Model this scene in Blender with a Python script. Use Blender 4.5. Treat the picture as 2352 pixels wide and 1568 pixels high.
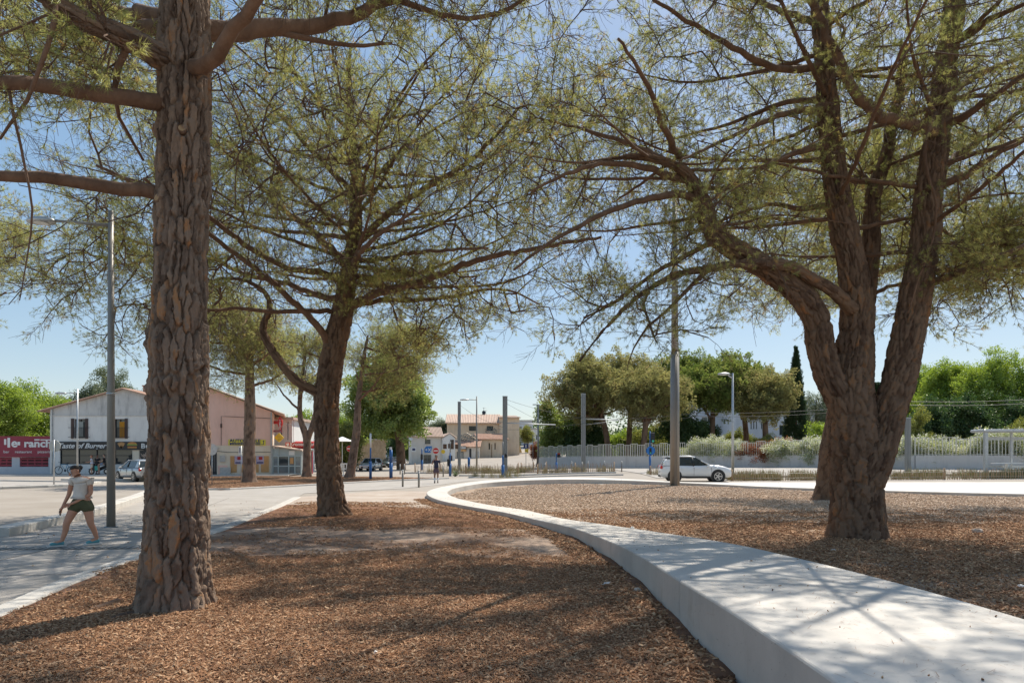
import bpy, bmesh, math, random
import numpy as np
from mathutils import Vector, Matrix, Euler

for o in list(bpy.data.objects):
    bpy.data.objects.remove(o, do_unlink=True)
random.seed(11)
RNG = np.random.default_rng(11)
SC = bpy.context.scene
COL = SC.collection

# ---------------------------------------------------------------- camera
CAMH = 1.75
cam_d = bpy.data.cameras.new('camera')
cam_d.sensor_width = 36.0
cam_d.lens = 24.0
cam_d.shift_y = 0.1113
cam_d.clip_start = 0.05
cam_d.clip_end = 6000
cam = bpy.data.objects.new('camera', cam_d)
cam.location = (0, 0, CAMH)
cam.rotation_euler = (math.radians(90), 0, 0)
COL.objects.link(cam)
SC.camera = cam

# ---------------------------------------------------------------- sky and sun
SUN_EL, SUN_AZ = 54.0, 34.0            # azimuth measured from +Y towards +X
world = bpy.data.worlds.new('World')
SC.world = world
world.use_nodes = True
wn = world.node_tree.nodes
wl = world.node_tree.links
bg = wn['Background']
sky = wn.new('ShaderNodeTexSky')
sky.sky_type = 'NISHITA'
sky.sun_disc = False
sky.sun_elevation = math.radians(SUN_EL)
sky.sun_rotation = math.radians(SUN_AZ)
sky.altitude = 50
sky.air_density = 1.0
sky.dust_density = 0.6
sky.ozone_density = 2.0
# the whole dome evenly compressed, as the photograph's soft tone curve does
gm = wn.new('ShaderNodeGamma'); gm.inputs['Gamma'].default_value = 0.42
hs = wn.new('ShaderNodeHueSaturation'); hs.inputs['Saturation'].default_value = 1.75; hs.inputs['Value'].default_value = 1.22
wl.new(sky.outputs['Color'], gm.inputs['Color'])
wl.new(gm.outputs['Color'], hs.inputs['Color'])
wl.new(hs.outputs['Color'], bg.inputs['Color'])
bg.inputs['Strength'].default_value = 0.15

sun_d = bpy.data.lights.new('sun', 'SUN')
sun_d.energy = 3.1
sun_d.angle = math.radians(0.53)
sun_d.color = (1.0, 0.93, 0.82)
sun = bpy.data.objects.new('sun', sun_d)
el, az = math.radians(SUN_EL), math.radians(SUN_AZ)
SUNV = Vector((math.cos(el) * math.sin(az), math.cos(el) * math.cos(az), math.sin(el)))
sun.rotation_euler = (-SUNV).to_track_quat('-Z', 'Y').to_euler()
sun.location = SUNV * 60
COL.objects.link(sun)

SC.view_settings.view_transform = 'Standard'
SC.view_settings.look = 'None'
SC.view_settings.exposure = 1.05
SC.view_settings.gamma = 1.0
SC.view_settings.use_curve_mapping = False
SC.cycles.use_denoising = True
SC.cycles.max_bounces = 8
SC.cycles.diffuse_bounces = 6
SC.cycles.transparent_max_bounces = 6
SC.cycles.sample_clamp_indirect = 8.0

# ---------------------------------------------------------------- helpers
F = 1568.0                              # focal length in units of a 2352 px wide picture
def P(x, y, Y):
    """A point of the place, seen at picture position x, y, standing Y metres away."""
    return Vector(((x - 1176) / F * Y, Y, CAMH - (y - 1046) / F * Y))
def G(x, y, z=0.0):
    Y = F * (CAMH - z) / (y - 1046)
    return Vector(((x - 1176) / F * Y, Y, z))
def sstep(a, b, t):
    t = min(1.0, max(0.0, (t - a) / (b - a)))
    return t * t * (3 - 2 * t)
def ground_z(x, y):
    """Terrain: level in front, rising gently to the right behind the road and up the street at the back."""
    right = (0.15 + 0.02 * max(0.0, min(x, 36.0))) * sstep(38.0, 56.0, y) * sstep(-2.0, 6.0, x)
    back = max(0.0, y - 108.0) * 0.055 * sstep(-24.0, -10.0, x)
    return right + min(back, 6.0)

def tag(o, label=None, cat=None, group=None, kind=None):
    if label: o['label'] = label
    if cat: o['category'] = cat
    if group: o['group'] = group
    if kind: o['kind'] = kind
    return o
def thing(name, label, cat, loc=(0, 0, 0), rz=0.0, group=None):
    o = bpy.data.objects.new(name, None)
    o.empty_display_size = 0.2
    COL.objects.link(o)
    o.location = loc
    o.rotation_euler = (0, 0, rz)
    return tag(o, label, cat, group)
def dup(root, loc, rz=0.0, label=None, group=None, parent=None):
    r = root.copy()
    COL.objects.link(r)
    if parent is not None:
        r.parent = parent
    else:
        r.location = loc
        r.rotation_euler = (0, 0, rz)
        if label: r['label'] = label
        if group: r['group'] = group
    for ch in list(root.children):
        dup(ch, None, parent=r)
    return r

class MB:
    """Collects polygons, then links them as one mesh object."""
    def __init__(s):
        s.v = []; s.f = []; s.sm = []
    def add(s, vs, fs, smooth=False):
        b = len(s.v)
        s.v += [tuple(p) for p in vs]
        s.f += [tuple(i + b for i in f) for f in fs]
        s.sm += [smooth] * len(fs)
        return s
    def box(s, c, d, rz=0.0, bev=0.0):
        cx, cy, cz = c; hx, hy, hz = d[0] / 2, d[1] / 2, d[2] / 2
        ca, sa = math.cos(rz), math.sin(rz)
        def T(x, y, z): return (cx + x * ca - y * sa, cy + x * sa + y * ca, cz + z)
        if bev <= 0:
            vs = [T(x, y, z) for z in (-hz, hz) for x, y in ((-hx, -hy), (hx, -hy), (hx, hy), (-hx, hy))]
            return s.add(vs, [(3, 2, 1, 0), (4, 5, 6, 7), (0, 1, 5, 4), (1, 2, 6, 5), (2, 3, 7, 6), (3, 0, 4, 7)])
        b = min(bev, hx * .9, hy * .9, hz * .9)
        rings = []
        for z, i in ((-hz, b), (-hz + b, 0), (hz - b, 0), (hz, b)):
            x, y = hx - i, hy - i
            bb = b * .6
            rings.append([T(px, py, z) for px, py in ((-x + bb, -y), (x - bb, -y), (x, -y + bb), (x, y - bb), (x - bb, y), (-x + bb, y), (-x, y - bb), (-x, -y + bb))])
        return s.loft(rings, True, True)
    def loft(s, rings, closed=True, caps=True, smooth=False):
        n = len(rings[0]); vs = [p for r in rings for p in r]; fs = []
        for i in range(len(rings) - 1):
            for j in range(n if closed else n - 1):
                k = (j + 1) % n
                fs.append((i * n + j, i * n + k, (i + 1) * n + k, (i + 1) * n + j))
        s.add(vs, fs, smooth)
        if caps and closed:
            b = len(s.v) - len(vs)
            s.f.append(tuple(b + j for j in reversed(range(n)))); s.sm.append(False)
            s.f.append(tuple(b + (len(rings) - 1) * n + j for j in range(n))); s.sm.append(False)
        return s
    def tube(s, pts, rad, n=8, caps=True, smooth=True):
        pts = [Vector(p) for p in pts]
        if not hasattr(rad, '__len__'): rad = [rad] * len(pts)
        rings = []; up = None
        for i, p in enumerate(pts):
            t = (pts[min(i + 1, len(pts) - 1)] - pts[max(i - 1, 0)]).normalized()
            if up is None:
                up = Vector((0, 0, 1)) if abs(t.z) < .9 else Vector((1, 0, 0))
            a = t.cross(up)
            if a.length < 1e-6: a = t.orthogonal()
            a.normalize(); b = t.cross(a).normalized(); up = -b if False else up
            up = a.cross(t)
            rings.append([p + (a * math.cos(q) + b * math.sin(q)) * rad[i] for q in [2 * math.pi * k / n for k in range(n)]])
        return s.loft(rings, True, caps, smooth)
    def cyl(s, p, r, h, n=16, r2=None, smooth=True):
        return s.tube([p, (p[0], p[1], p[2] + h)], [r, r if r2 is None else r2], n, True, smooth)
    def prism(s, poly, z0, z1):
        """poly: list of (x,y), counter-clockwise; z0,z1 numbers."""
        n = len(poly)
        vs = [(x, y, z0) for x, y in poly] + [(x, y, z1) for x, y in poly]
        fs = [tuple(reversed(range(n))), tuple(range(n, 2 * n))] + [(i, (i + 1) % n, n + (i + 1) % n, n + i) for i in range(n)]
        return s.add(vs, fs)
    def extr(s, prof, axis, a, b):
        """Extrude a closed 2D profile along an axis: 'x' profile is (y,z), 'y' profile is (x,z)."""
        if axis == 'x': vs = [(a, p, q) for p, q in prof] + [(b, p, q) for p, q in prof]
        else: vs = [(p, a, q) for p, q in prof] + [(p, b, q) for p, q in prof]
        n = len(prof)
        return s.add(vs, [tuple(reversed(range(n))), tuple(range(n, 2 * n))] + [(i, (i + 1) % n, n + (i + 1) % n, n + i) for i in range(n)])
    def disc(s, c, r, normal, th=0.01, n=24):
        c = Vector(c); nn = Vector(normal).normalized()
        return s.tube([c - nn * th / 2, c + nn * th / 2], r, n, True, False)
    def mesh(s, name, mat):
        me = bpy.data.meshes.new(name)
        me.from_pydata(s.v, [], s.f)
        bm = bmesh.new(); bm.from_mesh(me)
        bmesh.ops.recalc_face_normals(bm, faces=bm.faces)
        bm.to_mesh(me); bm.free()
        me.polygons.foreach_set('use_smooth', s.sm)
        if mat is not None: me.materials.append(mat)
        return me
    def build(s, name, mat, parent=None, loc=None, kind=None):
        o = bpy.data.objects.new(name, s.mesh(name, mat))
        COL.objects.link(o)
        if parent is not None: o.parent = parent
        if loc is not None: o.location = loc
        if kind: o['kind'] = kind
        return o

def np_mesh(name, V, Fq, mat, smooth=True, attrs=None):
    """Mesh from numpy arrays: V (n,3), Fq (m,k)."""
    me = bpy.data.meshes.new(name)
    V = np.ascontiguousarray(V, dtype=np.float32); Fq = np.ascontiguousarray(Fq, dtype=np.int32)
    m, k = Fq.shape
    me.vertices.add(len(V)); me.vertices.foreach_set('co', V.ravel())
    me.loops.add(m * k); me.loops.foreach_set('vertex_index', Fq.ravel())
    me.polygons.add(m)
    me.polygons.foreach_set('loop_start', np.arange(0, m * k, k, dtype=np.int32))
    me.polygons.foreach_set('use_smooth', np.full(m, smooth, dtype=bool))
    for nm, arr in (attrs or {}).items():
        a = me.attributes.new(nm, 'FLOAT', 'POINT')
        a.data.foreach_set('value', np.ascontiguousarray(arr, dtype=np.float32))
    me.update(calc_edges=True)
    if mat is not None: me.materials.append(mat)
    return me
def link(name, me, parent=None, loc=None, kind=None):
    o = bpy.data.objects.new(name, me)
    COL.objects.link(o)
    if parent is not None: o.parent = parent
    if loc is not None: o.location = loc
    if kind: o['kind'] = kind
    return o

# ---------------------------------------------------------------- materials
def mat(name, col, rough=0.7, metal=0.0, var=0.0, scale=6.0, bump=0.0, bscale=None, col2=None, stretch=None, spec=0.5, detail=6.0, coat=0.0):
    """Principled surface whose colour wanders between col and col2 with fractal noise."""
    m = bpy.data.materials.new(name); m.use_nodes = True
    nt = m.node_tree; N = nt.nodes; L = nt.links
    p = N['Principled BSDF']
    p.inputs['Roughness'].default_value = rough
    p.inputs['Metallic'].default_value = metal
    p.inputs['Specular IOR Level'].default_value = spec
    if coat: p.inputs['Coat Weight'].default_value = coat
    c = (*col, 1)
    p.inputs['Base Color'].default_value = c
    if var > 0 or col2 or bump:
        tc = N.new('ShaderNodeTexCoord'); mp = N.new('ShaderNodeMapping')
        L.new(tc.outputs['Object'], mp.inputs['Vector'])
        if stretch: mp.inputs['Scale'].default_value = stretch
    if var > 0 or col2:
        n1 = N.new('ShaderNodeTexNoise'); n1.inputs['Scale'].default_value = scale
        n1.inputs['Detail'].default_value = detail; n1.inputs['Roughness'].default_value = 0.65
        L.new(mp.outputs[0], n1.inputs['Vector'])
        mr = N.new('ShaderNodeMapRange'); mr.inputs[1].default_value = 0.32; mr.inputs[2].default_value = 0.68
        L.new(n1.outputs[0], mr.inputs[0])
        mx = N.new('ShaderNodeMix'); mx.data_type = 'RGBA'
        L.new(mr.outputs[0], mx.inputs[0])
        if col2: a, b = col, col2
        else: a = tuple(max(0, v * (1 - var)) for v in col); b = tuple(min(1, v * (1 + var)) for v in col)
        mx.inputs[6].default_value = (*a, 1); mx.inputs[7].default_value = (*b, 1)
        L.new(mx.outputs[2], p.inputs['Base Color'])
    if bump:
        n2 = N.new('ShaderNodeTexNoise'); n2.inputs['Scale'].default_value = bscale or scale * 6
        n2.inputs['Detail'].default_value = 5
        L.new(mp.outputs[0], n2.inputs['Vector'])
        bp = N.new('ShaderNodeBump'); bp.inputs['Strength'].default_value = bump; bp.inputs['Distance'].default_value = 0.02
        L.new(n2.outputs[0], bp.inputs['Height']); L.new(bp.outputs[0], p.inputs['Normal'])
    return m
def glass_mat(name, col, rough=0.05):
    m = mat(name, col, rough, spec=0.9)
    return m
def leaf_mat(name, c1, c2, trans=0.45, c3=None):
    """Leaves: diffuse plus light passing through; colour differs from leaf spray to leaf spray."""
    m = bpy.data.materials.new(name); m.use_nodes = True
    nt = m.node_tree; N = nt.nodes; L = nt.links
    N.remove(N['Principled BSDF'])
    out = N['Material Output']
    oi = N.new('ShaderNodeObjectInfo')
    at = N.new('ShaderNodeAttribute'); at.attribute_name = 'rnd'
    ad = N.new('ShaderNodeMath'); ad.operation = 'ADD'
    L.new(oi.outputs['Random'], ad.inputs[0]); L.new(at.outputs['Fac'], ad.inputs[1])
    fr = N.new('ShaderNodeMath'); fr.operation = 'FRACT'; L.new(ad.outputs[0], fr.inputs[0])
    cr = N.new('ShaderNodeValToRGB')
    e = cr.color_ramp.elements
    e[0].color = (*c1, 1); e[1].color = (*c2, 1); e[1].position = 0.85
    if c3:
        n = e.new(0.95); n.color = (*c3, 1)
    L.new(fr.outputs[0], cr.inputs[0])
    d = N.new('ShaderNodeBsdfDiffuse'); t = N.new('ShaderNodeBsdfTranslucent'); g = N.new('ShaderNodeBsdfGlossy')
    g.inputs['Roughness'].default_value = 0.45; g.inputs['Color'].default_value = (0.9, 0.95, 0.8, 1)
    L.new(cr.outputs[0], d.inputs[0])
    br = N.new('ShaderNodeHueSaturation'); br.inputs['Saturation'].default_value = 1.1; br.inputs['Value'].default_value = 1.5
    L.new(cr.outputs[0], br.inputs['Color']); L.new(br.outputs[0], t.inputs[0])
    mx = N.new('ShaderNodeMixShader'); mx.inputs[0].default_value = trans
    L.new(d.outputs[0], mx.inputs[1]); L.new(t.outputs[0], mx.inputs[2])
    m2 = N.new('ShaderNodeMixShader'); m2.inputs[0].default_value = 0.05
    L.new(mx.outputs[0], m2.inputs[1]); L.new(g.outputs[0], m2.inputs[2])
    L.new(m2.outputs[0], out.inputs['Surface'])
    return m
def rnd_mat(name, cols, rough=0.8):
    """Colour picked per piece from the attribute rnd and the instance."""
    m = bpy.data.materials.new(name); m.use_nodes = True
    nt = m.node_tree; N = nt.nodes; L = nt.links
    p = N['Principled BSDF']; p.inputs['Roughness'].default_value = rough; p.inputs['Specular IOR Level'].default_value = 0.25
    oi = N.new('ShaderNodeObjectInfo')
    at = N.new('ShaderNodeAttribute'); at.attribute_name = 'rnd'
    ad = N.new('ShaderNodeMath'); ad.operation = 'ADD'
    L.new(oi.outputs['Random'], ad.inputs[0]); L.new(at.outputs['Fac'], ad.inputs[1])
    fr = N.new('ShaderNodeMath'); fr.operation = 'FRACT'; L.new(ad.outputs[0], fr.inputs[0])
    cr = N.new('ShaderNodeValToRGB'); e = cr.color_ramp.elements
    e[0].color = (*cols[0], 1); e[1].color = (*cols[-1], 1)
    for i, c in enumerate(cols[1:-1]):
        n = e.new((i + 1) / (len(cols) - 1)); n.color = (*c, 1)
    L.new(fr.outputs[0], cr.inputs[0]); L.new(cr.outputs[0], p.inputs['Base Color'])
    return m

M = {}
M['asphalt'] = mat('asphalt', (0.27, 0.232, 0.19), 0.9, var=0.2, scale=0.35, bump=0.25, bscale=60, col2=(0.35, 0.31, 0.265))
M['path'] = mat('path_concrete', (0.31, 0.28, 0.245), 0.88, scale=0.9, col2=(0.39, 0.36, 0.325), bump=0.2, bscale=40)
M['sand'] = mat('compacted_sand', (0.34, 0.26, 0.2), 0.95, scale=0.8, col2=(0.46, 0.4, 0.34), bump=0.5, bscale=25)
M['soil_pale'] = mat('pale_mulch_soil', (0.26, 0.18, 0.12), 0.95, scale=2.2, col2=(0.38, 0.28, 0.2), bump=0.8, bscale=30)  # mulch soil lightened, the ring bed's sunlit look is in its colour
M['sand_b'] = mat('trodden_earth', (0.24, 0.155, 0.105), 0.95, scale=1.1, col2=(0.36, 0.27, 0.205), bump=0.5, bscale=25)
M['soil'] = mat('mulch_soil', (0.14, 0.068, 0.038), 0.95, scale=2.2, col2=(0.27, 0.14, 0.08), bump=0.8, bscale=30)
M['concrete'] = None
M['concrete_w'] = mat('pale_concrete', (0.56, 0.55, 0.53), 0.8, scale=1.2, col2=(0.68, 0.67, 0.64), bump=0.1)
M['kerb'] = mat('kerb_stone', (0.45, 0.42, 0.38), 0.85, scale=3, col2=(0.56, 0.53, 0.48), bump=0.3)
M['white_line'] = mat('white_paint', (0.75, 0.75, 0.72), 0.7, var=0.1, scale=4)
M['steel'] = mat('painted_steel_grey', (0.22, 0.225, 0.22), 0.45, 0.3, var=0.08, scale=2)
M['steel_w'] = mat('warm_grey_metal', (0.24, 0.225, 0.2), 0.5, 0.3, var=0.08, scale=1.5)
M['galv'] = mat('galvanised_steel', (0.45, 0.46, 0.46), 0.45, 0.6, var=0.15, scale=8)
M['blue'] = mat('blue_paint', (0.035, 0.13, 0.34), 0.4, var=0.08, scale=4)
M['white'] = mat('white_paint_metal', (0.75, 0.75, 0.73), 0.4, var=0.04, scale=3)
M['cream_metal'] = mat('cream_painted_rail', (0.66, 0.63, 0.54), 0.5, var=0.06, scale=3)
M['black'] = mat('black_plastic', (0.015, 0.015, 0.016), 0.45, var=0.2, scale=5)
M['dark'] = mat('dark_paint', (0.03, 0.03, 0.033), 0.5, var=0.2, scale=3)
M['red'] = mat('red_sign', (0.55, 0.025, 0.02), 0.4, var=0.06, scale=3)
M['yellow'] = mat('yellow_sign', (0.75, 0.5, 0.03), 0.45, var=0.06, scale=3)
M['orange'] = mat('orange_board', (0.55, 0.3, 0.12), 0.7, var=0.12, scale=2)
M['green_l'] = mat('green_lamp', (0.05, 0.5, 0.35), 0.3, var=0.05)
M['red_l'] = mat('red_lamp', (0.5, 0.03, 0.02), 0.25, var=0.05)
M['rubber'] = mat('tyre_rubber', (0.02, 0.02, 0.02), 0.85, var=0.2, scale=12)
M['alloy'] = mat('alloy_rim', (0.5, 0.5, 0.5), 0.3, 0.8, var=0.05)
M['glass'] = glass_mat('window_glass', (0.03, 0.04, 0.045))
M['glass_l'] = glass_mat('pale_window_glass', (0.16, 0.19, 0.2))
M['wood'] = mat('chestnut_paling', (0.36, 0.22, 0.12), 0.85, scale=5, col2=(0.52, 0.37, 0.24), stretch=(3, 3, .6))
def bench_mat():
    """Cast concrete: cloudy tone, rain streaks, rusty needle stains and small blow holes."""
    m = mat('bench_concrete', (0.49, 0.455, 0.41), 0.74, scale=1.3, col2=(0.59, 0.555, 0.505), bump=0.1, bscale=20, detail=9)
    N, L = m.node_tree.nodes, m.node_tree.links; p = N['Principled BSDF']; old = p.inputs['Base Color'].links[0].from_socket
    tc = N.new('ShaderNodeTexCoord')
    def layer(prev, scale, lo, hi, col, amount, stretch=(1, 1, 1), detail=6):
        mp = N.new('ShaderNodeMapping'); mp.inputs['Scale'].default_value = stretch; L.new(tc.outputs['Object'], mp.inputs[0])
        n = N.new('ShaderNodeTexNoise'); n.inputs['Scale'].default_value = scale; n.inputs['Detail'].default_value = detail; n.inputs['Roughness'].default_value = .7; L.new(mp.outputs[0], n.inputs['Vector'])
        r = N.new('ShaderNodeMapRange'); r.inputs[1].default_value = lo; r.inputs[2].default_value = hi; r.inputs[4].default_value = amount; L.new(n.outputs[0], r.inputs[0])
        x = N.new('ShaderNodeMix'); x.data_type = 'RGBA'; L.new(r.outputs[0], x.inputs[0]); L.new(prev, x.inputs[6]); x.inputs[7].default_value = (*col, 1)
        return x.outputs[2]
    c = layer(old, .55, .52, .72, (0.36, 0.35, 0.33), .55)
    c = layer(c, 5.0, .6, .72, (0.33, 0.27, 0.2), .45, (1, 1, .25))
    c = layer(c, 34.0, .69, .73, (0.16, 0.14, 0.12), .8, detail=2)
    L.new(c, p.inputs['Base Color'])
    return m
M['concrete'] = bench_mat()
M['drygrass'] = rnd_mat('dry_grass', [(0.3, 0.24, 0.1), (0.42, 0.34, 0.18), (0.22, 0.24, 0.08), (0.5, 0.4, 0.24)])
# ================================================================ ground
def spaced(a, b, n, p=1.0):
    return [a + (b - a) * (i / n) ** p for i in range(n + 1)]
gx = sorted(set([-900, -500, -300, -200, -150, -110, -90] + [round(-70 + 3.5 * i, 2) for i in range(41)] + [90, 110, 150, 200, 300, 500, 900]))
gy = sorted(set([-60, -20, 0] + [round(4 * i, 1) for i in range(1, 46)] + [200, 230, 280, 360, 500, 800, 1600]))
V = [(x, y, ground_z(x, y)) for y in gy for x in gx]
nx = len(gx)
Fq = [(j * nx + i, j * nx + i + 1, (j + 1) * nx + i + 1, (j + 1) * nx + i) for j in range(len(gy) - 1) for i in range(nx - 1)]
ground = link('ground', np_mesh('ground', np.array(V), np.array(Fq), M['asphalt'], True))
tag(ground, kind='structure')

def sheet(name, poly, z, m, kind='structure', follow=False, parent=None):
    """Flat paving of the given outline, subdivided only where it has to follow the terrain."""
    bm = bmesh.new()
    vs = [bm.verts.new((x, y, z)) for x, y in poly]
    bm.faces.new(vs)
    if follow:
        bmesh.ops.triangulate(bm, faces=bm.faces)
        for _ in range(4):
            es = [e for e in bm.edges if e.calc_length() > 5]
            if not es: break
            bmesh.ops.subdivide_edges(bm, edges=es, cuts=1)
            bmesh.ops.triangulate(bm, faces=bm.faces)
        for v in bm.verts: v.co.z = z + ground_z(v.co.x, v.co.y)
    bmesh.ops.recalc_face_normals(bm, faces=bm.faces)
    for f in bm.faces:
        if f.normal.z < 0: f.normal_flip()
    me = bpy.data.meshes.new(name); bm.to_mesh(me); bm.free()
    me.materials.append(m)
    o = link(name, me, parent)
    if kind: o['kind'] = kind
    return o

# edge strip between the planted bed and the left footpath (plan coordinates)
STRIP = [(-4.9, 1.0), (-5.3, 4.5), (-5.65, 7.54), (-6.06, 9.2), (-6.46, 12.0), (-6.75, 15.6), (-7.2, 18.4), (-8.0, 23.5), (-8.9, 28.3)]
# bench plan: outer (left) edge, inner (right) edge, height of its top
OUT = [(1.60, -3.0, .56), (1.70, 1.0, .56), (1.72, 3.5, .55), (1.72, 5.26, .53), (1.72, 7.02, .47), (1.73, 9.15, .40), (1.62, 11.2, .34), (1.26, 14.3, .24), (.55, 16.7, .195), (-.27, 19.2, .165), (-1.6, 21.95, .16), (-2.6, 24.2, .18), (-3.3, 26.8, .20), (-3.62, 29.5, .22), (-3.4, 33.0, .24), (-2.35, 38.5, .26), (-.66, 42.3, .29), (2.0, 44.9, .31), (4.7, 45.8, .30), (7.1, 44.2, .26), (8.9, 42.3, .21), (11.0, 41.2, .15), (16.0, 41.0, .15), (26.0, 41.2, .15), (45.0, 42.0, .15)]
INN = [(3.75, -3.0, .56), (3.82, 1.0, .56), (3.83, 3.5, .55), (3.83, 5.26, .53), (3.83, 7.02, .48), (3.70, 9.15, .41), (3.40, 11.2, .345), (2.10, 14.8, .25), (1.25, 16.9, .20), (.37, 19.9, .17), (-.6, 21.7, .165), (-1.75, 24.4, .18), (-2.45, 26.9, .20), (-2.75, 29.4, .22), (-2.6, 32.4, .24), (-1.6, 36.9, .26), (.1, 39.6, .29), (2.1, 41.0, .31), (4.3, 41.7, .30), (6.6, 41.3, .26), (8.9, 39.9, .21), (11.0, 38.6, .16), (13.6, 34.6, .15), (20.0, 29.2, .15), (33.0, 23.5, .15)]

# footpath on the left, mulch beds, sandy path
KERB_L = [(-11.0, 14.6), (-11.4, 16.2), (-11.9, 18.4), (-12.9, 21.8), (-14.6, 26.5), (-16.6, 31.5)]
bed_edge = [(x, y) for x, y in STRIP]
sheet('footpath', [(-30, -6), (-4.9, -6)] + [(x, y) for x, y in STRIP] + [(-9.6, 31.5), (-5.8, 36), (-4.2, 41), (-3.0, 47), (2, 51), (-5.0, 50.5), (-9, 45.5), (-12.6, 37.5), (-17.4, 33.2), (-16.8, 31.5), (-14.8, 26.5), (-13.1, 21.8), (-12.1, 18.4), (-11.6, 16.2), (-11.3, 14.6), (-12.5, 12.5), (-30, 10)], 0.012, M['path'])
# front bed: from the strip to the bench
mb_poly = [(-4.9, -6), (1.6, -6)] + [(x + .02, y) for x, y, h in OUT[:13]] + [(-3.6, 29.5), (-3.7, 33), (-6.2, 33.5)] + [(x, y) for x, y in reversed(STRIP)]
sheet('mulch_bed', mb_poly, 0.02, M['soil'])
# pale trodden sand lane crossing that bed
sheet('sand_lane', [(-8.95, 28.6), (-6.3, 33.4), (-3.75, 32.8), (-3.66, 29.5), (-3.34, 26.8), (-2.64, 24.2), (-1.7, 22.0), (-4.0, 23.0), (-6.0, 24.6), (-8.1, 24.0)], 0.026, M['sand'])
# bare trodden patch crossing the bed in front of the middle pine
SAND2 = [(-6.5, 11.9), (-5.2, 11.5), (-3.6, 11.9), (-2.2, 11.3), (-.8, 11.6), (.5, 11.0), (1.5, 11.1), (1.3, 12.6), (1.0, 14.2), (.3, 15.9), (-.9, 16.3), (-2.3, 16.9), (-3.6, 16.2), (-4.8, 16.8), (-6.0, 16.3), (-6.7, 15.0), (-6.6, 13.4)]
sheet('trodden_patch', SAND2, 0.030, M['sand_b'])
# bed inside the bench ring
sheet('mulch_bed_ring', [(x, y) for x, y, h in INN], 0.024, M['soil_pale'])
# far bed under the small pines
FARBED = [(-26.5, 52), (-20, 38.5), (-14.6, 34.2), (-12.5, 38.5), (-8.6, 46.2), (-4.9, 51.5), (-9, 55), (-17, 57), (-24, 56.5)]
sheet('mulch_bed_far', FARBED, 0.03, M['soil'])
# tram platform and pale road beyond the ring
sheet('pavement_right', [(10, 47.2), (70, 47.2), (70, 53.5), (30, 60), (10, 70)], 0.03, M['path'], follow=True)
# raised planted strip of the mulch edge: thin concrete strip along the bed
def ribbon(name, pts, w, z0, z1, m, parent=None, seg=None, kind='structure', gap=0.006):
    """Kerb made of separate stones laid along a line."""
    root = None
    if parent is None:
        root = bpy.data.objects.new(name, None); COL.objects.link(root); root['kind'] = kind
    else: root = parent
    P2 = [Vector((x, y)) for x, y in pts]
    L_ = [0.0]
    for a, b in zip(P2, P2[1:]): L_.append(L_[-1] + (b - a).length)
    def at(s):
        s = max(0, min(L_[-1], s))
        for i in range(len(P2) - 1):
            if s <= L_[i + 1] + 1e-9:
                t = (s - L_[i]) / max(1e-9, L_[i + 1] - L_[i])
                d = (P2[i + 1] - P2[i]).normalized()
                return P2[i].lerp(P2[i + 1], t), d
        return P2[-1], (P2[-1] - P2[-2]).normalized()
    seg = seg or 1.0
    n = max(1, int(L_[-1] / seg))
    for i in range(n):
        a, da = at(i * L_[-1] / n + gap); b, db = at((i + 1) * L_[-1] / n - gap)
        na = Vector((-da.y, da.x)) * w / 2; nb = Vector((-db.y, db.x)) * w / 2
        dz = random.uniform(-.004, .004)
        za = ground_z(a.x, a.y); zb = ground_z(b.x, b.y)
        m_ = MB(); bv = min(.02, (z1 - z0) * .4)
        ra = [(a - na, z0 + za), (a + na, z0 + za), (a + na, z1 + za - bv), (a + na * (1 - bv / w * 2), z1 + za), (a - na * (1 - bv / w * 2), z1 + za), (a - na, z1 + za - bv)]
        rb = [(b - nb, z0 + zb), (b + nb, z0 + zb), (b + nb, z1 + zb - bv), (b + nb * (1 - bv / w * 2), z1 + zb), (b - nb * (1 - bv / w * 2), z1 + zb), (b - nb, z1 + zb - bv)]
        m_.loft([[(p.x, p.y, z + dz) for p, z in ra], [(p.x, p.y, z + dz) for p, z in rb]], True, True)
        m_.build('kerbstone', m, root)
    return root
ribbon('bed_edging', STRIP, 0.30, -0.05, 0.045, M['kerb'], seg=1.0)
ribbon('kerb', KERB_L, 0.42, -0.05, 0.20, M['kerb'], seg=1.0)
ribbon('kerb_far_bed', [(-20.5, 37.6), (-14.6, 34.0), (-12.4, 38.4), (-8.5, 46.2), (-4.8, 51.6)], 0.14, -0.05, 0.10, M['kerb'], seg=1.5)
ribbon('kerb_street', [(-38, 32), (-27.5, 34.5), (-24.6, 38.5), (-26, 43), (-34, 45.5), (-50, 46)], 0.3, -.05, .14, M['kerb'], seg=2.0)
sheet('traffic_island', [(-50, 32.2), (-38, 32.2), (-27.8, 34.7), (-24.9, 38.5), (-26.2, 42.8), (-34, 45.2), (-50, 45.8)], 0.06, M['path'])
ribbon('kerb_island_low', [(-31.2, 47.5), (-26.2, 46.6), (-25.2, 47.2)], 0.5, -.05, .16, M['kerb'], seg=1.6)
ribbon('kerb_planters', [(-4.5, 58.2), (3, 57.2), (8.5, 55.6)], 0.25, -.05, .12, M['kerb'], seg=2.0)
ribbon('kerb_planters_front', [(-3.4, 53.4), (1.2, 52.8), (8.4, 51.4)], 0.22, -.05, .1, M['kerb'], seg=2.0)
ribbon('kerb_planters_back', [(-10.5, 66.5), (-2, 67.5), (5, 66)], 0.25, -.05, .14, M['kerb'], seg=2.0)
ribbon('kerb_platform', [(12, 46.9), (40, 46.9), (70, 46.9)], 0.3, -.05, .12, M['kerb'], seg=2.0)
sheet('pavement_left_shops', [(-60, 57.8), (-19, 58.2), (-19, 61.2), (-60, 61.8)], 0.1, M['path'])
ribbon('kerb_shops', [(-60, 57.7), (-40, 57.8), (-19, 58.1)], 0.2, -.05, .13, M['kerb'], seg=2.0)
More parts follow.
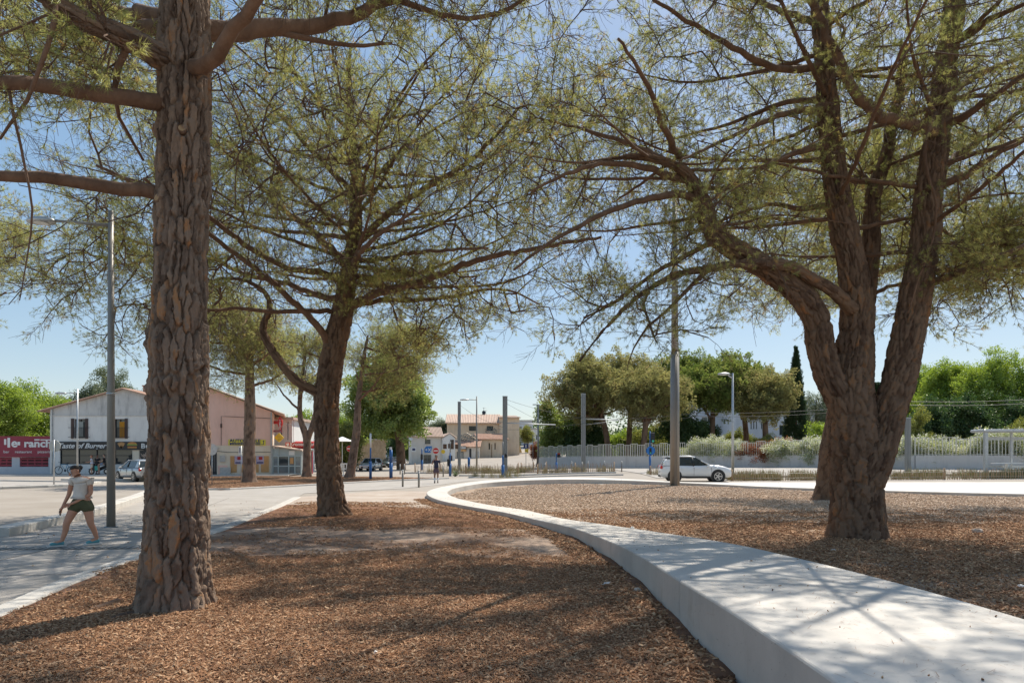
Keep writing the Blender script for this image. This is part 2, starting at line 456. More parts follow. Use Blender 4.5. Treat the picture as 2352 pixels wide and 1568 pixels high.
# tram rails set in the paving
def rails(name, pts, gauge=1.435):
    root = bpy.data.objects.new(name, None); COL.objects.link(root); root['kind'] = 'structure'
    for s in (-1, 1):
        m_ = MB(); P2 = [Vector(p) for p in pts]; L = []; R = []
        for i, p in enumerate(P2):
            d = (P2[min(i + 1, len(P2) - 1)] - P2[max(i - 1, 0)]).normalized()
            nn = Vector((-d.y, d.x))
            q = p + nn * s * gauge / 2
            L.append(q + nn * .07); R.append(q - nn * .07)
        vs = [(q.x, q.y, ground_z(q.x, q.y) + .02) for q in L] + [(q.x, q.y, ground_z(q.x, q.y) + .02) for q in R]
        n = len(L)
        m_.add(vs, [(i, i + 1, n + i + 1, n + i) for i in range(n - 1)])
        m_.build('rail', M['dark_rail'], root)
M['dark_rail'] = mat('steel_rail', (0.09, 0.085, 0.08), 0.4, 0.5, var=.1)
def arc(c, r, a0, a1, n=14): return [(c[0] + r * math.cos(math.radians(a0 + (a1 - a0) * i / n)), c[1] + r * math.sin(math.radians(a0 + (a1 - a0) * i / n))) for i in range(n + 1)]
rails('tram_rails', [(60, 62.5 - 12), (30, 50.5)] + arc((24, 76), 25.5, -90, -172) + [(0.5, 84), (4.5, 110), (7.0, 128)])
rails('tram_rails_inner', [(60, 54), (32, 54)] + arc((26, 76), 22.0, -90, -172) + [(5.2, 84), (8.5, 110), (10.5, 128)])

# ================================================================ bench
bench = thing('concrete_bench', 'long pale concrete bench wall curling round the planted ring', 'bench')
def smooth_pts(pts, per=6):
    out = []
    for i in range(len(pts) - 1):
        p0 = np.array(pts[max(i - 1, 0)]); p1 = np.array(pts[i]); p2 = np.array(pts[i + 1]); p3 = np.array(pts[min(i + 2, len(pts) - 1)])
        for k in range(per):
            t = k / per
            out.append(tuple(0.5 * ((2 * p1) + (-p0 + p2) * t + (2 * p0 - 5 * p1 + 4 * p2 - p3) * t * t + (-p0 + 3 * p1 - 3 * p2 + p3) * t ** 3)))
    out.append(tuple(pts[-1]))
    return out
PER = 6
so, si = smooth_pts(OUT, PER), smooth_pts(INN, PER)
cuts = [0, 2, 4, 6, 7, 8, 9, 11, 13, 15, 17, 19, 21, 22, 23, 24]
BEV = 0.018
for a, b in zip(cuts, cuts[1:]):
    rings = []
    i0, i1 = a * PER, b * PER
    for i in range(i0, i1 + 1):
        o = Vector(so[i][:2]); n = Vector(si[i][:2]); ho, hi = so[i][2], si[i][2]
        d = (n - o).normalized()
        if i in (i0, i1):       # keep a thin open joint between the casts
            nb = i + (1 if i == i0 else -1)
            t = 0.006 / max(.05, (Vector(so[nb][:2]) - o).length)
            o = o.lerp(Vector(so[nb][:2]), t); n = n.lerp(Vector(si[nb][:2]), t)
        ring = [(o.x, o.y, -.1), (o.x, o.y, ho - BEV), ((o + d * BEV * .4).x, (o + d * BEV * .4).y, ho - BEV * .35), ((o + d * BEV).x, (o + d * BEV).y, ho)]
        for t in (.25, .5, .75):
            q = o.lerp(n, t); ring.append((q.x, q.y, ho + (hi - ho) * t))
        ring += [((n - d * BEV).x, (n - d * BEV).y, hi), ((n - d * BEV * .4).x, (n - d * BEV * .4).y, hi - BEV * .35), (n.x, n.y, hi - BEV), (n.x, n.y, -.1)]
        rings.append(ring)
    m_ = MB(); m_.loft(rings, True, True, False)
    m_.build('slab', M['concrete'], bench)

# sawn joints in the footpath
jm = mat('joint_filler', (0.12, 0.11, 0.1), 0.9, var=.2)
jt = bpy.data.objects.new('path_joints', None); COL.objects.link(jt); jt['kind'] = 'structure'
def jline(a, b, w=.022, z=.0165):
    a, b = Vector(a), Vector(b); d = (b - a).normalized(); nn = Vector((-d.y, d.x)) * w / 2
    q = MB(); q.add([(*(a - nn), z), (*(a + nn), z), (*(b + nn), z), (*(b - nn), z)], [(0, 1, 2, 3)]); q.build('joint', jm, jt)
for i in range(len(STRIP) - 1):
    a, b = Vector(STRIP[i]), Vector(STRIP[i + 1]); d = (b - a).normalized(); nn = Vector((-d.y, d.x))
    k = max(1, int((b - a).length / 2.6))
    for j in range(k):
        p = a.lerp(b, (j + .3) / k) + nn * .18; e = p + nn * (4.2 if b.y < 20 else 3.6)
        jline(p, e)
jline((-8.1, 4), (-8.6, 13)); jline((-8.6, 13), (-9.6, 20)); jline((-9.6, 20), (-11.6, 28))
for y in (29.5, 33.0, 37.0): jline((-10.6 - (y - 29.5) * .1, y), (-4.8, y + 1.2))
# slotted drain grate along the kerb
dg_ = bpy.data.objects.new('drain_channel', None); COL.objects.link(dg_); dg_['kind'] = 'structure'
for i in range(46):
    t = i / 45; p = Vector((-12.2, 12.55)).lerp(Vector((-6.75, 12.9)), t)
    q = MB(); q.box((p.x, p.y, .02), (.05, .3, .012), .06); q.build('grate_bar', M['steel'], dg_)
q = MB(); q.box((-9.47, 12.72, .0145), (5.6, .34, .004), .064); q.build('channel', jm, dg_)
# ================================================================ scattering
PROTO = {}
def proto_col(name, meshes):
    c = bpy.data.collections.new(name)
    for i, me in enumerate(meshes):
        c.objects.link(bpy.data.objects.new('%s_%02d' % (name, i), me))
    ng = bpy.data.node_groups.new('scatter_' + name, 'GeometryNodeTree')
    ng.interface.new_socket('Geometry', in_out='INPUT', socket_type='NodeSocketGeometry')
    ng.interface.new_socket('Geometry', in_out='OUTPUT', socket_type='NodeSocketGeometry')
    N, L = ng.nodes, ng.links
    gi, go = N.new('NodeGroupInput'), N.new('NodeGroupOutput')
    ci = N.new('GeometryNodeCollectionInfo'); ci.inputs['Collection'].default_value = c
    ci.inputs['Separate Children'].default_value = True; ci.inputs['Reset Children'].default_value = True
    ip = N.new('GeometryNodeInstanceOnPoints'); ip.inputs['Pick Instance'].default_value = True
    def attr(nm, ty):
        a = N.new('GeometryNodeInputNamedAttribute'); a.data_type = ty; a.inputs['Name'].default_value = nm
        return a.outputs['Attribute']
    L.new(gi.outputs[0], ip.inputs['Points']); L.new(ci.outputs[0], ip.inputs['Instance'])
    L.new(attr('idx', 'INT'), ip.inputs['Instance Index'])
    L.new(attr('rot', 'FLOAT_VECTOR'), ip.inputs['Rotation'])
    L.new(attr('scl', 'FLOAT'), ip.inputs['Scale'])
    L.new(ip.outputs[0], go.inputs[0])
    PROTO[name] = (ng, len(meshes))
def scatter(name, pts, rots, scls, proto, parent=None, kind='stuff', rng=RNG):
    ng, k = PROTO[proto]
    me = bpy.data.meshes.new(name)
    n = len(pts)
    me.vertices.add(n); me.vertices.foreach_set('co', np.asarray(pts, dtype=np.float32).ravel())
    a = me.attributes.new('rot', 'FLOAT_VECTOR', 'POINT'); a.data.foreach_set('vector', np.asarray(rots, dtype=np.float32).ravel())
    a = me.attributes.new('scl', 'FLOAT', 'POINT'); a.data.foreach_set('value', np.asarray(scls, dtype=np.float32))
    a = me.attributes.new('idx', 'INT', 'POINT'); a.data.foreach_set('value', rng.integers(0, k, n).astype(np.int32))
    o = link(name, me, parent, kind=kind)
    md = o.modifiers.new('scatter', 'NODES'); md.node_group = ng
    return o
def dir_euler(D, rng):
    """Euler angles turning +Z onto each direction, with a random roll."""
    D = D / np.maximum(1e-9, np.linalg.norm(D, axis=1, keepdims=True))
    out = np.zeros_like(D)
    roll = rng.uniform(0, 2 * np.pi, len(D))
    for i, d in enumerate(D):
        q = Vector(d).to_track_quat('Z', 'Y') @ Euler((0, 0, roll[i])).to_quaternion()
        e = q.to_euler(); out[i] = (e.x, e.y, e.z)
    return out

# ---------------------------------------------------------------- leaf sprays
def unit(v): return v / np.linalg.norm(v)
def frame(d):
    a = np.cross(d, [0, 0, 1.0]) if abs(d[2]) < .9 else np.cross(d, [1.0, 0, 0])
    a = unit(a); return a, np.cross(d, a)
def pine_spray(seed, length=.5, nside=6, needles=22, nl=.105, nw=.0055, twig=None, leafm=None, spread=(22, 70), tk=1.0):
    """A twig with side shoots, each ending in a brush of needles."""
    r = np.random.default_rng(seed)
    V, Fc, rnd, mi = [], [], [], []
    def seg(a, b, ra, rb):
        d = unit(b - a); u, w = frame(d); base = len(V)
        for p, q in ((a, ra), (b, rb)):
            for k in range(3):
                t = 2 * np.pi * k / 3
                V.append(p + (u * np.cos(t) + w * np.sin(t)) * q); rnd.append(0.0)
        for k in range(3):
            k2 = (k + 1) % 3
            Fc.append((base + k, base + k2, base + 3 + k2)); mi.append(0)
            Fc.append((base + k, base + 3 + k2, base + 3 + k)); mi.append(0)
    def tuft(p, d, n, s):
        u, w = frame(d); tone = r.uniform(0, .25)
        for i in range(n):
            t = r.uniform(0, 2 * np.pi); ang = np.radians(r.uniform(*spread))
            e = d * np.cos(ang) + (u * np.cos(t) + w * np.sin(t)) * np.sin(ang)
            e = unit(e + np.array([0, 0, -.08]))
            b = p - d * r.uniform(0, .07) * s
            L = nl * s * r.uniform(.7, 1.15)
            sd = unit(np.cross(e, r.normal(size=3))) * nw * .5
            base = len(V)
            V.extend([b - sd, b + sd, b + e * L]); rnd.extend([tone] * 3)
            Fc.append((base, base + 1, base + 2)); mi.append(1)
    p = np.zeros(3); d = np.array([0, 0, 1.0]); pts = [p]
    for i in range(5):
        d = unit(d + r.normal(size=3) * .22); p = p + d * length / 5; pts.append(p)
    for i in range(5): seg(pts[i], pts[i + 1], .006 * (1 - i * .12), .006 * (1 - (i + 1) * .12))
    tuft(pts[-1], d, needles, 1.0)
    for k in range(nside):
        i = r.integers(1, 5); b = pts[i] + (pts[i + 1] - pts[i]) * r.uniform()
        ax = unit(pts[i + 1] - pts[i]); u, w = frame(ax); t = r.uniform(0, 2 * np.pi)
        e = unit(ax * .75 + (u * np.cos(t) + w * np.sin(t)) * r.uniform(.6, 1.1) + np.array([0, 0, .1]))
        l2 = length * r.uniform(.28, .55)
        m = b + e * l2 * .55 + r.normal(size=3) * .015; e2 = unit(e + ax * .4 + r.normal(size=3) * .15); q = m + e2 * l2 * .5
        seg(b, m, .0038, .003); seg(m, q, .003, .0024)
        tuft(q, e2, needles, r.uniform(.75, 1.05))
    me = np_mesh('spray', np.array(V), np.array(Fc), twig, False, {'rnd': np.array(rnd)})
    me.materials.append(leafm)
    me.polygons.foreach_set('material_index', np.array(mi, dtype=np.int32))
    return me
def leaf_spray(seed, length=.9, n=42, ls=.15, lw=.6, rad=.45, leafm=None, up=.0, flower=0, flowerm=None):
    """A loose cluster of folded leaves around a short shoot."""
    r = np.random.default_rng(seed)
    V, Fc, rnd, mi = [], [], [], []
    for i in range(n):
        z = r.uniform(0, 1); t = r.uniform(0, 2 * np.pi); rr = rad * np.sqrt(r.uniform()) * (1 - .5 * abs(z - .5))
        p = np.array([np.cos(t) * rr, np.sin(t) * rr, z * length])
        d = unit(np.array([np.cos(t), np.sin(t), up]) + r.normal(size=3) * .6)
        s = unit(np.cross(d, r.normal(size=3))); nn = np.cross(d, s); L = ls * r.uniform(.65, 1.25)
        b = len(V); tone = r.uniform(0, .3)
        V.extend([p, p + d * L * .5 + s * L * lw * .5 + nn * L * .1, p + d * L, p + d * L * .5 - s * L * lw * .5 + nn * L * .1]); rnd.extend([tone] * 4)
        Fc.append((b, b + 1, b + 2)); Fc.append((b, b + 2, b + 3))
        f = 1 if i < flower else 0
        mi += [f, f]
    me = np_mesh('leaf_spray', np.array(V), np.array(Fc), leafm, False, {'rnd': np.array(rnd)})
    if flowerm: me.materials.append(flowerm)
    me.polygons.foreach_set('material_index', np.array(mi, dtype=np.int32))
    return me

M['twig'] = mat('twig_bark', (0.088, 0.047, 0.029), 0.9, scale=3, col2=(0.17, 0.1, 0.064))
M['limb'] = mat('limb_bark', (0.105, 0.055, 0.032), 0.92, scale=4, col2=(0.22, 0.13, 0.082), stretch=(1, 1, .5), bump=.9, bscale=22)
M['deadtwig'] = mat('dead_twig', (0.115, 0.07, 0.047), 0.9, var=.3)
M['needle'] = leaf_mat('pine_needles', (0.2, 0.222, 0.072), (0.46, 0.445, 0.165), 0.55, (0.36, 0.25, 0.1))
M['needle_far'] = leaf_mat('sunlit_dry_needles', (0.2, 0.2, 0.075), (0.46, 0.43, 0.18), 0.5, (0.42, 0.34, 0.16))  # sunlit look of the far umbrella pines put into the needle colour
M['needle_g'] = leaf_mat('pine_needles_green', (0.15, 0.21, 0.05), (0.32, 0.36, 0.1), 0.5, (0.36, 0.35, 0.12))
M['leaf_plane'] = leaf_mat('plane_leaves', (0.14, 0.19, 0.05), (0.27, 0.32, 0.09), 0.5)
M['leaf_bright'] = leaf_mat('bright_leaves', (0.17, 0.24, 0.035), (0.3, 0.37, 0.07), 0.5)
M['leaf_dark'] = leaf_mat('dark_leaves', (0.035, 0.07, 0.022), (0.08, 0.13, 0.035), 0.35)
M['leaf_grey'] = leaf_mat('grey_green_leaves', (0.1, 0.125, 0.07), (0.18, 0.2, 0.11), 0.4)
M['leaf_yellow'] = leaf_mat('yellow_green_leaves', (0.14, 0.16, 0.035), (0.24, 0.24, 0.06), 0.45)
M['leaf_cyp'] = leaf_mat('cypress_scales', (0.016, 0.04, 0.016), (0.035, 0.07, 0.024), 0.25)
M['leaf_red'] = leaf_mat('reddish_leaves', (0.2, 0.05, 0.035), (0.26, 0.12, 0.05), 0.4)
M['leaf_hedge'] = leaf_mat('oleander_leaves', (0.22, 0.27, 0.1), (0.42, 0.43, 0.19), 0.45)
M['petal'] = leaf_mat('white_petals', (0.62, 0.6, 0.52), (0.75, 0.74, 0.68), 0.35)
proto_col('pine', [pine_spray(s, .55, 8, 19, .105, .0056, M['twig'], M['needle']) for s in range(5)])
proto_col('pine_far', [pine_spray(50 + s, .95, 9, 34, .2, .022, M['twig'], M['needle_far']) for s in range(4)])
proto_col('pine_green', [pine_spray(70 + s, .9, 9, 40, .2, .026, M['twig'], M['needle_g'], (15, 60)) for s in range(4)])
proto_col('dead', [pine_spray(90 + s, .85, 12, 0, .1, .004, M['deadtwig'], M['needle'], tk=1.0) for s in range(4)])
proto_col('plane', [leaf_spray(100 + s, 1.0, 46, .24, .8, .5, M['leaf_plane']) for s in range(3)])
proto_col('bright', [leaf_spray(110 + s, 1.0, 60, .2, .5, .5, M['leaf_bright']) for s in range(3)])
proto_col('darkleaf', [leaf_spray(120 + s, 1.0, 55, .2, .6, .5, M['leaf_dark']) for s in range(3)])
proto_col('grey', [leaf_spray(130 + s, 1.0, 55, .19, .5, .5, M['leaf_grey']) for s in range(3)])
proto_col('yellow', [leaf_spray(140 + s, .8, 50, .17, .55, .45, M['leaf_yellow']) for s in range(3)])
proto_col('cypress', [leaf_spray(150 + s, 1.0, 70, .26, .32, .24, M['leaf_cyp'], up=2.2) for s in range(3)])
proto_col('oleander', [leaf_spray(160 + s, .8, 64, .19, .3, .45, M['leaf_hedge'], up=.7, flower=28, flowerm=M['petal']) for s in range(3)])
proto_col('redleaf', [leaf_spray(170 + s, .7, 45, .14, .6, .4, M['leaf_red']) for s in range(2)])

# ---------------------------------------------------------------- bark
def hash2(i, j, k):
    h = (i * 374761393 + j * 668265263 + k * 2147483647) & 0xffffffff
    h = ((h ^ (h >> 13)) * 1274126177) & 0xffffffff
    return ((h ^ (h >> 16)) & 0xffffff) / float(0xffffff)
def worley(U, W, nu, seed):
    """Cell noise periodic in U with nu cells; returns F1, F2 and a random number per cell."""
    iu = np.floor(U).astype(np.int64); iw = np.floor(W).astype(np.int64)
    f1 = np.full(U.shape, 9.0); f2 = np.full(U.shape, 9.0); cid = np.zeros(U.shape)
    for du in (-1, 0, 1):
        for dw in (-1, 0, 1):
            a = iu + du; b = iw + dw; am = np.mod(a, nu)
            px = a + .12 + .76 * hash2(am, b, seed); py = b + .12 + .76 * hash2(am, b, seed + 1)
            d = np.sqrt((U - px) ** 2 + (W - py) ** 2)
            c = hash2(am, b, seed + 2)
            near = d < f1
            f2 = np.where(near, f1, np.minimum(f2, d)); cid = np.where(near, c, cid); f1 = np.where(near, d, f1)
    return f1, f2, cid
def vnoise(U, W, nu, seed):
    iu = np.floor(U).astype(np.int64); iw = np.floor(W).astype(np.int64)
    fu, fw = U - iu, W - iw
    fu = fu * fu * (3 - 2 * fu); fw = fw * fw * (3 - 2 * fw)
    h = lambda a, b: hash2(np.mod(a, nu), b, seed)
    return (h(iu, iw) * (1 - fu) + h(iu + 1, iw) * fu) * (1 - fw) + (h(iu, iw + 1) * (1 - fu) + h(iu + 1, iw + 1) * fu) * fw
def bark_mat(name, a, b, c):
    """Pine bark: grey-brown plates, some freshly flaked to orange; the tone is that of each plate."""
    m = bpy.data.materials.new(name); m.use_nodes = True
    nt = m.node_tree; N = nt.nodes; L = nt.links
    p = N['Principled BSDF']; p.inputs['Roughness'].default_value = .92; p.inputs['Specular IOR Level'].default_value = .2
    at = N.new('ShaderNodeAttribute'); at.attribute_name = 'plate'
    tc = N.new('ShaderNodeTexCoord'); mp = N.new('ShaderNodeMapping'); mp.inputs['Scale'].default_value = (1, 1, .35)
    L.new(tc.outputs['Object'], mp.inputs[0])
    n1 = N.new('ShaderNodeTexNoise'); n1.inputs['Scale'].default_value = 9; n1.inputs['Detail'].default_value = 8; n1.inputs['Roughness'].default_value = .7
    L.new(mp.outputs[0], n1.inputs['Vector'])
    ad = N.new('ShaderNodeMath'); ad.operation = 'MULTIPLY_ADD'; ad.inputs[1].default_value = .9
    sb = N.new('ShaderNodeMath'); sb.operation = 'SUBTRACT'; sb.inputs[1].default_value = .45
    L.new(n1.outputs[0], ad.inputs[0]); L.new(at.outputs['Fac'], sb.inputs[0]); L.new(sb.outputs[0], ad.inputs[2])
    cr = N.new('ShaderNodeValToRGB'); e = cr.color_ramp.elements
    e[0].color = (*a, 1); e[0].position = .1; e[1].color = (*c, 1); e[1].position = .95
    k = e.new(.55); k.color = (*b, 1); k = e.new(.8); k.color = (b[0] * 1.12, b[1] * 1.1, b[2] * 1.05, 1)
    L.new(ad.outputs[0], cr.inputs[0]); L.new(cr.outputs[0], p.inputs['Base Color'])
    n2 = N.new('ShaderNodeTexNoise'); n2.inputs['Scale'].default_value = 45; n2.inputs['Detail'].default_value = 6
    L.new(mp.outputs[0], n2.inputs['Vector'])
    bp = N.new('ShaderNodeBump'); bp.inputs['Strength'].default_value = .9; bp.inputs['Distance'].default_value = .012
    L.new(n2.outputs[0], bp.inputs['Height']); L.new(bp.outputs[0], p.inputs['Normal'])
    return m
M['bark'] = bark_mat('pine_bark', (0.092, 0.06, 0.043), (0.225, 0.16, 0.118), (0.34, 0.175, 0.085))
M['bark_r'] = bark_mat('pine_bark_reddish', (0.09, 0.052, 0.034), (0.19, 0.122, 0.082), (0.27, 0.135, 0.065))
M['cutwood'] = mat('cut_wood', (0.32, 0.2, 0.1), .8, scale=20, col2=(.42, .3, .17))

def spline(pts, step):
    """Catmull-Rom through (vector, radius) nodes at about the given spacing."""
    out = []
    for i in range(len(pts) - 1):
        q = [np.array([*pts[k][0], pts[k][1]]) for k in (max(i - 1, 0), i, i + 1, min(i + 2, len(pts) - 1))]
        n = max(1, int(np.linalg.norm(q[2][:3] - q[1][:3]) / step))
        for k in range(n):
            t = k / n
            out.append(.5 * (2 * q[1] + (q[2] - q[0]) * t + (2 * q[0] - 5 * q[1] + 4 * q[2] - q[3]) * t * t + (3 * q[1] - q[0] - 3 * q[2] + q[3]) * t ** 3))
    out.append(np.array([*pts[-1][0], pts[-1][1]]))
    return np.array(out)
def bark_tube(nodes, na, step, seed, depth=.03, cw=.085, ch=.26, flare=0.0, knots=(), z0=0.0):
    """Tapered stem with plates and furrows as real relief. nodes: (point, radius)."""
    C = spline(nodes, step); n = len(C)
    p = C[:, :3]; r = C[:, 3]
    t = np.gradient(p, axis=0); t /= np.linalg.norm(t, axis=1, keepdims=True)
    a = np.zeros_like(p); up = np.array([1.0, 0, 0])
    for i in range(n):
        b = up - t[i] * np.dot(up, t[i]); b /= np.linalg.norm(b); a[i] = b; up = b
    b = np.cross(t, a)
    s = np.concatenate([[0], np.cumsum(np.linalg.norm(np.diff(p, axis=0), axis=1))])
    th = np.linspace(0, 2 * np.pi, na, endpoint=False)
    TH, S = np.meshgrid(th, s)
    rm = float(np.mean(r)); nu = max(5, int(round(2 * np.pi * rm / cw)))
    U = TH / (2 * np.pi) * nu; W = S / ch
    wx = (vnoise(U * 2, S / .16, nu * 2, seed + 7) - .5) * .55 + (vnoise(U * 4, S / .035, nu * 4, seed + 8) - .5) * .28
    wy = (vnoise(U, S / .2, nu, seed + 9) - .5) * .5
    tw = np.sin(S * .9 + seed) * .5
    U2 = U + wx + tw
    f1, f2, cid = worley(U2, W + wy, nu, seed)
    e = np.clip((f2 - f1 - .075) / .10, 0, 1); e = e ** .7
    terr = vnoise(U * 1.5 + cid * 7, S / .13, nu * 3, seed + 50) * .65 + vnoise(U * 4, S / .05, nu * 4, seed + 51) * .35
    terr = np.floor(terr * 5) / 5 + .2 * np.clip((terr * 5 - np.floor(terr * 5) - .8) / .2, 0, 1)
    g1, g2, gid = worley(U2 * 2, (W + wy) * 3.2, nu * 2, seed + 20)
    e2 = np.clip((g2 - g1) / .1, 0, 1)
    fine = vnoise(U * 8, S / .022, nu * 8, seed + 30) - .5
    dfac = 1.0
    D = depth * dfac * ((e - 1) * 1.0 + (cid - .5) * .35) + depth * .12 * (e2 - 1) * e + depth * .75 * (terr - .5) * e + depth * .16 * fine
    lump = (vnoise(TH / (2 * np.pi) * 5, S / .5, 5, seed + 40) - .5) * .09 * r[:, None]
    R = r[:, None] + D + lump
    if flare:
        R = R + flare * np.exp(-S / .28) * (1 + .5 * np.sin(TH * 5 + seed) + .25 * np.sin(TH * 9 + 1 + seed))
    plate = cid * .6 + gid * .4
    for kth, ks, kr, kh in knots:
        dth = (TH - kth + np.pi) % (2 * np.pi) - np.pi
        dd = np.sqrt((dth * r[:, None]) ** 2 + (S - ks) ** 2) / kr
        R = R + kh * np.exp(-(dd * 1.0) ** 2) - kh * .75 * np.exp(-(dd * 2.6) ** 2) + kh * .22 * np.cos(dd * 9) * np.exp(-dd * 1.4)
    V = p[:, None, :] + (a[:, None, :] * np.cos(TH)[..., None] + b[:, None, :] * np.sin(TH)[..., None]) * R[..., None]
    V = V.reshape(-1, 3)
    i = np.arange(n - 1)[:, None] * na; j = np.arange(na)[None, :]; j2 = (j + 1) % na
    Fq = np.stack([i + j, i + j2, i + na + j2, i + na + j], -1).reshape(-1, 4)
    return V, Fq, plate.reshape(-1)

# ---------------------------------------------------------------- branching
class Skel:
    def __init__(s): s.p = []; s.par = []; s.rad = []; s.fixed = []
    def add(s, p, par, rad=0.0, fixed=False):
        s.p.append(np.array(p, float)); s.par.append(par); s.rad.append(rad); s.fixed.append(fixed)
        return len(s.p) - 1
def grow(sk, att, rng, step=.4, droop=0.0, rtip=.0065, wig=.06, kink=.5, maxd=None):
    """Reach every attractor from the nearest twig, nearest first; returns end nodes."""
    n0 = len(sk.p); cap = n0 + len(att) * 14
    Pn = np.zeros((cap, 3)); Pn[:n0] = np.array(sk.p); cnt = n0
    par = list(sk.par); dirs = np.zeros((cap, 3))
    for i in range(n0):
        if par[i] >= 0:
            d = Pn[i] - Pn[par[i]]; dirs[i] = d / (np.linalg.norm(d) + 1e-9)
    # order by distance to the given limbs
    d0 = np.array([np.min(np.sum((Pn[:n0] - a) ** 2, axis=1)) for a in att])
    tips = []
    for ai in np.argsort(d0):
        a = att[ai]
        dv = a - Pn[:cnt]; dd = np.sqrt(np.sum(dv * dv, axis=1)) + 1e-6
        cosv = np.sum(dv * dirs[:cnt], axis=1) / dd
        k = int(np.argmin(dd * (1.35 - kink * cosv)))
        L = dd[k]
        if maxd and L > maxd: continue
        m = min(13, max(1, int(round(L / step))))
        u = dv[k] / L; t0 = dirs[k] * .55 + u * .7; t1 = u + np.array([0, 0, -droop]) + rng.normal(size=3) * .25
        last = k
        for q in range(1, m + 1):
            t = q / m
            h00 = 2 * t ** 3 - 3 * t ** 2 + 1; h10 = t ** 3 - 2 * t ** 2 + t; h01 = -2 * t ** 3 + 3 * t ** 2; h11 = t ** 3 - t ** 2
            p = h00 * Pn[k] + h10 * t0 * L + h01 * a + h11 * t1 * L
            if q < m: p = p + rng.normal(size=3) * wig * step
            Pn[cnt] = p; d = p - Pn[last]; dirs[cnt] = d / (np.linalg.norm(d) + 1e-9)
            par.append(last); last = cnt; cnt += 1
        tips.append(last)
    Pn = Pn[:cnt]; dirs = dirs[:cnt]; par = np.array(par)
    acc = np.zeros(cnt); ex = 2.4
    child = np.zeros(cnt, dtype=int)
    for i in range(cnt): 
        if par[i] >= 0: child[par[i]] += 1
    for i in range(cnt - 1, -1, -1):
        if acc[i] == 0: acc[i] = rtip ** ex
        if par[i] >= 0: acc[par[i]] += acc[i]
    rad = acc ** (1 / ex)
    for i in range(n0): rad[i] = sk.rad[i]
    for i in range(n0, cnt): rad[i] = min(rad[i], rad[par[i]] * (.8 if par[i] < n0 else 1.0))
    return Pn, par, rad, dirs, np.array(tips), n0
def seg_mesh(name, A, B, ra, rb, k, m):
    d = B - A; L = np.linalg.norm(d, axis=1, keepdims=True); d = d / np.maximum(L, 1e-6)
    ref = np.where(np.abs(d[:, 2:3]) < .9, np.array([[0, 0, 1.0]]), np.array([[1.0, 0, 0]]))
    u = np.cross(d, ref); u /= np.maximum(1e-9, np.linalg.norm(u, axis=1, keepdims=True)); w = np.cross(d, u)
    t = 2 * np.pi * np.arange(k) / k
    o = u[:, None, :] * np.cos(t)[None, :, None] + w[:, None, :] * np.sin(t)[None, :, None]
    V = np.concatenate([A[:, None, :] + o * ra[:, None, None], B[:, None, :] + o * rb[:, None, None]], axis=1).reshape(-1, 3)
    e = len(A); b = (np.arange(e) * 2 * k)[:, None]; j = np.arange(k)[None, :]; j2 = (j + 1) % k
    Fq = np.stack([b + j, b + j2, b + k + j2, b + k + j], -1).reshape(-1, 4)
    return np_mesh(name, V, Fq, m, True)
def ellipsoid_points(c, r, n, rng, shell=.35, low=-1.0, high=1.0, lump=0.0, clump=18, sig=.14):
    """Crown points gathered in clumps inside an ellipsoid, more of them towards its skin."""
    cen = []
    ph = rng.uniform(0, 6, 6)
    nc = max(6, n // clump)
    while len(cen) < nc:
        q = rng.normal(size=3); q /= np.linalg.norm(q)
        s = rng.uniform() ** shell
        if lump:
            s *= 1 - lump * (.5 + .5 * math.sin(q[0] * 5 + ph[0]) * math.sin(q[1] * 5 + ph[1]) * math.cos(q[2] * 4 + ph[2]))
        q = q * s
        if q[2] < low or q[2] > high: continue
        cen.append(q)
    cen = np.array(cen)
    k = rng.integers(0, nc, n)
    sg = sig * (4.5 / max(3.0, float(np.mean(r)))) ** .7
    q = cen[k] * .93 + rng.normal(size=(n, 3)) * sg * np.array([1, 1, .8])
    return np.array(c) + q * np.array(r)

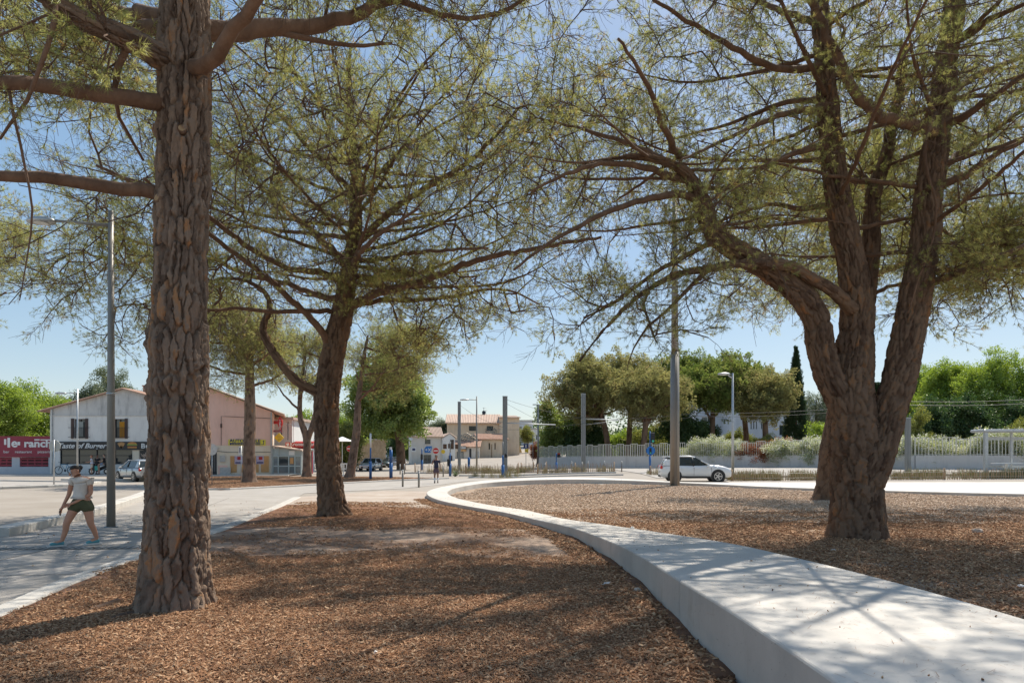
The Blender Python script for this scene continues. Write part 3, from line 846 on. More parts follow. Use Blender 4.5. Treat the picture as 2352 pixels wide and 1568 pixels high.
def make_tree(name, label, base, trunk, limbs, att, seed, proto='pine', scale=1.0, per=3, group=None, cat='tree',
              na=48, tstep=.05, depth=.02, cw=.1, ch=.26, flare=.1, knots=(), barkm='bark', droop=0.0, step=.4, maxd=None,
              dead=0, rtip=.0065, up=.35, limbm='limb', twigm='twig', reach=3, limb_sides=10, rmax=.05, ntip=2, ddir=-.9):
    """trunk: [(point, radius)], limbs: list of such lists, all in world coordinates; att: crown points to reach."""
    rng = np.random.default_rng(seed)
    base = Vector(base)
    root = thing(name, label, cat, base, 0, group)
    B = np.array(base)
    loc = lambda L: [(np.array(p) - B, r) for p, r in L]
    tr = loc(trunk)
    V, Fq, pl = bark_tube(tr, na, tstep, seed, depth, cw, ch, flare, knots)
    link('trunk', np_mesh('trunk', V, Fq, M[barkm], True, {'plate': pl}), root)
    sk = Skel(); last = -1
    C = spline(tr, .35); z_lo = C[0, 2] + (C[-1, 2] - C[0, 2]) * .45
    for q in C:
        last = sk.add(q[:3], last, q[3], True)
    tp = np.array(sk.p)
    for L in limbs:
        L = loc(L)
        C = spline(L, .18)
        C[1:-1, :3] += rng.normal(size=(len(C) - 2, 3)) * np.minimum(.02, C[1:-1, 3:4] * .25)
        big = L[0][1] > .14
        if big:
            V, Fq, pl = bark_tube([(q[:3], q[3]) for q in C[::3]] + [(C[-1, :3], C[-1, 3])], max(20, int(na * (.85 if L[0][1] > .2 else .5))), tstep * 1.3, seed + len(sk.p), depth * (.85 if L[0][1] > .2 else .55), cw * .9, ch * .85, 0)
            link('limb', np_mesh('limb', V, Fq, M[barkm], True, {'plate': pl}), root)
        else:
            m_ = MB(); m_.tube([tuple(q[:3]) for q in C], [q[3] for q in C], limb_sides, True, True)
            m_.build('limb', M[limbm], root)
        last = int(np.argmin(np.sum((tp - C[0, :3]) ** 2, axis=1)))
        for q in C[::2]:
            last = sk.add(q[:3], last, q[3], True)
        tp = np.array(sk.p)
    att = np.array(att) - B
    Pn, par, rad, dirs, tips, n0 = grow(sk, att, rng, step, droop, rtip, maxd=maxd)
    idx = np.arange(n0, len(Pn))
    A = Pn[par[idx]]; Bp = Pn[idx]
    ra = np.minimum(rad[par[idx]], rad[idx] * 1.35); rb = rad[idx]
    # the crown: branchlets (real tubes) and needle or leaf sprays
    crown = link('branches', seg_mesh('branches', A, Bp, ra, rb, 5, M[twigm]), root, kind='stuff')
    # sprays sit on the outermost twigs; the inside of the crown stays bare wood
    up_n = np.full(len(Pn), 99)
    for i in tips:
        k, q = i, 0
        while k >= n0 and q < up_n[k] and q < 9:
            up_n[k] = q; k = par[k]; q += 1
    pts, ds = [], []
    for i in idx[(up_n[idx] < reach) & (rad[idx] < rmax)]:
        d = dirs[i]
        k = per if rng.uniform() < .8 else per - 1
        for _ in range(k):
            t = rng.uniform()
            p = Pn[par[i]] * (1 - t) + Pn[i] * t
            pts.append(p); ds.append(d * .7 + rng.normal(size=3) * .55 + np.array([0, 0, up]))
    for i in tips:
        for _ in range(ntip): pts.append(Pn[i]); ds.append(dirs[i] + rng.normal(size=3) * .35 + np.array([0, 0, up]))
    pts = np.array(pts); ds = np.array(ds)
    inner = idx[(up_n[idx] >= 1)]
    sc = scale * rng.uniform(.7, 1.2, len(pts))
    scatter('crown', pts, dir_euler(ds, rng), sc, proto, root, 'stuff', rng)
    if dead:
        di = rng.choice(inner, min(dead, len(inner)), replace=False)
        dp = Pn[di] if len(di) else None
        e = np.array([dirs[i] * .3 + rng.normal(size=3) * .5 + np.array([0, 0, ddir]) for i in di])
        scatter('dead_twigs', dp, dir_euler(e, rng), rng.uniform(.7, 1.5, len(di)), 'dead', root, 'stuff', rng)
    print('TREE', label[:40], len(pts), len(idx))
    return root
def open_gaps(att, spots):
    """Keep the crown open where the photograph's sun pools show that it has holes: no twigs near those sun rays."""
    keep = np.ones(len(att), bool); u = np.array(SUNV)
    for p, r in spots:
        d = att - np.array(p); t = d @ u; e = np.linalg.norm(d - t[:, None] * u[None, :], axis=1)
        keep &= ~((e < r) & (t > 2.5))
    return att[keep]
def radial_limbs(trunk, lo, hi, n, length, rise, r0, seed):
    """Whorls of long thin limbs leaving the trunk between two heights (fractions of its nodes)."""
    rng = np.random.default_rng(seed); out = []
    for i in range(n):
        k = (lo + (hi - lo) * (i + .5) / n) * (len(trunk) - 1); j = min(int(k), len(trunk) - 2)
        p = trunk[j][0] + (trunk[j + 1][0] - trunk[j][0]) * (k - j)
        a = i * 2.399 + rng.uniform(-.3, .3); L = length * rng.uniform(.75, 1.1) * (1 - .35 * i / n); d = np.array([math.cos(a), math.sin(a), 0])
        up = rise * (1 + i / n); b = rng.normal(size=3) * .25
        out.append([(p, r0), (p + d * L * .3 + np.array([0, 0, up * L * .18]) + b * .5, r0 * .8), (p + d * L * .65 + np.array([0, 0, up * L * .55]) + b, r0 * .5), (p + d * L + np.array([0, 0, up * L]), r0 * .22)])
    return out
def LB(Y0, pts, r0, r1):
    if len(pts[0]) == 4: return [(np.array(P(x, y, Y0 + d)), r) for x, y, d, r in pts]
    return LB3(Y0, pts, r0, r1)
def LB3(Y0, pts, r0, r1):
    """Limb from picture points (x, y, metres nearer(-)/farther(+) than Y0) with radii r0 at the trunk to r1."""
    n = len(pts)
    return [(np.array(P(x, y, Y0 + d)), r0 + (r1 - r0) * i / (n - 1)) for i, (x, y, d) in enumerate(pts)]
# ================================================================ the big pines
# --- left foreground pine
SPOTS = [((-3.55, 7.7, .9), 1.0), ((-3.5, 7.65, 1.7), .8)] + [(tuple(G(x, y)), r) for x, y, r in [(470, 1430, .85), (560, 1445, .8), (650, 1450, .75), (740, 1425, .6), (420, 1475, .7), (270, 1440, .7), (330, 1500, .6), (1120, 1395, .6), (960, 1390, .5), (560, 1520, .5), (860, 1500, .5), (1240, 1290, .7), (1180, 1330, .4)]] + \
        [(tuple(G(x, y, .5)), r) for x, y, r in [(1600, 1290, .45), (1830, 1385, .5), (1960, 1455, .6), (2300, 1425, .5)]]
YA = 7.86
bA = G(400, 1395)
tA = [(np.array(P(400, 1420, YA)), 0.378), (np.array(P(402, 1300, YA)), 0.352), (np.array(P(408, 1120, YA)), 0.330), (np.array(P(412, 900, YA)), 0.312), (np.array(P(412, 780, YA)), 0.308), (np.array(P(418, 560, YA)), 0.286), (np.array(P(422, 380, YA)), 0.286), (np.array(P(424, 180, YA)), 0.282), (np.array(P(424, 60, YA)), 0.277), (np.array(P(425, -150, YA)), 0.255), (np.array(P(424, -500, YA)), 0.211), (np.array(P(430, -900, YA)), 0.123)]
kz = lambda y: (1420 - y) / F * YA
# angle 0 faces +X (right), 3/2 pi faces the camera
TP = 2 * math.pi
knA = [(-1.2, kz(330), .10, .05), (-1.75, kz(435), .07, .03), (-2.15, kz(480), .085, .05), (-1.9, kz(230), .08, .035), (-.9, kz(245), .16, .06), (-2.9, kz(310), .07, .07),
       (-1.8, kz(800), .10, .05), (-2.7, kz(780), .12, .07), (-1.2, kz(870), .1, .05), (-.35, kz(690), .12, .05), (-2.95, kz(905), .12, .06), (-.5, kz(490), .1, .04), (-1.5, kz(990), .07, .03), (-.2, kz(850), .1, .045), (-2.6, kz(140), .13, .05)]
limA = [
    LB(YA, [(400, 150, 0), (350, 120, -.35), (250, 70, -.8), (150, 15, -1.2), (60, -60, -1.6), (-80, -150, -2)], .155, .05),
    LB(YA, [(400, 60, .2), (300, 70, .9), (150, 70, 1.7), (0, 57, 2.4), (-200, 40, 3)], .10, .04),
    LB(YA, [(400, 240, -.1), (330, 232, -.3), (200, 214, -.7), (60, 202, -1.0), (-80, 196, -1.4), (-260, 210, -1.6)], .098, .05),
    LB(YA, [(400, 452, -.05), (330, 440, -.1), (220, 424, -.3), (100, 410, -.5), (0, 404, -.6), (-150, 404, -1), (-300, 420, -1.2)], .085, .04),
    LB(YA, [(440, 70, 0), (560, 68, .5), (660, 66, .9), (740, 55, 1.2), (830, 25, 1.5), (920, -10, 1.8), (1050, -60, 2.2), (1250, -110, 2.6)], .12, .05),
    LB(YA, [(445, 155, -.25), (490, 130, -.5), (540, 70, -.7), (590, 5, -.9), (640, -90, -1.1), (700, -200, -1.3)], .085, .045),
    LB(YA, [(430, 30, .2), (330, 35, 1.2), (250, 20, 2.0), (160, -25, 2.8), (60, -90, 3.5)], .10, .04),
    LB(YA, [(425, -120, 0), (560, -220, -1.2), (720, -330, -2.4), (900, -420, -3.4)], .11, .04),
    LB(YA, [(425, -180, 0), (300, -300, -1.2), (120, -420, -2.6)], .11, .04),
    LB(YA, [(425, -250, 0), (620, -330, 1.6), (850, -400, 3.4)], .10, .03),
    LB(YA, [(425, -300, 0), (250, -420, 1.6), (60, -500, 3.4)], .10, .03),
    LB(YA, [(425, -500, 0), (600, -760, -.6), (760, -900, -1.2)], .08, .03),
    LB(YA, [(425, -500, 0), (300, -760, .6), (120, -900, .8)], .08, .03),
    LB(YA, [(900, -5, 1.7), (980, 25, 1.8), (1075, 45, 1.9), (1170, 20, 2.0), (1230, -30, 2.1)], .045, .02),
    LB(YA, [(640, 75, .8), (720, 92, 1.0), (800, 105, 1.2), (900, 100, 1.5)], .04, .02),
    LB(YA, [(300, 92, -.6), (270, 160, -.5), (262, 210, -.3), (275, 270, 0), (330, 370, .3)], .04, .015),
    LB(YA, [(130, 5, -1.3), (110, 110, -1.3), (60, 230, -1.2), (0, 320, -1.1)], .028, .012),
    LB(YA, [(20, 200, -1.0), (45, 330, -.9), (75, 480, -.8), (62, 590, -.7), (45, 690, -.7)], .016, .005),
]
rA = np.random.default_rng(3)
attA = np.concatenate([ellipsoid_points((-3.4, 8.6, 10.4), (6.6, 6.0, 3.2), 760, rA, .4, low=-.75, clump=44, sig=.085),
                       np.array([P(x, y, YA + d) for x, y, d in [(rA.uniform(-150, 330), rA.uniform(-40, 230), rA.uniform(-1.2, 3.0)) for _ in range(60)]]),
                       np.array([P(x, y, YA + d) for x, y, d in [(rA.uniform(620, 1300), rA.uniform(-150, 60), rA.uniform(.2, 3.2)) for _ in range(46)]])])
attA = open_gaps(attA, SPOTS)
rootA = make_tree('pine_tree', 'thick-trunked pine in the left foreground with deeply cracked bark', bA, tA, limA, attA, 5, per=3, ntip=2, na=230, tstep=.017, depth=.055, cw=.07, ch=.42, flare=.15, knots=knA, step=.38, dead=700, rtip=.008, maxd=3.4, limb_sides=14)

# pale sawn branch stubs on its trunk
def trunk_at(tr, z):
    for (a, ra), (b, rb) in zip(tr, tr[1:]):
        if a[2] <= z <= b[2]: t = (z - a[2]) / (b[2] - a[2]); return a + (b - a) * t, ra + (rb - ra) * t
for th_, y_, r_ in ((-1.2, 330, .042), (-2.75, 312, .04), (-2.1, 482, .045)):
    z_ = float(P(400, y_, YA).z); c_, rr_ = trunk_at(tA, z_); d_ = np.array([math.cos(th_), math.sin(th_), .12]); d_ /= np.linalg.norm(d_)
    o_ = c_ - np.array(bA); a_ = o_ + d_ * (rr_ - .04); b_ = o_ + d_ * (rr_ + .03)
    q = MB(); q.tube([tuple(a_), tuple(b_)], [r_ * 1.5, r_ * 1.15], 14); k_ = q.build('branch_stub', M['limb'], rootA)
    q = MB(); q.tube([tuple(b_ - d_ * .01), tuple(b_ + d_ * .006)], r_ * .8, 14); q.build('cut_face', M['cutwood'], k_)
# --- middle pine
YB = 19.7
bB = G(768, 1185)
tB = [(np.array(P(768, 1192, YB)), .43), (np.array(P(758, 1120, YB)), .375), (np.array(P(750, 1010, YB)), .35), (np.array(P(752, 900, YB)), .36), (np.array(P(768, 800, YB)), .335), (np.array(P(790, 700, YB)), .30), (np.array(P(802, 620, YB)), .24), (np.array(P(815, 540, YB)), .20), (np.array(P(818, 430, YB)), .155), (np.array(P(812, 330, YB)), .115), (np.array(P(800, 200, YB)), .07), (np.array(P(805, 110, YB)), .03)]
limB = [
    LB(YB, [(738, 905, -.1), (700, 885, -.3), (650, 845, -.5), (615, 790, -.6), (603, 755, -.6), (612, 725, -.5), (624, 690, -.5), (618, 680, -.5), (560, 645, -.6), (500, 640, -.8)], .15, .04),
    LB(YB, [(760, 800, 0), (735, 755, -.4), (690, 710, -.8), (630, 655, -1.4), (570, 605, -1.9), (490, 545, -2.4), (400, 470, -3.2), (330, 410, -4)], .115, .035),
    LB(YB, [(775, 718, 0), (700, 714, -.6), (620, 716, -1.1), (540, 708, -1.5), (480, 712, -2), (380, 700, -2.8)], .075, .03),
    LB(YB, [(785, 690, 0), (720, 675, .5), (650, 650, 1.1), (560, 628, 1.8), (470, 590, 2.6), (330, 560, 3.6), (200, 520, 4.5)], .10, .03),
    LB(YB, [(795, 650, 0), (730, 625, -.6), (660, 615, -1.3), (560, 560, -2), (450, 480, -3), (330, 430, -4), (220, 380, -4.6)], .105, .03),
    LB(YB, [(800, 610, 0), (760, 570, .4), (710, 525, .7), (650, 480, 1.1), (590, 420, 1.6), (520, 350, 2.2), (430, 280, 3)], .12, .03),
    LB(YB, [(810, 550, 0), (740, 540, 1.2), (640, 530, 2.4), (520, 515, 3.6), (380, 500, 4.6)], .08, .03),
    LB(YB, [(815, 700, -.1), (860, 675, -.7), (940, 655, -1.3), (1010, 630, -1.8), (1090, 600, -2.4), (1180, 580, -3.0), (1290, 560, -3.6), (1380, 545, -4.2)], .13, .03),
    LB(YB, [(810, 705, 0), (880, 690, .5), (960, 690, 1.0), (1050, 680, 1.6), (1120, 665, 2.0), (1180, 670, 2.4), (1240, 700, 2.8)], .075, .025),
    LB(YB, [(815, 635, 0), (870, 640, .4), (930, 635, .8), (1010, 610, 1.4), (1080, 580, 2.0), (1170, 540, 2.6)], .085, .025),
    LB(YB, [(820, 600, 0), (880, 595, -.8), (950, 580, -1.6), (1030, 575, -2.6), (1120, 570, -3.6)], .08, .025),
    LB(YB, [(820, 560, 0), (860, 520, -.4), (920, 470, -.9), (1000, 420, -1.5), (1080, 370, -2.1), (1140, 310, -2.8), (1190, 250, -3.4)], .115, .03),
    LB(YB, [(822, 545, 0), (900, 520, 1.2), (1000, 490, 2.4), (1110, 470, 3.6)], .08, .025),
    LB(YB, [(818, 470, 0), (870, 400, .6), (930, 340, 1.0), (1010, 290, 1.6), (1100, 240, 2.4)], .08, .025),
    LB(YB, [(815, 450, 0), (760, 390, -.6), (700, 330, -1.2), (640, 260, -1.8), (560, 190, -2.6)], .085, .025),
    LB(YB, [(812, 400, 0), (795, 330, -.4), (795, 250, -.6), (770, 160, -.9), (760, 90, -1.2)], .07, .02),
    LB(YB, [(815, 360, 0), (880, 300, -.8), (930, 220, -1.6), (980, 140, -2.4)], .07, .02),
    LB(YB, [(818, 520, 0), (700, 470, 2.2), (560, 420, 4.0)], .075, .02),
    LB(YB, [(818, 520, 0), (830, 440, -2.2), (850, 360, -4.2)], .085, .02),
    LB(YB, [(805, 620, 0), (820, 590, -2.0), (870, 540, -4.0), (960, 480, -5.4)], .09, .025),
]
limB += radial_limbs(tB, .5, .86, 22, 7.2, .22, .055, 4)
rB = np.random.default_rng(8)
attB = np.concatenate([ellipsoid_points((-5.6, 19.6, 9.5), (7.6, 6.8, 5.0), 1700, rB, .42, low=-.72, lump=.1, clump=7, sig=.2),
                       ellipsoid_points((-11.0, 20.5, 7.4), (3.4, 3.4, 3.0), 470, rB, .5, low=-.95),
                       ellipsoid_points((-1.9, 20.5, 6.4), (3.4, 3.4, 1.7), 300, rB, .5),
                       ellipsoid_points((.8, 20.5, 10.5), (3.2, 4, 4.2), 320, rB, .5, clump=7, sig=.2),
                       ellipsoid_points((-4.0, 15.4, 9.2), (3.6, 2.6, 2.0), 220, rB, .5, clump=7, sig=.2)])
attB = open_gaps(attB, SPOTS)
make_tree('pine_tree', 'leaning pine in the middle with a curved bare side limb low down', bB, tB, limB, attB, 15, per=1, ntip=1, ddir=.15, na=110, tstep=.035, depth=.055, cw=.085, ch=.4, flare=.12, rtip=.0115,
          knots=[(-1.3, (1192 - 925) / F * YB, .14, .07), (-1.9, 3.0, .13, .05), (-1.0, 4.6, .12, .06)], barkm='bark_r', step=.42, dead=2600, maxd=3.4)

# --- right foreground pine with three stems
YC = 14.4
bC = G(1970, 1237)
tC = [(np.array(P(1970, 1250, YC)), 0.546), (np.array(P(1966, 1150, YC)), 0.510), (np.array(P(1966, 1060, YC)), 0.532), (np.array(P(1962, 980, YC)), 0.519), (np.array(P(1955, 900, YC)), 0.455), (np.array(P(1966, 800, YC)), 0.350), (np.array(P(1968, 700, YC)), 0.328), (np.array(P(1955, 600, YC)), 0.296), (np.array(P(1930, 480, YC)), 0.268), (np.array(P(1908, 320, YC)), 0.228), (np.array(P(1895, 150, YC)), 0.196), (np.array(P(1878, -60, YC)), 0.155), (np.array(P(1870, -330, YC)), 0.091)]
limC = [
    # right stem
    LB(YC, [(1984, 1240, -.1, .43), (1989, 1130, -.16, .38), (2014, 1040, -.2, .35), (2042, 950, -.25, .335), (2066, 860, -.28, .33), (2088, 760, -.3, .32), (2108, 650, -.3, .3), (2128, 520, -.3, .28), (2142, 400, -.3, .265), (2158, 270, -.3, .24), (2178, 120, -.3, .21), (2195, -40, -.3, .18), (2230, -350, -.3, .11)], 0, 0),
    # left stem, arching out
    LB(YC, [(1950, 985, -.05, .29), (1915, 890, -.15, .285), (1890, 820, -.2, .28), (1878, 760, -.25, .27), (1862, 705, -.3, .26), (1830, 670, -.4, .25), (1780, 632, -.55, .235), (1710, 590, -.75, .22), (1660, 550, -.9, .2), (1625, 500, -1.1, .18), (1604, 450, -1.2, .16), (1580, 405, -1.3, .12), (1540, 380, -1.4, .085), (1480, 362, -1.5, .06), (1400, 365, -1.6, .035), (1330, 385, -1.8, .012)], 0, 0),
    # middle thinner stem behind
    LB(YC, [(1975, 800, .25), (1988, 690, .5), (1996, 600, .6), (2003, 500, .7), (2015, 420, .8), (2045, 330, 1.0), (2060, 240, 1.2), (2075, 100, 1.5)], .24, .09),
    # drooping limb from the centre stem to the lower left
    LB(YC, [(1958, 712, -.2), (1915, 670, -.5), (1870, 635, -.7), (1800, 608, -.9), (1720, 606, -1.1), (1640, 612, -1.2), (1560, 632, -1.4), (1490, 665, -1.5), (1420, 720, -1.6), (1370, 780, -1.7), (1330, 830, -1.7)], .145, .009),
    LB(YC, [(1640, 612, -1.2), (1590, 650, -1.3), (1545, 700, -1.4), (1490, 750, -1.5), (1455, 800, -1.5), (1440, 850, -1.5)], .05, .006),
    LB(YC, [(1660, 548, -.9), (1590, 580, -1.0), (1500, 630, -1.0), (1420, 690, -1.0), (1340, 730, -1.0)], .06, .02),
    LB(YC, [(1604, 450, -1.2), (1530, 450, -1.6), (1440, 470, -2.0), (1350, 510, -2.4), (1260, 560, -2.8), (1180, 620, -3.0)], .075, .02),
    LB(YC, [(1590, 420, -1.2), (1500, 390, -1.4), (1400, 375, -1.6), (1300, 400, -1.9), (1220, 440, -2.2)], .08, .02),
    LB(YC, [(1575, 392, -1.3), (1470, 340, -.4), (1350, 300, .6), (1230, 270, 1.6)], .07, .02),
    LB(YC, [(1560, 360, -1.4), (1520, 280, -2.4), (1480, 180, -3.4), (1420, 90, -4.2)], .07, .02),
    # limbs of the centre stem, to the left
    LB(YC, [(1925, 470, 0), (1850, 480, .5), (1760, 470, 1.0), (1650, 510, 1.6), (1540, 560, 2.2)], .07, .02),
    LB(YC, [(1912, 330, 0), (1830, 350, -.6), (1720, 400, -1.2), (1620, 470, -1.8)], .075, .02),
    LB(YC, [(1905, 250, 0), (1800, 260, -.6), (1690, 310, -1.2), (1560, 370, -1.9)], .075, .02),
    LB(YC, [(1900, 225, 0), (1790, 240, .8), (1660, 290, 1.8), (1500, 330, 2.8)], .07, .02),
    LB(YC, [(1895, 150, 0), (1800, 160, -.4), (1700, 120, -.9), (1600, 60, -1.4), (1500, 0, -1.9)], .085, .03),
    LB(YC, [(1890, 60, 0), (1780, 20, 1.0), (1650, -30, 2.0), (1500, -60, 3.0)], .08, .03),
    LB(YC, [(1880, -60, 0), (1780, -200, -1.4), (1640, -330, -3)], .08, .03),
    # reddish limb crossing in front
    LB(YC, [(2150, 300, -.5), (2090, 285, -.75), (2010, 255, -.95), (1960, 205, -1.1), (1920, 130, -1.2), (1890, 60, -1.3), (1855, -30, -1.4), (1830, -150, -1.5)], .125, .06),
    # limbs of the right stem
    LB(YC, [(2115, 655, -.3), (2190, 632, -.6), (2260, 602, -.9), (2340, 570, -1.2), (2440, 540, -1.5)], .085, .03),
    LB(YC, [(2120, 560, -.3), (2200, 555, .3), (2300, 545, .9), (2420, 530, 1.5)], .05, .02),
    LB(YC, [(2140, 440, -.3), (2220, 400, -.7), (2300, 350, -1.1), (2420, 290, -1.6)], .09, .03),
    LB(YC, [(2148, 400, -.3), (2240, 330, .5), (2340, 260, 1.2), (2460, 180, 2.0)], .085, .03),
    LB(YC, [(2155, 300, -.3), (2240, 250, -1.0), (2330, 190, -1.7), (2450, 110, -2.6)], .09, .03),
    LB(YC, [(2165, 230, -.3), (2250, 170, .6), (2350, 130, 1.5), (2460, 70, 2.4)], .085, .03),
    LB(YC, [(2180, 110, -.3), (2270, 50, -1.0), (2370, 0, -1.8)], .09, .03),
    LB(YC, [(2195, -40, -.3), (2330, -160, .8), (2470, -250, 2.0)], .085, .03),
    LB(YC, [(2195, -60, -.3), (2120, -220, -1.8), (2050, -320, -3.2)], .085, .03),
    LB(YC, [(2060, 240, 1.2), (2120, 160, 2.2), (2200, 90, 3.4)], .07, .02),
    LB(YC, [(2015, 430, .8), (1950, 380, 1.8), (1860, 330, 3.0)], .06, .02),
    LB(YC, [(1975, 690, .3), (2040, 660, .8), (2110, 640, 1.2), (2200, 600, 2.0), (2330, 560, 3.0)], .05, .015),
    # grey dead branch hanging before the right stem
    LB(YC, [(2150, 260, -.75), (2125, 320, -.9), (2130, 400, -1.0), (2150, 470, -1.05), (2140, 560, -1.0), (2110, 640, -.95), (2085, 720, -.9)], .04, .012),
]
limC += radial_limbs(tC, .62, .95, 14, 6.4, .16, .05, 6) + radial_limbs(limC[0], .5, .95, 14, 6.0, .16, .05, 7) + radial_limbs(limC[1], .55, .95, 10, 3.6, .1, .035, 9)
rC = np.random.default_rng(21)
attC = np.concatenate([ellipsoid_points((7.6, 14.4, 9.8), (8.2, 6.8, 4.9), 1560, rC, .42, low=-.8, lump=.1, clump=10, sig=.18),
                       ellipsoid_points((2.8, 13.2, 6.2), (2.7, 2.6, 2.6), 120, rC, .5),
                       ellipsoid_points((12.0, 15.6, 7.0), (3.8, 3.4, 2.7), 330, rC, .5),
                       ellipsoid_points((1.9, 12.9, 4.7), (1.9, 1.5, 1.4), 45, rC, .5),
                       ellipsoid_points((10.6, 13.6, 5.7), (2.2, 1.8, 1.2), 90, rC, .5)])
attC = open_gaps(attC, SPOTS)
make_tree('pine_tree', 'three-stemmed pine with arching left stem beside the bench on the right', bC, tC, limC, attC, 31, per=2, ntip=1, na=130, tstep=.03, depth=.062, cw=.09, ch=.45, flare=.1, barkm='bark_r', step=.42, droop=.25, dead=3600, rtip=.0105, maxd=3.2, up=.15,
          knots=[(3.05, (1250 - 790) / F * YC, .14, .09), (-.4, 4.9, .12, .05)])

# --- pine behind the right one
YD = 26.4
bD = G(1903, 1150)
tD = [(np.array(P(1903, 1155, YD)), .50), (np.array(P(1906, 1060, YD)), .42), (np.array(P(1922, 960, YD)), .40), (np.array(P(1945, 850, YD)), .38), (np.array(P(1975, 700, YD)), .34), (np.array(P(2000, 560, YD)), .28), (np.array(P(2010, 420, YD)), .2), (np.array(P(2015, 300, YD)), .12)]
limD = [LB(YD, [(1990, 640, 0), (2090, 600, -1), (2230, 560, -2), (2380, 540, -3)], .13, .04), LB(YD, [(2000, 560, 0), (1880, 520, .5), (1740, 500, 1), (1620, 520, 1.6)], .12, .03),
        LB(YD, [(2005, 500, 0), (2120, 430, 1.5), (2260, 390, 3)], .12, .03), LB(YD, [(2008, 450, 0), (1900, 380, -2), (1790, 330, -4)], .11, .03), LB(YD, [(2012, 380, 0), (2120, 300, -2), (2240, 250, -4)], .1, .03), LB(YD, [(2010, 400, 0), (1900, 300, 2), (1760, 250, 4)], .1, .03)]
attD = ellipsoid_points((14.0, 27.2, 10.6), (7.8, 6.5, 4.2), 760, np.random.default_rng(4), .42, low=-.75, lump=.15)
make_tree('pine_tree', 'pine half hidden behind the three-stemmed pine', bD, tD, limD, attD, 41, per=2, ntip=1, na=56, tstep=.06, depth=.03, cw=.12, ch=.3, flare=.28, barkm='bark_r', step=.5, scale=1.2, maxd=3.6, dead=60)

# --- pines in the far bed
def bed_pine(label, px, yb, trunkpts, crown, n, seed, lims=6, w=.36, group='pines in the far bed', proto='pine', scale=1.5, per=1, fork=None, low=-.7):
    b = G(px, yb, 0.03); Y = b.y
    tr = [(np.array(P(x, y, Y)), r * w) for x, y, r in trunkpts]
    tr[0] = (np.array((tr[0][0][0], Y, 0.0)), tr[0][1])
    rng = np.random.default_rng(seed)
    c, r = crown
    cen = np.array(P(c[0], c[1], Y + c[2])); rad = np.array((r[0] * Y / F, r[2], r[1] * Y / F))
    lim = []
    for i in range(lims):
        t = .5 + .5 * (i + .5) / lims
        k = t * (len(tr) - 1); j = min(int(k), len(tr) - 2); p = tr[j][0] + (tr[j + 1][0] - tr[j][0]) * (k - j)
        a = i * 2.4 + seed; e = cen + rad * np.array([math.cos(a) * .75, math.sin(a) * .75, -.3 + .6 * i / lims])
        m = (p + e) / 2 + np.array([0, 0, -.25])
        lim.append([(p, .1 * w / .36), (m, .07 * w / .36), (e, .025)])
    if fork: lim.append([(np.array(P(x, y, Y)), r * w) for x, y, r in fork])
    att = ellipsoid_points(cen, rad, n, rng, .4, low=low, lump=.2)
    return make_tree('pine_tree', label, b, tr, lim, att, seed, proto=proto, scale=scale, per=per, group=group, na=36, tstep=.12, depth=.03, cw=.16, ch=.4, flare=.1, step=.7, maxd=5, rtip=.009, rmax=.026)
bed_pine('straight pine before the pink wall, nearest of the far bed', 573, 1108, [(573, 1112, 1.15), (572, 1040, 1), (574, 980, 1), (574, 900, .85), (573, 820, .65), (572, 740, .4), (572, 690, .2)], ((562, 790, 0), (165, 130, 3.9)), 620, 51, 9)
bed_pine('forked pine beside the glazed porch of the pink house', 705, 1095, [(705, 1098, 1.0), (705, 1040, .85), (704, 1005, .85), (690, 960, .6), (690, 900, .5), (700, 820, .35), (700, 770, .2)], ((690, 830, 0), (115, 95, 3.6)), 420, 53, 6, fork=[(706, 1010, .7), (722, 960, .6), (730, 900, .5), (735, 830, .3)])
bed_pine('right-leaning pine with brown bare twigs at the end of the far bed', 805, 1097, [(803, 1100, 1.0), (812, 1040, .9), (820, 980, .85), (822, 930, .7), (828, 880, .5), (835, 820, .35), (845, 770, .2)], ((900, 830, 0), (110, 92, 4.0)), 480, 55, 8)
# pine at the left border, trunk outside the picture
bH = Vector((-26.0, 27.0, 0))
tH = [(np.array((-26.0, 27, -.05)), .4), (np.array((-25.9, 27, 3)), .36), (np.array((-25.5, 27, 6)), .33), (np.array((-25.2, 27, 9)), .2), (np.array((-25, 27, 12)), .06)]
limH = [[(np.array((-25.5, 27, 5.5 + i * .8)), .12), (np.array((-25.5, 27, 6.3 + i * .8)) + np.array([math.cos(i * 2.3) * 3, math.sin(i * 2.3) * 3, .6]), .07), (np.array((-25.5, 27, 7 + i * .8)) + np.array([math.cos(i * 2.3) * 5.5, math.sin(i * 2.3) * 5, 1.2]), .03)] for i in range(6)]
attH = ellipsoid_points((-24.3, 27, 10.6), (5.6, 5.2, 3.0), 760, np.random.default_rng(14), .4, lump=.2)
make_tree('pine_tree', 'pine at the left border of the picture, only its dense crown showing', bH, tH, limH, attH, 57, proto='pine', scale=1.35, per=3, na=36, tstep=.12, depth=.03, cw=.14, ch=.35, step=.6, maxd=4)
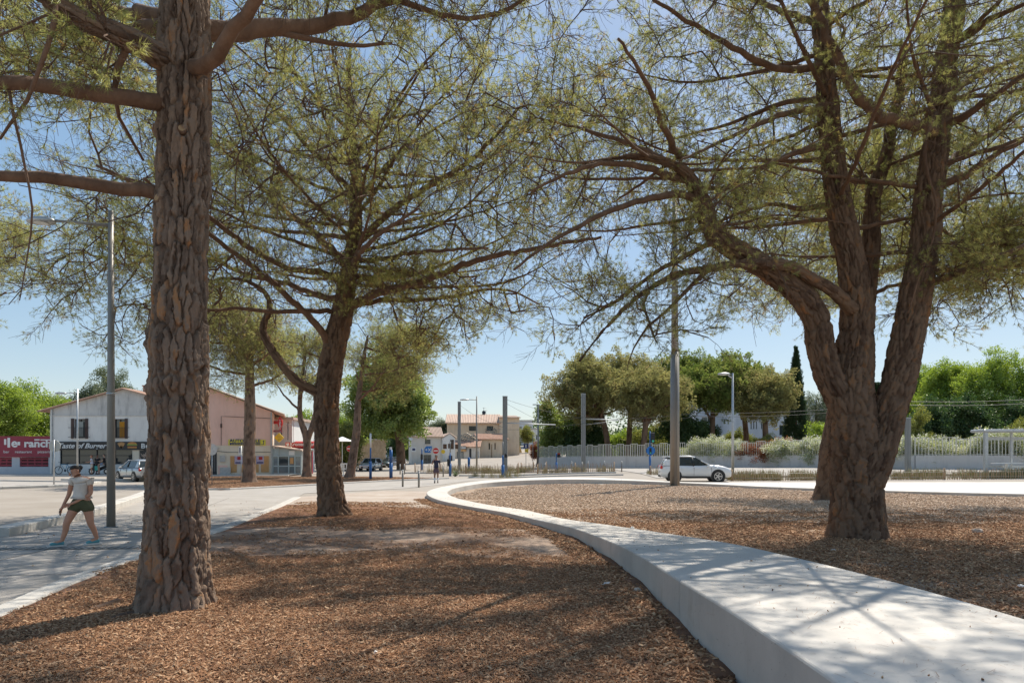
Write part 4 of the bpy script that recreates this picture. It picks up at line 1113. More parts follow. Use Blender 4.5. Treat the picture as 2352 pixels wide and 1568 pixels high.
# ================================================================ wood chips and litter
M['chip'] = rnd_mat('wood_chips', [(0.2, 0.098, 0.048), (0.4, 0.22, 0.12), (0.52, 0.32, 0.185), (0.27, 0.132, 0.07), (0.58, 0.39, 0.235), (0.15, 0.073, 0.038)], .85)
M['chip_pale'] = rnd_mat('sunlit_wood_chips', [(0.44, 0.3, 0.2), (0.58, 0.43, 0.31), (0.66, 0.53, 0.41), (0.5, 0.35, 0.235), (0.7, 0.57, 0.45), (0.34, 0.22, 0.14)], .85)  # lighter version of the chips, sunshine at the ring's back put into the colour
M['litter'] = rnd_mat('fallen_needles', [(0.26, 0.12, 0.055), (0.34, 0.17, 0.08), (0.2, 0.09, 0.045)], .9)
def chip_patch(seed, size, n, m, lmin, lmax, h=.035, needles=0):
    r = np.random.default_rng(seed); V = []; Fc = []; rnd = []; mi = []
    for i in range(n):
        p = np.array([r.uniform(-size, size), r.uniform(-size, size), r.uniform(.0, h)])
        if np.hypot(p[0], p[1]) > size: continue
        a = r.uniform(0, np.pi); L = r.uniform(lmin, lmax); w = L * r.uniform(.18, .5); tilt = r.normal() * .35; roll = r.normal() * .5
        d = np.array([np.cos(a) * np.cos(tilt), np.sin(a) * np.cos(tilt), np.sin(tilt)])
        s = np.array([-np.sin(a) * np.cos(roll), np.cos(a) * np.cos(roll), np.sin(roll)])
        nn = np.cross(d, s); t = L * .08
        b = len(V); tone = r.uniform()
        for q in (nn * t, -nn * t):
            V += [p - d * L / 2 - s * w * r.uniform(.2, .5) + q, p + d * L / 2 - s * w * r.uniform(.2, .5) + q, p + d * L * r.uniform(.3, .55) + s * w / 2 + q, p - d * L * r.uniform(.3, .55) + s * w / 2 + q]
        rnd += [tone] * 8
        for f in ((0, 1, 2, 3), (0, 1, 5, 4), (1, 2, 6, 5), (2, 3, 7, 6), (3, 0, 4, 7)):
            Fc.append([b + k for k in f]); mi.append(0)
    for i in range(needles):
        p = np.array([r.uniform(-size, size), r.uniform(-size, size), r.uniform(h * .3, h * 1.1)])
        a = r.uniform(0, 2 * np.pi); L = r.uniform(.07, .13); d = np.array([np.cos(a), np.sin(a), r.normal() * .15]); s = np.array([-np.sin(a), np.cos(a), 0]) * .0018
        b = len(V); V += [p - s, p + s, p + d * L + s, p + d * L - s]; rnd += [r.uniform()] * 4; Fc.append([b, b + 1, b + 2, b + 3]); mi.append(1)
    me = np_mesh('chips', np.array(V), np.array(Fc), m, False, {'rnd': np.array(rnd)})
    me.materials.append(M['litter'])
    me.polygons.foreach_set('material_index', np.array(mi, dtype=np.int32))
    return me
proto_col('chips', [chip_patch(s, .42, 520, M['chip'], .014, .048, .024, 150) for s in range(4)])
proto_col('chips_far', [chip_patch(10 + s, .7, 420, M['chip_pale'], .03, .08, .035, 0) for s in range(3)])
proto_col('chips_mid', [chip_patch(20 + s, .6, 420, M['chip'], .024, .068, .032, 100) for s in range(3)])
proto_col('needles', [chip_patch(30 + s, .6, 14, M['chip'], .03, .07, .015, 420) for s in range(3)])
def inside(poly, x, y):
    c = False; n = len(poly)
    for i in range(n):
        x1, y1 = poly[i][:2]; x2, y2 = poly[(i + 1) % n][:2]
        if (y1 > y) != (y2 > y) and x < (x2 - x1) * (y - y1) / (y2 - y1) + x1: c = not c
    return c
def lay(name, poly, box, spacing, proto, label, cond=None, z=.02, seed=1, cat='wood chips', scl=(.85, 1.15)):
    r = np.random.default_rng(seed); pts = []
    x = box[0]
    while x < box[2]:
        y = box[1]
        while y < box[3]:
            q = (x + r.uniform(-.5, .5) * spacing, y + r.uniform(-.5, .5) * spacing)
            if inside(poly, *q) and (cond is None or cond(q[0], q[1], r)):
                # keep only what the picture can see, with a margin
                if abs(q[0]) < q[1] * .85 + 1.5: pts.append((q[0], q[1], z + r.uniform(-.006, .006)))
            y += spacing
        x += spacing
    n = len(pts)
    rot = np.zeros((n, 3)); rot[:, 2] = r.uniform(0, 6.28, n)
    o = scatter(name, pts, rot, r.uniform(*scl, n), proto, None, 'stuff', r)
    return tag(o, label, cat)
front = [p for p in mb_poly]
blotch = lambda x, y: math.sin(x * 1.3 + y * .7 + 1) * math.sin(y * 1.1 - x * .4) + .5 * math.sin(x * 3.1 + 2) * math.sin(y * 2.7)
# inset outlines keep the patches off the bench and the edging
def inset(poly, d):
    n = len(poly); out = []
    area = sum(poly[i][0] * poly[(i + 1) % n][1] - poly[(i + 1) % n][0] * poly[i][1] for i in range(n))
    sg = 1 if area > 0 else -1
    for i in range(n):
        a, b, c = Vector(poly[i - 1][:2]), Vector(poly[i][:2]), Vector(poly[(i + 1) % n][:2])
        d1 = (b - a).normalized(); d2 = (c - b).normalized()
        nn = Vector((-(d1.y + d2.y), d1.x + d2.x))
        if nn.length < 1e-6: nn = Vector((-d1.y, d1.x))
        nn.normalize(); out.append((b.x + nn.x * d * sg, b.y + nn.y * d * sg))
    return out
fi = inset(front, .42)
# needles and twigs dropped on the bench top
proto_col('few_needles', [chip_patch(60 + s_, .5, 1, M['chip'], .03, .05, .004, 16) for s_ in range(3)])
pts = []
for i in range(2 * PER, 12 * PER):
    for t_ in (.12, .3, .5, .7, .88):
        if RNG.uniform() < .5:
            a_, b_ = np.array(so[i]), np.array(si[i]); q_ = a_ + (b_ - a_) * t_; pts.append((q_[0], q_[1], q_[2] + .003))
n = len(pts); rot = np.zeros((n, 3)); rot[:, 2] = RNG.uniform(0, 6.28, n)
tag(scatter('fallen_needles', pts, rot, RNG.uniform(.4, .75, n), 'few_needles', None, 'stuff'), 'sparse fallen needles lying on the bench top', 'pine needles')
# needles drifted on the left footpath
pts = [(-7.2 - RNG.uniform(0, 1) ** 1.6 * 6, RNG.uniform(7, 26), .02) for _ in range(170)]
n = len(pts); rot = np.zeros((n, 3)); rot[:, 2] = RNG.uniform(0, 6.28, n)
tag(scatter('fallen_needles', pts, rot, RNG.uniform(.6, 1.1, n), 'few_needles', None, 'stuff'), 'brown needles drifted over the left footpath', 'pine needles')
lay('wood_chips', fi, (-6, 3.6, 2, 12.2), .36, 'chips', 'brown wood chips covering the ground in the near bed', cond=lambda x, y, r: y < 10.9 + blotch(x, y) or r.uniform() < .3, seed=2)
lay('wood_chips', inset(front, .6), (-8, 11.2, 2, 22), .62, 'needles', 'thin layer of rust-brown pine needles around the middle pine', cond=lambda x, y, r: (not inside(SAND2, x, y)) or (blotch(x, y) > -.2 and r.uniform() < .75), z=.034, seed=3, cat='pine needles')
lay('wood_chips', inset(front, .6), (-8, 11.2, 2, 25), .75, 'chips_mid', 'scattered wood chips between near bed and sandy lane', cond=lambda x, y, r: r.uniform() < ((.3 if blotch(x, y) > .2 else .08) if inside(SAND2, x, y) else .7), z=.014, seed=4)
ringp = [(x, y) for x, y, h in INN]
lay('wood_chips', inset(ringp, .62), (-4, 4, 25, 21), .62, 'chips_mid', 'brown wood chips under the three-stemmed pine', z=.024, seed=5)
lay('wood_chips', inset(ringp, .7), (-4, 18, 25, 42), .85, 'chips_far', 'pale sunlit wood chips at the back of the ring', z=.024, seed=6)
lay('wood_chips', inset(FARBED, .6), (-27, 34, -4, 58), .95, 'chips_mid', 'wood chips in the far bed under the small pines', z=.03, seed=7)
# patches close against the bench and edging, smaller so nothing pokes through
proto_col('chips_edge', [chip_patch(40 + s, .13, 30, M['chip'], .025, .07, .03, 12) for s in range(3)])
pts = []
for i in range(0, 12):
    a, b = Vector(OUT[i][:2]), Vector(OUT[i + 1][:2]); L = (b - a).length
    if b.y < 3: continue
    nn = Vector((-(b - a).y, (b - a).x)).normalized()
    k = int(L / .1)
    for j in range(k):
        q = a.lerp(b, (j + random.random()) / k)
        for dd in (.16, .3, .42):
            w = q + nn * (dd + random.uniform(-.05, .05)); pts.append((w.x, w.y, .02 + random.uniform(0, .02)))
n = len(pts); rot = np.zeros((n, 3)); rot[:, 2] = RNG.uniform(0, 6.28, n)
tag(scatter('wood_chips', pts, rot, RNG.uniform(.8, 1.2, n), 'chips_edge', None, 'stuff'), 'wood chips banked along the foot of the bench', 'wood chips')
# earth bank against the foot of the bench
m_ = MB(); rings = []
for i in range(3 * PER, 11 * PER + 1):
    o = Vector(so[i][:2]); nx_ = Vector(so[min(i + 1, len(so) - 1)][:2]); pv = Vector(so[max(i - 1, 0)][:2])
    d = (nx_ - pv).normalized(); nn = Vector((-d.y, d.x)); k = .25 + .12 * math.sin(i * .7) + .06 * math.sin(i * 2.3)
    hh = .05 + .02 * math.sin(i * 1.1)
    rings.append([((o - nn * .02).x, (o - nn * .02).y, .0), ((o - nn * .02).x, (o - nn * .02).y, hh), ((o + nn * k * .5).x, (o + nn * k * .5).y, hh * .6 + .015), ((o + nn * k).x, (o + nn * k).y, .0)])
m_.loft(rings, True, True, True)
o = m_.build('soil_bank', M['soil']); o['kind'] = 'structure'
# small litter: paper scraps, stones, root
def scrap(loc, s, m, label, cat, seed, flat=.35):
    r = random.Random(seed); b = bmesh.new(); bmesh.ops.create_icosphere(b, subdivisions=2, radius=1)
    for v in b.verts:
        k = 1 + r.uniform(-.3, .3); v.co = Vector((v.co.x * s[0] * k, v.co.y * s[1] * k, max(-.1, v.co.z) * s[2] * k))
    me = bpy.data.meshes.new('scrap'); b.to_mesh(me); b.free(); me.materials.append(m)
    o = link(cat.replace(' ', '_'), me, None, loc); o.rotation_euler = (0, 0, r.uniform(0, 6))
    return tag(o, label, cat)
M['paper'] = mat('crumpled_paper', (.7, .69, .66), .8, var=.08, scale=10)
M['stone'] = mat('pale_stone', (.42, .36, .3), .9, scale=8, col2=(.55, .48, .42))
scrap(G(1395, 1340, .04), (.10, .035, .02), M['paper'], 'torn strip of white paper lying beside the bench', 'paper', 1)
scrap(G(2245, 1222, .05), (.12, .09, .08), M['stone'], 'pale stone on the chips right of the three-stemmed pine', 'stone', 2)
scrap(G(1913, 1264, .04), (.05, .04, .03), M['paper'], 'small white crumpled scrap at the foot of the three-stemmed pine', 'paper scrap', 3)
scrap(G(2345, 1346, .04), (.045, .035, .025), M['paper'], 'tiny white scrap on the chips by the right border', 'paper scrap', 4)
scrap(G(1463, 1358, .04), (.06, .05, .045), M['stone'], 'small round stone against the foot of the bench', 'stone', 5)
scrap(G(1452, 1213, .05), (.07, .05, .04), M['paper'], 'white pebble beyond the bench top', 'pebble', 6)
scrap(G(862, 1498, .03), (.03, .025, .02), M['paper'], 'tiny pale scrap in the chips at the bottom edge', 'paper scrap', 7)
# exposed roots
for pts_, r_, lab in (([(315, 1408), (285, 1412), (262, 1418), (248, 1424)], .04, 'flat grey root reaching left from the foreground pine'), ([(270, 1382), (240, 1392), (215, 1398), (200, 1402)], .05, 'pale root surfacing left of the foreground pine'),
                      ([(745, 1186), (715, 1190), (690, 1194), (665, 1198)], .07, 'pale root at the foot of the middle pine')):
    m_ = MB(); m_.tube([tuple(G(x, y, .03)) for x, y in pts_], [r_, r_ * .8, r_ * .6, r_ * .25], 8)
    o = m_.build('root', M['deadtwig']); tag(o, lab, 'root')
# ================================================================ buildings
def wall(mb, x0, x1, z0, z1, y0, th, holes=()):
    """Wall slab facing -Y with real openings; local coordinates."""
    xs = sorted(set([x0, x1] + [h[0] for h in holes] + [h[1] for h in holes])); zs = sorted(set([z0, z1] + [h[2] for h in holes] + [h[3] for h in holes]))
    for i in range(len(xs) - 1):
        j = 0
        while j < len(zs) - 1:
            cx = (xs[i] + xs[i + 1]) / 2
            def hole(k): return any(h[0] < cx < h[1] and h[2] < (zs[k] + zs[k + 1]) / 2 < h[3] for h in holes)
            if hole(j): j += 1; continue
            k = j
            while k + 1 < len(zs) - 1 and not hole(k + 1): k += 1
            mb.box((cx, y0 + th / 2, (zs[j] + zs[k + 1]) / 2), (xs[i + 1] - xs[i], th, zs[k + 1] - zs[j]))
            j = k + 1
    return mb
def window(root, x0, x1, z0, z1, y, fm='white', gm='glass', nx=2, nz=1, fw=.06, d=.14, name='window', sill=True):
    """A frame with panes set back in its opening."""
    m_ = MB()
    m_.box(((x0 + x1) / 2, y + d, z0 + fw / 2), (x1 - x0, .05, fw)); m_.box(((x0 + x1) / 2, y + d, z1 - fw / 2), (x1 - x0, .05, fw))
    for i in range(nx + 1):
        x = x0 + fw / 2 + (x1 - x0 - fw) * i / nx
        m_.box((x, y + d, (z0 + z1) / 2), (fw, .05, z1 - z0 - 2 * fw))
    for k in range(1, nz):
        z = z0 + (z1 - z0) * k / nz
        m_.box(((x0 + x1) / 2, y + d - .002, z), (x1 - x0 - 2 * fw, .045, fw * .7))
    w = m_.build(name, M[fm], root)
    g = MB(); g.box(((x0 + x1) / 2, y + d + .035, (z0 + z1) / 2), (x1 - x0, .012, z1 - z0)); g.build('pane', M[gm], w)
    if sill:
        s = MB(); s.box(((x0 + x1) / 2, y - .03, z0 - .03), (x1 - x0 + .1, .14, .06)); s.build('sill', M['kerb'], w)
    return w
def tile_roof(mb, a, b, c, d, waves, amp=.06, th=.08, per=6):
    """Corrugated tile slope: eave a-b, ridge d-c (all Vectors), waves run from ridge to eave."""
    a, b, c, d = map(Vector, (a, b, c, d))
    nn = (b - a).cross(d - a).normalized()
    if nn.z < 0: nn = -nn
    n = waves * per; top = []; bot = []
    for i in range(n + 1):
        t = i / n; h = abs(math.sin(t * waves * math.pi)) * amp
        e, r = a.lerp(b, t), d.lerp(c, t)
        top.append((e + nn * (h + th), r + nn * (h + th))); bot.append((e, r))
    vs = [p for q in top for p in q] + [bot[0][0], bot[0][1], bot[-1][0], bot[-1][1]]
    fs = [(2 * i, 2 * i + 2, 2 * i + 3, 2 * i + 1) for i in range(n)]
    k = 2 * (n + 1)
    fs += [(k, k + 1, k + 3, k + 2), (0, 1, k + 1, k), (2 * n, 2 * n + 1, k + 3, k + 2), tuple([2 * i for i in range(n + 1)] + [k + 2, k]), tuple([2 * i + 1 for i in range(n + 1)] + [k + 3, k + 1])]
    return mb.add(vs, fs)
FONT = None
def text(s, size, m, parent=None, loc=(0, 0, 0), rot=(math.pi / 2, 0, 0), ext=.012, shear=0.0, bold=0.0, width=None, name='lettering', kind=None):
    """Raised lettering as a real mesh."""
    c = bpy.data.curves.new('t', 'FONT'); c.body = s; c.size = size; c.extrude = ext; c.shear = shear; c.offset = bold
    c.align_x = 'LEFT'; c.resolution_u = 3
    t = bpy.data.objects.new('t', c); COL.objects.link(t)
    dg = bpy.context.evaluated_depsgraph_get(); me = bpy.data.meshes.new_from_object(t.evaluated_get(dg))
    bpy.data.objects.remove(t, do_unlink=True); bpy.data.curves.remove(c)
    co = np.zeros(len(me.vertices) * 3); me.vertices.foreach_get('co', co); co = co.reshape(-1, 3)
    w = co[:, 0].max() - co[:, 0].min(); co[:, 0] -= co[:, 0].min()
    if width: co[:, 0] *= width / w
    me.vertices.foreach_set('co', co.ravel()); me.update()
    me.name = name; me.materials.clear(); me.materials.append(m)
    o = link(name, me, parent, loc, kind); o.rotation_euler = rot
    return o
def strokes(parent, x0, x1, z, y, h, m, n, shear=0.0):
    """Lettering too small to read: a row of upright and slanting strokes."""
    q = MB(); r = random.Random(n * 7 + int(h * 1000)); w = (x1 - x0) / n
    for i in range(n):
        x = x0 + (i + .5) * w; hh = h * r.choice((.6, .8, 1.0)); dx = shear * hh
        q.add([(x - w * .14, y, z - h / 2), (x + w * .14, y, z - h / 2), (x + w * .14 + dx, y, z - h / 2 + hh), (x - w * .14 + dx, y, z - h / 2 + hh)], [(0, 1, 2, 3)])
        if r.random() < .7: q.add([(x, y, z - h / 2 + hh * .4), (x + w * .4, y, z - h / 2 + hh * .4), (x + w * .4, y, z - h / 2 + hh * .6), (x, y, z - h / 2 + hh * .6)], [(0, 1, 2, 3)])
    return q.build('lettering', m, parent, kind='stuff')
def stain_mat(name, c1, c2, c3, zs=.35, scale=.9):
    """Render with soot and damp streaks running down it."""
    m = mat(name, c1, .92, scale=scale, col2=c2, bump=.15, bscale=12)
    N, L = m.node_tree.nodes, m.node_tree.links
    p = N['Principled BSDF']; old = p.inputs['Base Color'].links[0].from_socket
    tc = N.new('ShaderNodeTexCoord'); mp = N.new('ShaderNodeMapping'); mp.inputs['Scale'].default_value = (1.6, 1.6, zs)
    n = N.new('ShaderNodeTexNoise'); n.inputs['Scale'].default_value = 1.1; n.inputs['Detail'].default_value = 7; n.inputs['Roughness'].default_value = .7
    L.new(tc.outputs['Object'], mp.inputs[0]); L.new(mp.outputs[0], n.inputs['Vector'])
    r = N.new('ShaderNodeMapRange'); r.inputs[1].default_value = .5; r.inputs[2].default_value = .72; L.new(n.outputs[0], r.inputs[0])
    x = N.new('ShaderNodeMix'); x.data_type = 'RGBA'; L.new(r.outputs[0], x.inputs[0]); L.new(old, x.inputs[6]); x.inputs[7].default_value = (*c3, 1)
    L.new(x.outputs[2], p.inputs['Base Color'])
    return m
M['render_white'] = stain_mat('stained_white_render', (.72, .7, .66), (.8, .78, .74), (.6, .58, .55))
M['render_grey'] = stain_mat('sooty_gable_render', (.52, .505, .48), (.66, .645, .61), (.28, .272, .26), .25)
M['render_pink'] = stain_mat('pink_render', (.78, .5, .4), (.84, .56, .46), (.7, .46, .37))
M['render_cream'] = stain_mat('cream_render', (.72, .62, .48), (.78, .69, .55), (.62, .52, .41))
M['render_beige'] = stain_mat('beige_render', (.7, .54, .37), (.76, .61, .45), (.6, .45, .32))
M['render_lcl'] = stain_mat('pale_beige_render', (.66, .61, .54), (.72, .67, .6), (.6, .55, .48))
M['render_bright'] = mat('bright_white_render', (.72, .72, .7), .9, var=.04, scale=1)
M['render_flat'] = mat('grey_white_render', (.55, .57, .6), .9, var=.05, scale=1)
M['tile'] = mat('clay_tiles', (.36, .2, .135), .9, scale=1.5, col2=(.5, .33, .24), bump=.3, bscale=10)
M['tile_p'] = mat('sun_bleached_tiles', (.44, .32, .25), .9, scale=1.2, col2=(.56, .42, .33), bump=.3, bscale=10)
M['burgundy'] = mat('burgundy_banner', (.27, .03, .05), .6, var=.12, scale=1.5)
M['sign_white'] = mat('sign_lettering', (.72, .72, .7), .5, var=.03)
M['sign_black'] = mat('shop_sign_black', (.012, .012, .014), .4, var=.2, scale=2)
M['awning_red'] = mat('red_awning_cloth', (.42, .03, .028), .7, var=.12, scale=2)
M['shutter'] = mat('brown_shutter', (.055, .028, .022), .6, var=.15, scale=4)
M['curtain'] = mat('yellow_curtain', (.62, .32, .04), .8, var=.15, scale=6, stretch=(6, 6, .5))
M['navy'] = mat('navy_letters', (.02, .03, .12), .5, var=.05)
M['sign_yellow'] = mat('sign_pale_yellow', (.72, .62, .06), .5, var=.05)
M['kiosk'] = mat('pale_green_grey_frames', (.38, .44, .44), .45, var=.05)
M['violet'] = mat('poster_print', (.3, .24, .4), .5, scale=5, col2=(.6, .5, .55))
M['lcl_blue'] = mat('blue_logo', (.02, .17, .5), .4, var=.06)
M['bluegrey'] = mat('slate_blue_board', (.09, .13, .3), .5, var=.08)
M['interior'] = mat('dark_interior', (.02, .018, .016), .9, var=.1)

# --- white gabled house with the burger bar: local frame, x right, y away, z up; 1 px = 62/1568 m
YB1 = 62.0; k1 = YB1 / F
zz = lambda y: CAMH - (y - 1046) * k1
r1 = thing('gabled_house', 'stained white gabled house with a black burger shopfront', 'house', ((115 - 1176) * k1, YB1, 0))
xx = lambda x: (x - 115) * k1
W1 = 340 * k1; eave, ridge = zz(940), zz(894)
h1 = [(xx(171), xx(196), zz(1006), zz(962)), (xx(262), xx(287), zz(1006), zz(962)), (xx(385), xx(410), zz(1006), zz(962)), (xx(138), xx(304), zz(1066), zz(1033)), (xx(330), xx(430), zz(1080), zz(1033))]
wall(MB(), 0, W1, 0, zz(954), 0, .3, h1).build('wall', M['render_white'], r1)
m_ = MB(); m_.extr([(0, zz(954)), (W1, zz(954)), (W1, eave), (W1 / 2, ridge), (0, eave)], 'y', 0.0, .3); m_.build('gable', M['render_grey'], r1)
m_ = MB(); m_.box((W1 / 2, -.02, zz(954)), (W1 + .04, .08, .1)); m_.build('string_course', M['render_grey'], r1)
m_ = MB(); m_.box((.15, 7, eave / 2), (.3, 13.4, eave)); m_.box((W1 - .15, 7, eave / 2), (.3, 13.4, eave)); m_.box((W1 / 2, 13.85, eave / 2), (W1, .3, eave)); m_.build('side_wall', M['render_white'], r1)
m_ = MB(); m_.box((W1 / 2, 7, zz(1014)), (W1 - .62, 13.3, .2)); m_.box((W1 / 2, 3.5, 1.6), (W1 - .62, .1, 3)); m_.build('interior', M['interior'], r1)
for s, nm in ((0, 'roof'), (1, 'roof')):
    m_ = MB(); ov = .9; sl = (ridge - eave) / (W1 / 2)
    if s == 0: tile_roof(m_, (-ov, 14.3, eave - ov * sl), (-ov, -.35, eave - ov * sl), (W1 / 2, -.35, ridge), (W1 / 2, 14.3, ridge), 58)
    else: tile_roof(m_, (W1 + ov, -.35, eave - ov * sl), (W1 + ov, 14.3, eave - ov * sl), (W1 / 2, 14.3, ridge), (W1 / 2, -.35, ridge), 58)
    ro = m_.build('roof', M['tile'], r1)
    if s == 1:
        for cx, cy, hh in ((xx(303), 2.5, .75), (xx(320), 3.5, .9)):
            c = MB(); zc = ridge - (cx - W1 / 2) * sl; c.box((cx, cy, zc + hh / 2 - .2), (.45, .45, hh + .3)); c.box((cx, cy, zc + hh), (.6, .6, .1)); c.build('chimney', M['render_grey'] if hh > .8 else M['tile'], ro)
for i, h in enumerate(h1[:3]):
    w = window(r1, h[0], h[1], h[2], h[3], 0, 'shutter', 'glass' if i != 1 else 'glass', 2, 1, .06, .16)
    for s in (-1, 1):
        m_ = MB(); xs_ = h[0] - .14 if s < 0 else h[1] + .14
        m_.box((xs_, -.06, (h[2] + h[3]) / 2), (.26, .05, h[3] - h[2] + .08)); m_.build('shutter', M['shutter'], w)
    m_ = MB()
    for zr in (h[2] + .1, h[2] + .95): m_.box(((h[0] + h[1]) / 2, -.16, zr), (h[1] - h[0] + .95, .035, .035))
    for q in range(9): m_.box((h[0] + (h[1] - h[0]) * q / 8, -.16, h[2] + .52), (.02, .02, .85))
    m_.build('railing', M['dark'], w)
    if i == 1:
        m_ = MB(); n = 22; z0, z1 = h[2], h[3] - .25
        rg = [(h[0] + .42 + (h[1] - h[0] - .45) * q / n, .12 + .03 * math.sin(q * 1.7)) for q in range(n + 1)]
        m_.loft([[(x, y, z0) for x, y in rg], [(x, y, z1) for x, y in rg]], False, False); m_.build('curtain', M['curtain'], w)
    if i == 0:
        m_ = MB(); m_.box(((h[0] + h[1]) / 2, .1, (h[2] + h[3]) / 2 - .05), (.5, .02, h[3] - h[2] - .4)); m_.build('blind', M['glass_l'], w)
sg = MB(); sg.box(((xx(136) + xx(440)) / 2, -.09, (zz(1014) + zz(1033)) / 2), (xx(440) - xx(136), .16, zz(1014) - zz(1033))); sgo = sg.build('shop_sign', M['sign_black'], r1)
text('Taste of Burger', .62, M['sign_white'], sgo, (xx(138), -.18, zz(1030) + .05), shear=.35, bold=.012, width=(248 - 138) * k1)
text('B', .6, M['sign_white'], sgo, (xx(327), -.18, zz(1029)), bold=.015, width=9 * k1)
text('u', .6, M['sign_white'], sgo, (xx(337.5), -.18, zz(1029)), bold=.015, width=8 * k1)
# printed burger and fries on the sign, as flat shapes
bun = MB(); cx, cz = xx(306), zz(1022)
for col_, z0_, z1_, w_ in (('bunc', .08, .3, .42), ('lett', -.02, .08, .46), ('patty', -.14, -.02, .44), ('bunc', -.28, -.14, .42)):
    M.setdefault('bunc', mat('bun_print', (.5, .22, .05), .5, var=.1)); M.setdefault('lett', mat('lettuce_print', (.2, .32, .05), .5, var=.2, scale=8)); M.setdefault('patty', mat('patty_print', (.12, .04, .02), .5, var=.1))
    q = MB(); n = 10
    pr = [(cx + w_ * math.cos(math.pi * j / n), cz + z0_ + (z1_ - z0_) * math.sin(math.pi * j / n)) for j in range(n + 1)] if z1_ > .2 else [(cx - w_, cz + z0_), (cx + w_, cz + z0_), (cx + w_, cz + z1_), (cx - w_, cz + z1_)]
    q.extr(pr, 'y', -.182, -.172); q.build('burger_print', M[col_], sgo)
fr = MB()
for j in range(9):
    a = (j - 4) * .16; fr.add([(xx(281) + math.sin(a) * .1 + dx + (math.sin(a) * .45 if t else 0), -.178, zz(1030) + .05 + t * .55 * math.cos(a)) for t in (0, 1) for dx in (-.03, .03)], [(0, 1, 3, 2)])
fr.build('fries_print', M['orange'], sgo)
g_ = MB(); x0_, x1_ = xx(138), xx(304)
for q in range(5): g_.box((x0_ + (x1_ - x0_) * q / 4, .1, (zz(1066) + zz(1033)) / 2), (.07, .06, zz(1033) - zz(1066)))
g_.box(((x0_ + x1_) / 2, .1, zz(1066) + .03), (x1_ - x0_, .07, .07)); g_.box(((x0_ + x1_) / 2, .1, zz(1046)), (x1_ - x0_, .055, .06))
sf = g_.build('shopfront', M['dark'], r1)
for q in range(4):
    p_ = MB(); p_.box((x0_ + (x1_ - x0_) * (q + .5) / 4, .15, (zz(1066) + zz(1033)) / 2), ((x1_ - x0_) / 4, .012, zz(1033) - zz(1066))); p_.build('pane', M['glass'], sf)
m_ = MB(); m_.box((xx(313), -.03, (zz(1033)) / 2), (xx(321) - xx(306), .07, zz(1033))); m_.build('pillar', M['render_cream'], r1)
m_ = MB(); m_.box((.22, -.06, eave / 2), (.1, .1, eave)); m_.build('downpipe', M['galv'], r1)
# board with a big print of fries under the second sign
bd = MB(); bd.box((xx(345), -.04, zz(1054)), (46 * k1, .06, 40 * k1)); bdo = bd.build('board', M['sign_black'], r1)
lg = MB(); rr = random.Random(4)
for a in range(46):
    x_, z_ = xx(323 + rr.random() * 26), zz(1066 - rr.random() * 20); t_ = rr.uniform(-1.1, 1.1); l_ = rr.uniform(.2, .38)
    dx_, dz_ = math.sin(t_) * l_, math.cos(t_) * l_
    lg.add([(x_ - .03, -.074 - a * .0003, z_), (x_ + .03, -.074 - a * .0003, z_), (x_ + .03 + dx_, -.074 - a * .0003, z_ + dz_), (x_ - .03 + dx_, -.074 - a * .0003, z_ + dz_)], [(0, 1, 2, 3)])
lg.build('fries_print', M['tile_p'], bdo, kind='stuff')

# --- burgundy restaurant wall
r2 = thing('restaurant_wall', 'low grey wall with burgundy restaurant banner left of the gabled house', 'wall', ((-60 - 1176) * k1, YB1 + .6, 0))
x2 = lambda x: (x + 60) * k1
W2 = x2(114)
hs = [(x2(34), x2(101), zz(1072), zz(1050)), (x2(-40), x2(16), zz(1072), zz(1050))]
wall(MB(), 0, W2, 0, zz(1049), 0, .25, hs).build('wall', mat('grey_white_wall', (.5, .52, .55), .9, var=.06, scale=1.5), r2)
m_ = MB(); m_.box((W2 / 2 - .1, -.1, (zz(1001) + zz(1049.5)) / 2), (W2 - .2, .08, zz(1001) - zz(1049.5))); bn = m_.build('banner', M['burgundy'], r2)
for h in hs:
    m_ = MB()
    for q in range(3):
        z = h[2] + (h[3] - h[2]) * (q + .5) / 3; m_.box(((h[0] + h[1]) / 2, .1, z), (h[1] - h[0], .04, (h[3] - h[2]) * .2))
    for q in range(5): m_.box((h[0] + (h[1] - h[0]) * q / 4, .11, (h[2] + h[3]) / 2), (.12, .03, h[3] - h[2]))
    m_.build('fence_boards', M['burgundy'], r2)
    m_ = MB(); m_.box(((h[0] + h[1]) / 2, .5, (h[2] + h[3]) / 2), (h[1] - h[0] + .6, .05, h[3] - h[2] + .4)); m_.build('screen', M['dark'], r2)
text('l', 1.15, M['sign_white'], bn, (x2(9), -.155, zz(1026)), bold=.05, width=6 * k1)
text('e', 1.1, M['sign_white'], bn, (x2(18), -.155, zz(1026)), bold=.03, width=14 * k1)
text('ranch', .95, M['sign_white'], bn, (x2(48), -.155, zz(1026)), bold=.03, width=62 * k1)
for bx0, bx1, by0, by1 in ((1, 6, 1008, 1021), (32, 38, 1014, 1022), (71, 83, 1008, 1011), (85, 110, 1008.5, 1011)):
    m_ = MB(); m_.box(((x2(bx0) + x2(bx1)) / 2, -.148, (zz(by0) + zz(by1)) / 2), ((bx1 - bx0) * k1, .016, (by1 - by0) * k1)); m_.build('logo_block', M['sign_white'], bn)
text('bar', .34, M['sign_white'], bn, (x2(0), -.155, zz(1040)), width=13 * k1)
text('restaurant', .34, M['sign_white'], bn, (x2(26.5), -.155, zz(1040)), width=39 * k1)
text('pizzeria', .34, M['sign_white'], bn, (x2(79), -.155, zz(1040)), width=31 * k1)

